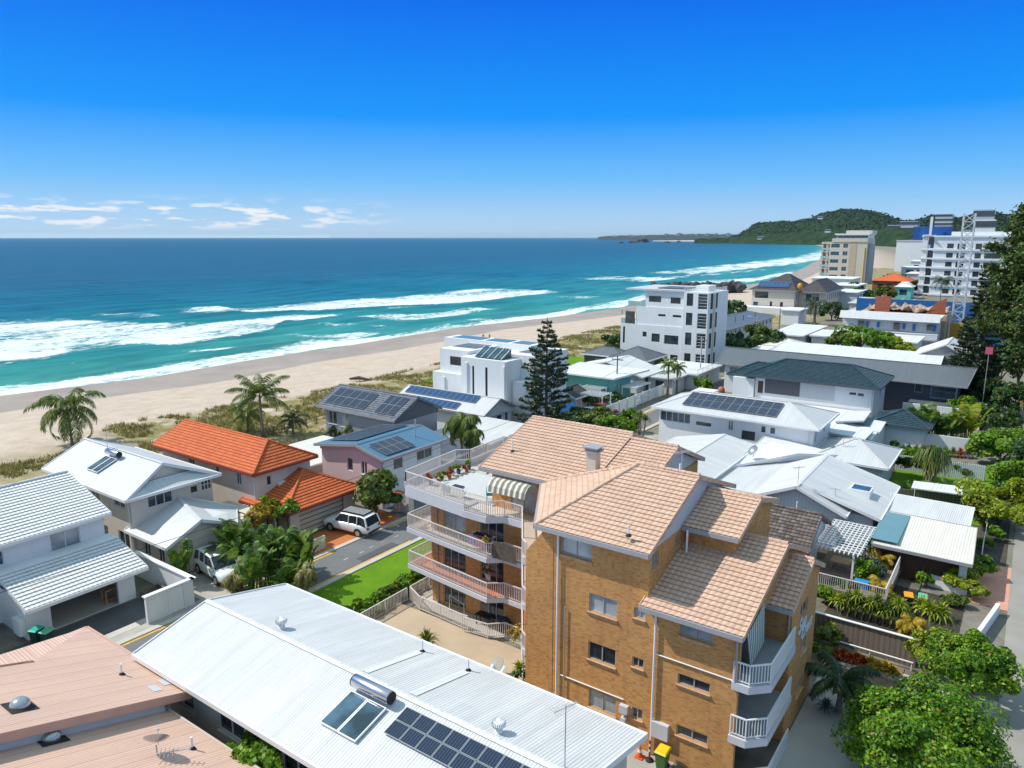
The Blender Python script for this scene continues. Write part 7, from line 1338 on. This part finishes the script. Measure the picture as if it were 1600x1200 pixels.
# dune grass: uncountable
rs = np.random.default_rng(77); N_ = 46000; xs = rs.uniform(56, 92, N_); yy_ = 30+rs.random(N_)**1.3*190; PT = []
for o_, y_ in zip(xs, yy_):
    x_ = shx(y_)+o_; nz_ = noise.noise(Vector((x_*.16, y_*.16, 9)))+.5*noise.noise(Vector((x_*.6, y_*.6, 2)))
    if y_ < 46 and o_ < 66: continue
    if nz_ > -.12+(.25 if y_ < 55 else 0) and x_ < -70: PT.append((x_, y_, landz(x_, y_)))
PT = np.array(PT); n = len(PT); k = 3; base_ = np.repeat(PT, k, 0)+rs.normal(0, .14, (n*k, 3))*[1, 1, 0]; hd = rs.uniform(0, 6.28, n*k); hh = rs.uniform(.25, .6, n*k); ln = rs.normal(0, .22, (n*k, 2)); sd_ = np.stack([np.cos(hd), np.sin(hd), 0*hd], 1)*.07
V = np.stack([base_-sd_, base_+sd_, base_+np.stack([ln[:, 0], ln[:, 1], hh], 1)], 1).reshape(-1, 3); o = bpy.data.objects.new('dune_grass', npmesh('dune_grass', V, np.arange(3*n*k).reshape(-1, 3), M['grassm'])); COL.objects.link(o); tag(o, 'straw-coloured grass and creepers covering the dunes', 'grass', kind='stuff')
# wooded canopy of the headland: clumps scattered over its visible face
rs = np.random.default_rng(5); me = bpy.data.objects['headland_hill'].data; co_ = np.array([v.co[:] for v in me.vertices]); sel = co_[(co_[:, 2] > 2)]; NN = 16000; idx = rs.integers(0, len(sel), NN); P_ = sel[idx]+rs.normal(0, 9, (NN, 3))*[1, 1, .15]; P_[:, 2] -= 1; V, Fc = leaves(P_, np.tile([0, 0, 1.], (NN, 1)), 8., rs, 1.2, .9)
o = bpy.data.objects.new('hill_forest', npmesh('hill_forest', V, Fc, FOR)); COL.objects.link(o); tag(o, 'dark bushland canopy covering the headland', 'forest', kind='stuff')

# stacked edging stones below the bromeliads
rs_ = random.Random(6)
for k in range(26):
    a_, b_ = at(1292, 1032, 0), at(1412, 1058, 0); q = a_.lerp(b_, (k % 13)/13)+Vector((0, -.25*(k//13)-.35, 0)); mb = MB(); w_ = .17
    V = [(x*w_*(1+.2*rs_.random()), y*w_*.7*(1+.2*rs_.random()), (z+1)*.11*(1 if k < 13 else .7)) for z in (-1, 1) for x, y in ((-1, -1), (1, -1), (1, 1), (-1, 1))]; mb.mesh(V, [(3,2,1,0),(4,5,6,7),(0,1,5,4),(1,2,6,5),(2,3,7,6),(3,0,4,7)]); o = mb.build('edging_stone', M['rubble'] if k % 3 else M['conc_l']); o.location = q; tag(o, 'pale edging stone in the low stacked row below the bromeliads', 'stone', 'edging stones below the bromeliads')
spiky('green spiky plants standing between the wheelie bins and the drive', at(1395, 950, .2), .8, 60, 'lf_y', 320, name='bird_of_paradise', heads=((0, 0, .5), (.5, -.2, .4)), w=.06)
for k, (u, v) in enumerate(((1415, 720), (1398, 712), (1500, 745))): tree(['leafy shrub at the near end of the ribbed fence', 'dark shrub behind the pale hip roof corner', 'small shrub at the foot of the rounded green tree'][k], at(u, v, 0), .9, 1.2, .9, .9, 1300, 12, .2, ['lf', 'lf_d', 'lf_o'][k], 330+k, 'shrub', 'shrub', trunk=0)
# ---------------------------------------------------------------- vehicles
def car(label, p, rz, paint, L=4.9, W=1.95, Hh=1.85, kind='suv', cat='car', group=None, rack=False, glassroof=False, name='parked_car'):
    t = thing(name, label, cat, (0, 0, 0), group); hw = W/2; b = .0
    if kind == 'suv': sec = [(-L/2, .55, 1.02), (-L/2+.12, .42, 1.1), (-L*.33, .38, 1.14), (-L*.20, .38, 1.16), (0, .38, 1.14), (L*.18, .38, 1.10), (L*.24, .38, 1.08), (L*.42, .40, 1.0), (L/2-.05, .45, .86), (L/2, .52, .72)]; cab = [(-L/2+.06, 1.08), (-L/2+.32, Hh-.12), (-L/2+.8, Hh), (L*.02, Hh), (L*.10, Hh-.05), (L*.25, 1.1)]
    else: sec = [(-L/2, .5, .85), (-L/2+.1, .35, .98), (-L*.3, .3, 1.0), (0, .3, .98), (L*.2, .3, .95), (L*.4, .32, .84), (L/2-.05, .4, .68), (L/2, .45, .58)]; cab = [(-L/2+.25, .95), (-L*.28, Hh-.08), (-L*.12, Hh), (L*.06, Hh-.03), (L*.24, .97)]
    mb = MB(); rings = []
    for x, z0, z1 in sec:
        e = .86 if abs(x) > L/2-.2 else 1.; ring = [(-hw*e*.96, z0), (-hw*e, z0+.12), (-hw*e, z1-.22), (-hw*e*.95, z1-.06), (-hw*e*.82, z1), (0, z1+.025), (hw*e*.82, z1), (hw*e*.95, z1-.06), (hw*e, z1-.22), (hw*e, z0+.12), (hw*e*.96, z0)]; rings.append([(x, y, z) for y, z in ring])
    n = len(rings[0]); V = [p_ for r in rings for p_ in r]; mb.mesh(V, [(i*n+k, i*n+(k+1) % n, (i+1)*n+(k+1) % n, (i+1)*n+k) for i in range(len(rings)-1) for k in range(n)], sm=True); mb.mesh(rings[0], [tuple(range(n))]); mb.mesh(rings[-1], [tuple(range(n-1, -1, -1))])
    # roof skin and pillars
    tw_ = hw*.80; bw_ = hw*.93; rf = [(x, z) for x, z in cab if z > Hh-.2]
    V = [(x, s_*tw_, z) for x, z in rf for s_ in (-1, 1)]; V2 = [(x, s_*tw_, z-.07) for x, z in rf for s_ in (-1, 1)]; m_ = len(rf)
    mb.mesh([(x, -tw_-.01, z-.06) for x, z in rf]+[(x, -tw_*.9, z+.01) for x, z in rf]+[(x, tw_*.9, z+.01) for x, z in rf]+[(x, tw_+.01, z-.06) for x, z in rf], [(j*m_+i, j*m_+i+1, (j+1)*m_+i+1, (j+1)*m_+i) for j in range(3) for i in range(m_-1)], sm=True)
    a0, a1 = cab[0], rf[0]; f0, f1 = cab[-1], rf[-1]
    for s_ in (-1, 1):
        mb.bar((a0[0], s_*bw_*.97, a0[1]-.02), (a1[0], s_*tw_, a1[1]-.04), .14, .09); mb.bar((f0[0], s_*bw_*.95, f0[1]-.03), (f1[0], s_*tw_, f1[1]-.04), .08, .07)
        for fx in (.30, .64): xm = rf[0][0]+(rf[-1][0]-rf[0][0])*fx; mb.bar((xm, s_*bw_*.985, 1.08), (xm, s_*(tw_+.015), Hh-.07), .1, .05)
    body = mb.build('body', paint, t)
    g_ = MB(); zl = 1.05 if kind == 'suv' else .92; k_ = [(x, z) for x, z in cab]
    for s_ in (-1, 1): g_.face([(k_[0][0]+.1, s_*bw_*.965, zl), *[(x, s_*(tw_-.015), z-.05) for x, z in rf], (k_[-1][0]-.06, s_*bw_*.965, zl)])
    g_.build('side_glass', M['glass'], t)
    w1 = MB(); w1.face([(f0[0]+.02, -bw_*.9, f0[1]-.01), (f0[0]+.02, bw_*.9, f0[1]-.01), (f1[0]+.01, tw_*.96, f1[1]-.02), (f1[0]+.01, -tw_*.96, f1[1]-.02)]); w1.build('windscreen', M['glass'], t)
    w2 = MB(); w2.face([(a0[0]-.02, -bw_*.88, a0[1]), (a0[0]-.02, bw_*.88, a0[1]), (a1[0]-.015, tw_*.92, a1[1]-.06), (a1[0]-.015, -tw_*.92, a1[1]-.06)]); w2.build('rear_window', M['glass'], t)
    wr_ = .38 if kind == 'suv' else .33
    for x in (-L*.30, L*.31):
        for s_ in (-1, 1):
            y = s_*(hw-.11); w_ = MB(); w_.tube([(x, y-.13, wr_), (x, y+.13, wr_)], wr_, 20, sm=False); wo = w_.build('wheel', M['rubber'], t); r_ = MB(); r_.tube([(x, y+s_*.125, wr_), (x, y+s_*.14, wr_)], wr_*.62, 10, sm=False); r_.build('rim', M['cargrey'], wo)
    ar = MB()
    for x in (-L*.30, L*.31):
        for s_ in (-1, 1):
            c_ = [(x+math.cos(q)*(wr_+.07), s_*(hw+.006), wr_+math.sin(q)*(wr_+.07)) for q in np.linspace(-.25, math.pi+.25, 14)]; ar.face(c_)
    ar.build('wheel_arch', M['rubber'], t)
    for s_ in (-1, 1):
        MB().box(L/2-.12, L/2-.01, s_*hw*.62-.17, s_*hw*.62+.17, sec[-2][2]-.2, sec[-2][2]-.06).build('headlight', M['lamp_w'], t); MB().box(-L/2+.0, -L/2+.12, s_*hw*.72-.14, s_*hw*.72+.14, .78 if kind == 'suv' else .68, 1.0 if kind == 'suv' else .84).build('tail_light', M['lamp_r'], t)
        mb = MB(); mb.box(L*.19, L*.24, s_*(hw+.02)-.09, s_*(hw+.02)+.09, 1.08, 1.22); mb.build('mirror', paint, t)
    MB().box(L/2-.02, L/2+.02, -hw*.45, hw*.45, .5, .68).build('grille', M['black'], t); MB().box(-L/2-.03, -L/2+.05, -hw*.8, hw*.8, .42, .58).build('bumper', M['black'] if kind == 'suv' else paint, t); MB().box(-L/2-.035, -L/2+.0, -.26, .26, .66, .77).build('number_plate', M['frame_w'], t)
    if rack:
        mb = MB(); [mb.box(-L*.36+i*.2, -L*.36+i*.2+.05, -tw_*.8, tw_*.8, Hh+.09, Hh+.13) for i in range(12)]; mb.build('rack_slats', M['railw'], t); mb = MB(); [mb.box(-L*.38, L*.12, s_*tw_*.82-.03, s_*tw_*.82+.03, Hh+.05, Hh+.16) for s_ in (-1, 1)]; mb.box(-L*.38, L*.12, -tw_*.8, tw_*.8, Hh+.03, Hh+.05); mb.build('roof_rack', M['black'], t)
    if glassroof: MB().box(-L*.30, L*.02, -tw_*.66, tw_*.66, Hh+.012, Hh+.03).build('glass_roof', M['glass'], t)
    t.location = p; t.rotation_euler = (0, 0, rz); return t
car('white four-wheel-drive wagon with slatted black roof rack on the orange driveway', (-47.3, 42.1, .02), math.pi+.12, M['carw'], 5.1, 2.0, 1.9, 'suv', rack=True)
car('white off-roader with black glass roof half hidden by garden leaves', (-49.0, 30.1, .02), -.14, M['carw'], 4.9, 2.0, 1.9, 'suv', glassroof=True)
car('small red car parked behind the garden hedge', (-50.2, 94.6, .02), -.25, M['carr'], 4.2, 1.8, 1.45, 'hatch'); car('silver car nose showing in front of the red car', (-50.4, 91.6, .02), -.2, M['cargrey'], 4.2, 1.8, 1.45, 'hatch')
car('white car parked beside the grey hip-roofed building', (-50, 153, .02), .5, M['carw'], 4.4, 1.8, 1.5, 'hatch'); car('white van parked by the building site fence', (-51, 205, .02), 1.2, M['carw'], 4.8, 2, 2.0, 'suv', 'van', name='parked_van'); car('white car on the mansion drive beside the beach', (-84.5, 232, .02), .6, M['carw'], 4.4, 1.8, 1.5, 'hatch')
# ---------------------------------------------------------------- wheelie bins, cones
def bin_(label, p, rz, bm_, lm, group=None):
    t = thing('wheelie_bin', label, 'bin', (0, 0, 0), group); mb = MB(); V = [(-.21, -.24, .08), (.21, -.24, .08), (.21, .2, .08), (-.21, .2, .08), (-.28, -.34, .98), (.28, -.34, .98), (.28, .34, .98), (-.28, .34, .98)]; mb.mesh(V, [(3,2,1,0),(4,5,6,7),(0,1,5,4),(1,2,6,5),(2,3,7,6),(3,0,4,7)]); mb.box(-.30, .30, -.36, .36, .93, .985); mb.build('body', bm_, t)
    l_ = MB(); V = [(-.31, -.38, .99), (.31, -.38, .99), (.31, .40, 1.0), (-.31, .40, 1.0), (-.25, -.30, 1.05), (.25, -.30, 1.05), (.25, .32, 1.09), (-.25, .32, 1.09)]; l_.mesh(V, [(3,2,1,0),(4,5,6,7),(0,1,5,4),(1,2,6,5),(2,3,7,6),(3,0,4,7)]); l_.tube([(-.25, .4, 1.0), (.25, .4, 1.0)], .03, 8); l_.build('lid', lm, t)
    for s_ in (-1, 1): MB().tube([(s_*.27, .22, .1), (s_*.22, .22, .1)], .1, 12, sm=False).build('wheel', M['rubber'], t)
    t.location = p; t.rotation_euler = (0, 0, rz); return t
bin_('green wheelie bin with yellow lid against the golden brick wall', (-12.35, 30.2, .02), 0, M['bin_g'], M['lid_y']); bin_('dark green wheelie bin with orange lid beside the garden drive', at(1418, 950, 0), .2, M['bin_d'], M['lid_o']); bin_('dark wheelie bin with mint green lid beside the garden drive', at(1440, 952, 0), .1, M['bin_d'], M['lid_g'])
bin_('wheelie bin with turquoise lid at the corner of the white garage', (-49.8, 17.6, .02), .4, M['bin_d'], M['lid_t']); bin_('wheelie bin with olive lid next to the turquoise one', (-49.0, 17.9, .02), .3, M['bin_d'], M['lid_g']); bin_('wheelie bin with teal lid under the blue lean-to', (-50.9, 14.6, .02), .4, M['bin_d'], M['lid_t'])
t = thing('traffic_cone', 'orange traffic cone with white band beside the white roof corner', 'traffic cone', (0, 0, 0)); MB().lathe([(.15, .05), (.035, .72), (.0, .73)], seg=16).build('cone_body', M['orange'], t); MB().lathe([(.115, .3), (.088, .45)], seg=16).build('reflective_band', M['railw'], t); MB().box(-.2, .2, -.2, .2, 0, .05).build('base', M['orange'], t); t.location = (-13.6, 30.3, .02)
t = thing('bollard', 'slim orange and white bollard beside the yellow-lidded bin', 'bollard', (0, 0, 0)); MB().tube([(0, 0, .08), (0, 0, 1.1)], .05, 12).build('post', M['lamp_r'], t); [MB().tube([(0, 0, z), (0, 0, z+.14)], .053, 12).build('reflective_band', M['railw'], t) for z in (.5, .8)]; MB().lathe([(.2, 0), (.19, .07), (.05, .1)], seg=12).build('base', M['rubber'], t); t.location = (-13.1, 30.35, .02)
# ---------------------------------------------------------------- poles and wires
def pole(label, p, h, arm=True, m='timber', lamp=False):
    t = thing('utility_pole' if not lamp else 'street_lamp', label, 'pole' if not lamp else 'street lamp', tuple(p)); x, y, z = p; MB().tube([(x, y, 0), (x, y, h)], [.15, .1], 8).build('pole', M[m], t)
    if arm: MB().box(x-1.0, x+1.0, y-.06, y+.06, h-.7, h-.55).build('crossarm', M['timber'], t); [MB().lathe([(.05, 0), (.06, .1), (.03, .2)], (x+k, y, h-.55), 8).build('insulator', M['railw'], t) for k in (-.9, -.3, .3, .9)]
    if lamp: MB().tube([(x, y, h-.4), (x-1.4, y-.4, h-.1)], .04, 6).build('arm', M['galv'], t); MB().box(x-2.0, x-1.3, y-.55, y-.3, h-.16, h-.05).build('lamp_head', M['railw'], t)
    return t
q1 = pole('timber power pole beside the lane bend behind the turquoise house', tuple(at(963, 625, 0)), 7.2); q2 = pole('timber power pole right of the white beachfront block', tuple(at(1093, 600, 0)), 8.5, True, 'galv'); pole('power pole beside the building site', tuple(at(1215, 545, 0)), 9.5, False); pole('street lamp beside the dark leafy trees', tuple(at(1180, 548, 0)), 8, False, 'galv', True); pole('timber power pole behind the mansion palm', tuple(at(1270, 515, 0)), 10, True); pole('teal steel pole at the right edge beside the scaffold', (-.8, 150, 0), 12, True, 'galv')
def wire(label, a, b, sag=.5):
    a, b = Vector(a), Vector(b); mb = MB(); mb.tube([a.lerp(b, i/12)-Vector((0, 0, sag*4*(i/12)*(1-i/12))) for i in range(13)], .018, 5, cap=False); tag(mb.build('overhead_wire', M['black'], loc=a), label, 'wire')
wire('thin overhead wire running along the front of the cream garage', (-46, -2, 6.8), (-46.0, 60, 5.6), .8); wire('second overhead wire above the white roofs to the lane', (-46.3, 60, 5.3), (-50, 105, 7.0), .6)
# ---------------------------------------------------------------- people
def person(label, p, rz, h, top, low, pose='stand', skin=None):
    k = h/1.75; t = thing('person', label, 'person', tuple(p)); st = .16 if pose == 'walk' else .0; fa = .28 if pose == 'lean' else .12
    J = [((0, 0, .95), .15), ((0, 0, 1.15), .13), ((.01 if pose != 'lean' else .06, 0, 1.38), .16), ((.02 if pose != 'lean' else .1, 0, 1.50), .06), ((.03 if pose != 'lean' else .14, 0, 1.62), .10), ((.04 if pose != 'lean' else .17, 0, 1.72), .085),
         ((.0+st, .09, .88), .10), ((st*1.1+.03, .09, .50), .07), ((st*1.3-.02, .09, .09), .045), ((st*1.3+.14, .09, .04), .04),
         ((-st*.2, -.09, .88), .10), ((-st*1.0+.03, -.09, .50), .07), ((-st*1.9-.02, -.09, .10), .045), ((-st*1.9+.14, -.09, .05), .04),
         ((.02 if pose != 'lean' else .07, .20, 1.40), .06), ((-.05+fa*.3, .25, 1.14), .045), ((fa, .22, .94 if pose != 'lean' else 1.12), .035), ((fa+.08, .21, .87 if pose != 'lean' else 1.12), .032),
         ((.02 if pose != 'lean' else .07, -.20, 1.40), .06), ((-.05+fa*.3, -.25, 1.14), .045), ((fa, -.22, .94 if pose != 'lean' else 1.12), .035), ((fa+.08, -.21, .87 if pose != 'lean' else 1.12), .032)]
    E_ = [(0,1),(1,2),(2,3),(3,4),(4,5),(0,6),(6,7),(7,8),(8,9),(0,10),(10,11),(11,12),(12,13),(2,14),(14,15),(15,16),(16,17),(2,18),(18,19),(19,20),(20,21)]
    def skinmesh(name, J, E_, m, grow=0., lv=2):
        me = bpy.data.meshes.new(name); me.from_pydata([tuple(c*k for c in j[0]) for j in J], E_, []); o = bpy.data.objects.new(name, me); COL.objects.link(o); md = o.modifiers.new('s', 'SKIN')
        for v, j in zip(me.skin_vertices[0].data, J): v.radius = ((j[1]+grow)*k,)*2
        me.skin_vertices[0].data[0].use_root = True; sb = o.modifiers.new('d', 'SUBSURF'); sb.levels = sb.render_levels = lv; dg = bpy.context.evaluated_depsgraph_get(); me2 = bpy.data.meshes.new_from_object(o.evaluated_get(dg)); bpy.data.objects.remove(o); me2.materials.clear(); me2.materials.append(m); [setattr(f, 'use_smooth', True) for f in me2.polygons]
        q = bpy.data.objects.new(name, me2); COL.objects.link(q); q.parent = t; return q
    skinmesh('body', J, E_, skin or M['skin']); skinmesh('shirt', [J[1], J[2], J[14], J[15], J[18], J[19], J[0]], [(0, 1), (1, 2), (2, 3), (1, 4), (4, 5), (0, 6)], top, .018, 1); skinmesh('shorts', [J[0], J[6], J[7], J[10], J[11]], [(0, 1), (1, 2), (0, 3), (3, 4)], low, .02, 1)
    hd = J[5][0]; MB().ball(((hd[0]-.015)*k, 0, (hd[2]+.0)*k), .098*k, .092*k, .10*k, 0, 12, 8).build('hair', M['hair']).parent = t
    t.rotation_euler = (0, 0, rz); return t
q = at(755, 532, -1.9); person('walker in dark top on the sand, left of the strolling pair', (q.x, q.y, landz(q.x, q.y)), 2.0, 1.8, M['navy'], M['navy'], 'walk'); q = at(760, 532, -1.9); person('walker in red top on the sand, right of the strolling pair', (q.x+.6, q.y+.6, landz(q.x, q.y)), 2.0, 1.7, M['red'], M['red'], 'walk')
q = at(972, 489, -2.4); person('distant walker in light clothes near the beachfront block', (q.x, q.y, landz(q.x, q.y)), 2.2, 1.8, M['beige'], M['navy'], 'walk'); q = at(975, 489, -2.4); person('second distant walker near the beachfront block', (q.x+1.0, q.y+1.0, landz(q.x, q.y)), 2.2, 1.7, M['red'], M['beige'], 'walk')
person('person in black shirt and pale shorts leaning on the terracotta balcony', (-27.4, 36.0, 2.86), -1.7, 1.75, M['black'], M['lgrey'], 'lean')
# ---------------------------------------------------------------- balcony and patio things
def adirondack(label, p, rz, m):
    t = thing('garden_chair', label, 'chair', (0, 0, 0)); mb = MB(); [mb.box(-.28, .28, -.25+.12*i, -.16+.12*i, .34-.02*i, .37-.02*i) for i in range(5)]; mb.build('seat', m, t); mb = MB()
    for i in range(6): a = (i-2.5)/5; hh = 1.02-.28*a*a*2; mb.bar((a*.42, .28, .3), (a*.62, .58, hh), .085, .02)
    mb.build('backrest', m, t)
    for s_ in (-1, 1): MB().box(s_*.36-.07, s_*.36+.07, -.32, .40, .56, .59).build('armrest', m, t); MB().box(s_*.33-.03, s_*.33+.03, -.28, -.2, 0, .56).build('leg', m, t); MB().bar((s_*.3, .5, .02), (s_*.3, -.2, .36), .05).build('leg', m, t)
    t.location = p; t.rotation_euler = (0, 0, rz)
adirondack('pale blue slatted garden chair on the tan patio', (-23.5, 31.6, .03), .3, M['sign_w']); 
t = thing('clothes_rack', 'clothes airer with purple and maroon towels on the upper balcony', 'clothes rack', (-27.5, 35.6, 5.6)); mb = MB(); [mb.bar((-28.6+.0, 35.4+.18*i, 6.5), (-26.9, 35.4+.18*i, 6.5), .02) for i in range(5)]; [mb.bar((x, 35.4, 5.62), (x, 36.1, 6.5), .025) for x in (-28.5, -27.0)]; mb.build('frame', M['railw'], t)
MB().box(-28.55, -28.05, 35.36, 35.40, 5.95, 6.53).build('towel', M['purple'], t); MB().box(-27.95, -27.15, 35.34, 35.38, 5.85, 6.53).build('towel', M['maroon'], t); MB().box(-28.4, -27.1, 35.6, 36.1, 6.4, 6.53).build('towel', M['navy'], t)
t = thing('bamboo_screen', 'weathered bamboo screen fixed inside the upper balcony railing', 'screen', (-26, 35, 5.6)); mb = MB(); [mb.tube([(x, 34.95+(x > -26.6)*.1, 5.62), (x, 34.95+(x > -26.6)*.1, 6.75+.03*math.sin(x*40))], .03, 5) for x in np.arange(-26.4, -24.5, .065)]; mb.build('canes', M['timber'], t)
spiky('bright yellow potted croton on the upper balcony rail', (-26.75, 34.85, 6.75), .35, 34, 'gold', 401, name='potted_plant', w=.07)
spiky('tall grassy potted plant at the sea corner of the upper balcony', (-33.6, 36.0, 6.1), .5, 30, 'gold', 402, name='potted_plant', w=.03)
rt_ = random.Random(8)
for k in range(8):
    y = 37.0+k*.62; q = (-33.3+rt_.random()*.35, y, 8.52); t = thing('flower_pot', ['blue glazed pot with orange flowers at the near end of the terrace row', 'terracotta pot second in the terrace row', 'turquoise pot third in the terrace row', 'terracotta pot with red flowers fourth in the terrace row', 'white pot fifth in the terrace row', 'blue pot sixth in the terrace row', 'small terracotta pot seventh in the terrace row', 'blue glazed pot at the far end of the terrace row'][k], 'pot', q); MB().lathe([(.12, 0), (.18, .3), (.16, .3), (.0, .28)], q, 12).build('pot', M[['pot', 'terra', 'teal', 'terra', 'white', 'pot', 'terra', 'pot'][k]], t)
    V, Fc = crown(.3, .3, .3, 160, 6, .12, 410+k); V += np.array([0, 0, .48]); addmesh('foliage', npmesh('f', V, Fc, M[['brom', 'gold', 'lf', 'brom', 'lf', 'lf_o', 'brom', 'lf'][k]]), t)
t = thing('plastic_chair', 'teal plastic chair beside the penthouse wall', 'chair', (0, 0, 0)); MB().box(-.25, .25, -.25, .25, .42, .46).build('seat', M['teal'], t); MB().box(-.25, .25, .2, .25, .46, .9).build('backrest', M['teal'], t); [MB().bar((x, y, 0), (x*.9, y*.9, .42), .05).build('leg', M['teal'], t) for x in (-.22, .22) for y in (-.22, .22)]; t.location = (-27.9, 36.9, 8.52); t.rotation_euler = (0, 0, 2.2)
t = thing('clothes_rack', 'folding airer draped with navy and white washing on the roof terrace', 'clothes rack', (-29.5, 35.9, 8.52)); mb = MB(); [mb.bar((-31.6, 35.9+.2*i, 9.3), (-29.3, 35.7+.2*i, 9.3), .02) for i in range(4)]; [mb.bar((x, 35.9, 8.53), (x, 36.4, 9.3), .03) for x in (-31.5, -29.4)]; mb.build('frame', M['railw'], t); MB().box(-31.3, -30.6, 35.95, 36.0, 8.75, 9.32).build('towel', M['lgrey'], t); MB().box(-30.4, -29.6, 35.95, 36.35, 9.2, 9.34).build('towel', M['navy'], t)
t = thing('outdoor_table', 'dark outdoor table with chairs on the ground floor terrace', 'table', (-27.5, 36.0, .1)); MB().box(-28.3, -27.0, 35.6, 36.2, .8, .84).build('tabletop', M['black'], t); [MB().bar((x, y, .1), (x, y, .8), .05).build('leg', M['black'], t) for x in (-28.2, -27.1) for y in (35.7, 36.1)]
t = thing('barbecue', 'covered dark barbecue on the ground floor terrace', 'barbecue', (-26.2, 36.1, .1)); MB().ball((-26.1, 36.0, .75), .5, .35, .4).build('cover', M['navy'], t); MB().box(-26.4, -25.8, 35.8, 36.2, .1, .5).build('cabinet', M['navy'], t)
mb = MB(); [mb.bar((-30.8, 36.0, .1), (-30.8, 36.0, 1.3), .04), mb.bar((-30.8, 36.0, 1.3), (-29.6, 36.1, .9), .04), mb.bar((-29.6, 36.1, .1), (-29.6, 36.1, 1.0), .04)]; tag(mb.build('handrail', M['rail'], loc=(-30.5, 36, .1)), 'bare metal handrail on the ground floor terrace', 'handrail')
tb = thing('outdoor_table', 'timber table under the lattice pergola', 'table', (-9.6, 57, .96)); MB().box(-10.4, -9.0, 56.2, 57.4, 1.66, 1.7).build('tabletop', M['timber_t'], tb); [MB().bar((x, y, .96), (x, y, 1.66), .07).build('leg', M['timber_t'], tb) for x in (-10.3, -9.1) for y in (56.3, 57.3)]
ck = thing('ice_chest', 'blue ice chest on the timber deck', 'chest', (-8, 54.5, .96)); MB().box(-8.3, -7.4, 54.2, 54.8, .96, 1.35).build('chest_body', M['blue'], ck); MB().box(-8.32, -7.38, 54.18, 54.82, 1.352, 1.44).build('lid', M['skyl'], ck)
for k, (x, y) in enumerate(((-52.9, 37.2), (-45.9+.0, 0))[:1]): pass
t = thing('sand_log', 'dark driftwood log lying at the edge of the dune grass', 'log', tuple(at(561, 592, .2))); q = at(561, 592, .2); MB().tube([(q.x-1.8, q.y-.6, .1), (q.x, q.y, .4), (q.x+1.8, q.y+.8, .15)], [.2, .35, .15], 8).build('trunk', M['bark'], t)
t = thing('dune_fence', 'low timber post and rail fence along the dune edge', 'fence', (-79, 58, 0)); [MB().box(-80.2, -80.1, y, y+.1, 0, 1.1).build('post', M['timber'], t) for y in np.arange(46, 76, 1.8)]; mb = MB(); [mb.box(-80.09, -80.05, 46, 76, z, z+.08) for z in (.5, 1.0)]; mb.build('rails', M['timber'], t)
t = thing('road_sign', 'small pink sign on a post among the roadside palms', 'sign', (-.5, 122, 0)); q = atY(1545, 548, 122); MB().box(q.x-.4, q.x+.5, 122, 122.06, q.z-.5, q.z+.5).build('sign_panel', M['pinks'], t); MB().box(q.x, q.x+.08, 122.07, 122.15, 0, q.z+.4).build('post', M['galv'], t)
for k, (u, v) in enumerate(((1083, 632), (1265, 826))): pass
q = at(1127, 610, 1.0); tag(MB().ball(q, .6, .6, .65).build('garden_ball', M['terra'], loc=q), 'round terracotta garden ball beside the roadside wall', 'garden ball')
t = thing('tarpaulin_shelter', 'bright blue tarpaulin stretched beside the Norfolk pine', 'tarpaulin', (-52, 88, 0)); a, b, c, d = at(877, 628, 1.9), at(900, 628, 1.9), at(898, 642, 1.9), at(876, 644, 1.9); mb = MB(); mb.mesh([tuple(q) for q in (a, b, c, d)]+[tuple(q-Vector((0, 0, .04))) for q in (a, b, c, d)], [(0,1,2,3),(7,6,5,4),(0,4,5,1),(1,5,6,2),(2,6,7,3),(3,7,4,0)]); mb.build('tarpaulin', M['skyl'], t); [MB().bar((q.x, q.y, 0), (q.x, q.y, 1.86), .06).build('post', M['galv'], t) for q in (a, b, c, d)]
T = thing('house', 'small gabled hut with pale render under the dark hedge', 'house', (-55, 95, 0)); wallbox(T, -58.5, -54.5, 93, 97, 0, 2.0, M['pinkish']); gable(T, 'y', -59, -54, 92.5, 97.5, 2.1, 3.3, M['tile_gry'], 'corr', M['pinkish'], ins=.48)
simple_house('low white building in front of the distant blue netted tower', -92, -70, 640, 655, atY(1420, 376, 640).z, .5, wv, wv, [], 'flat')
bx_ = MB().box(-54.2, -53.7, 33.3, 33.9, .1, .9).build('air_conditioner', M['white'], T) if False else None
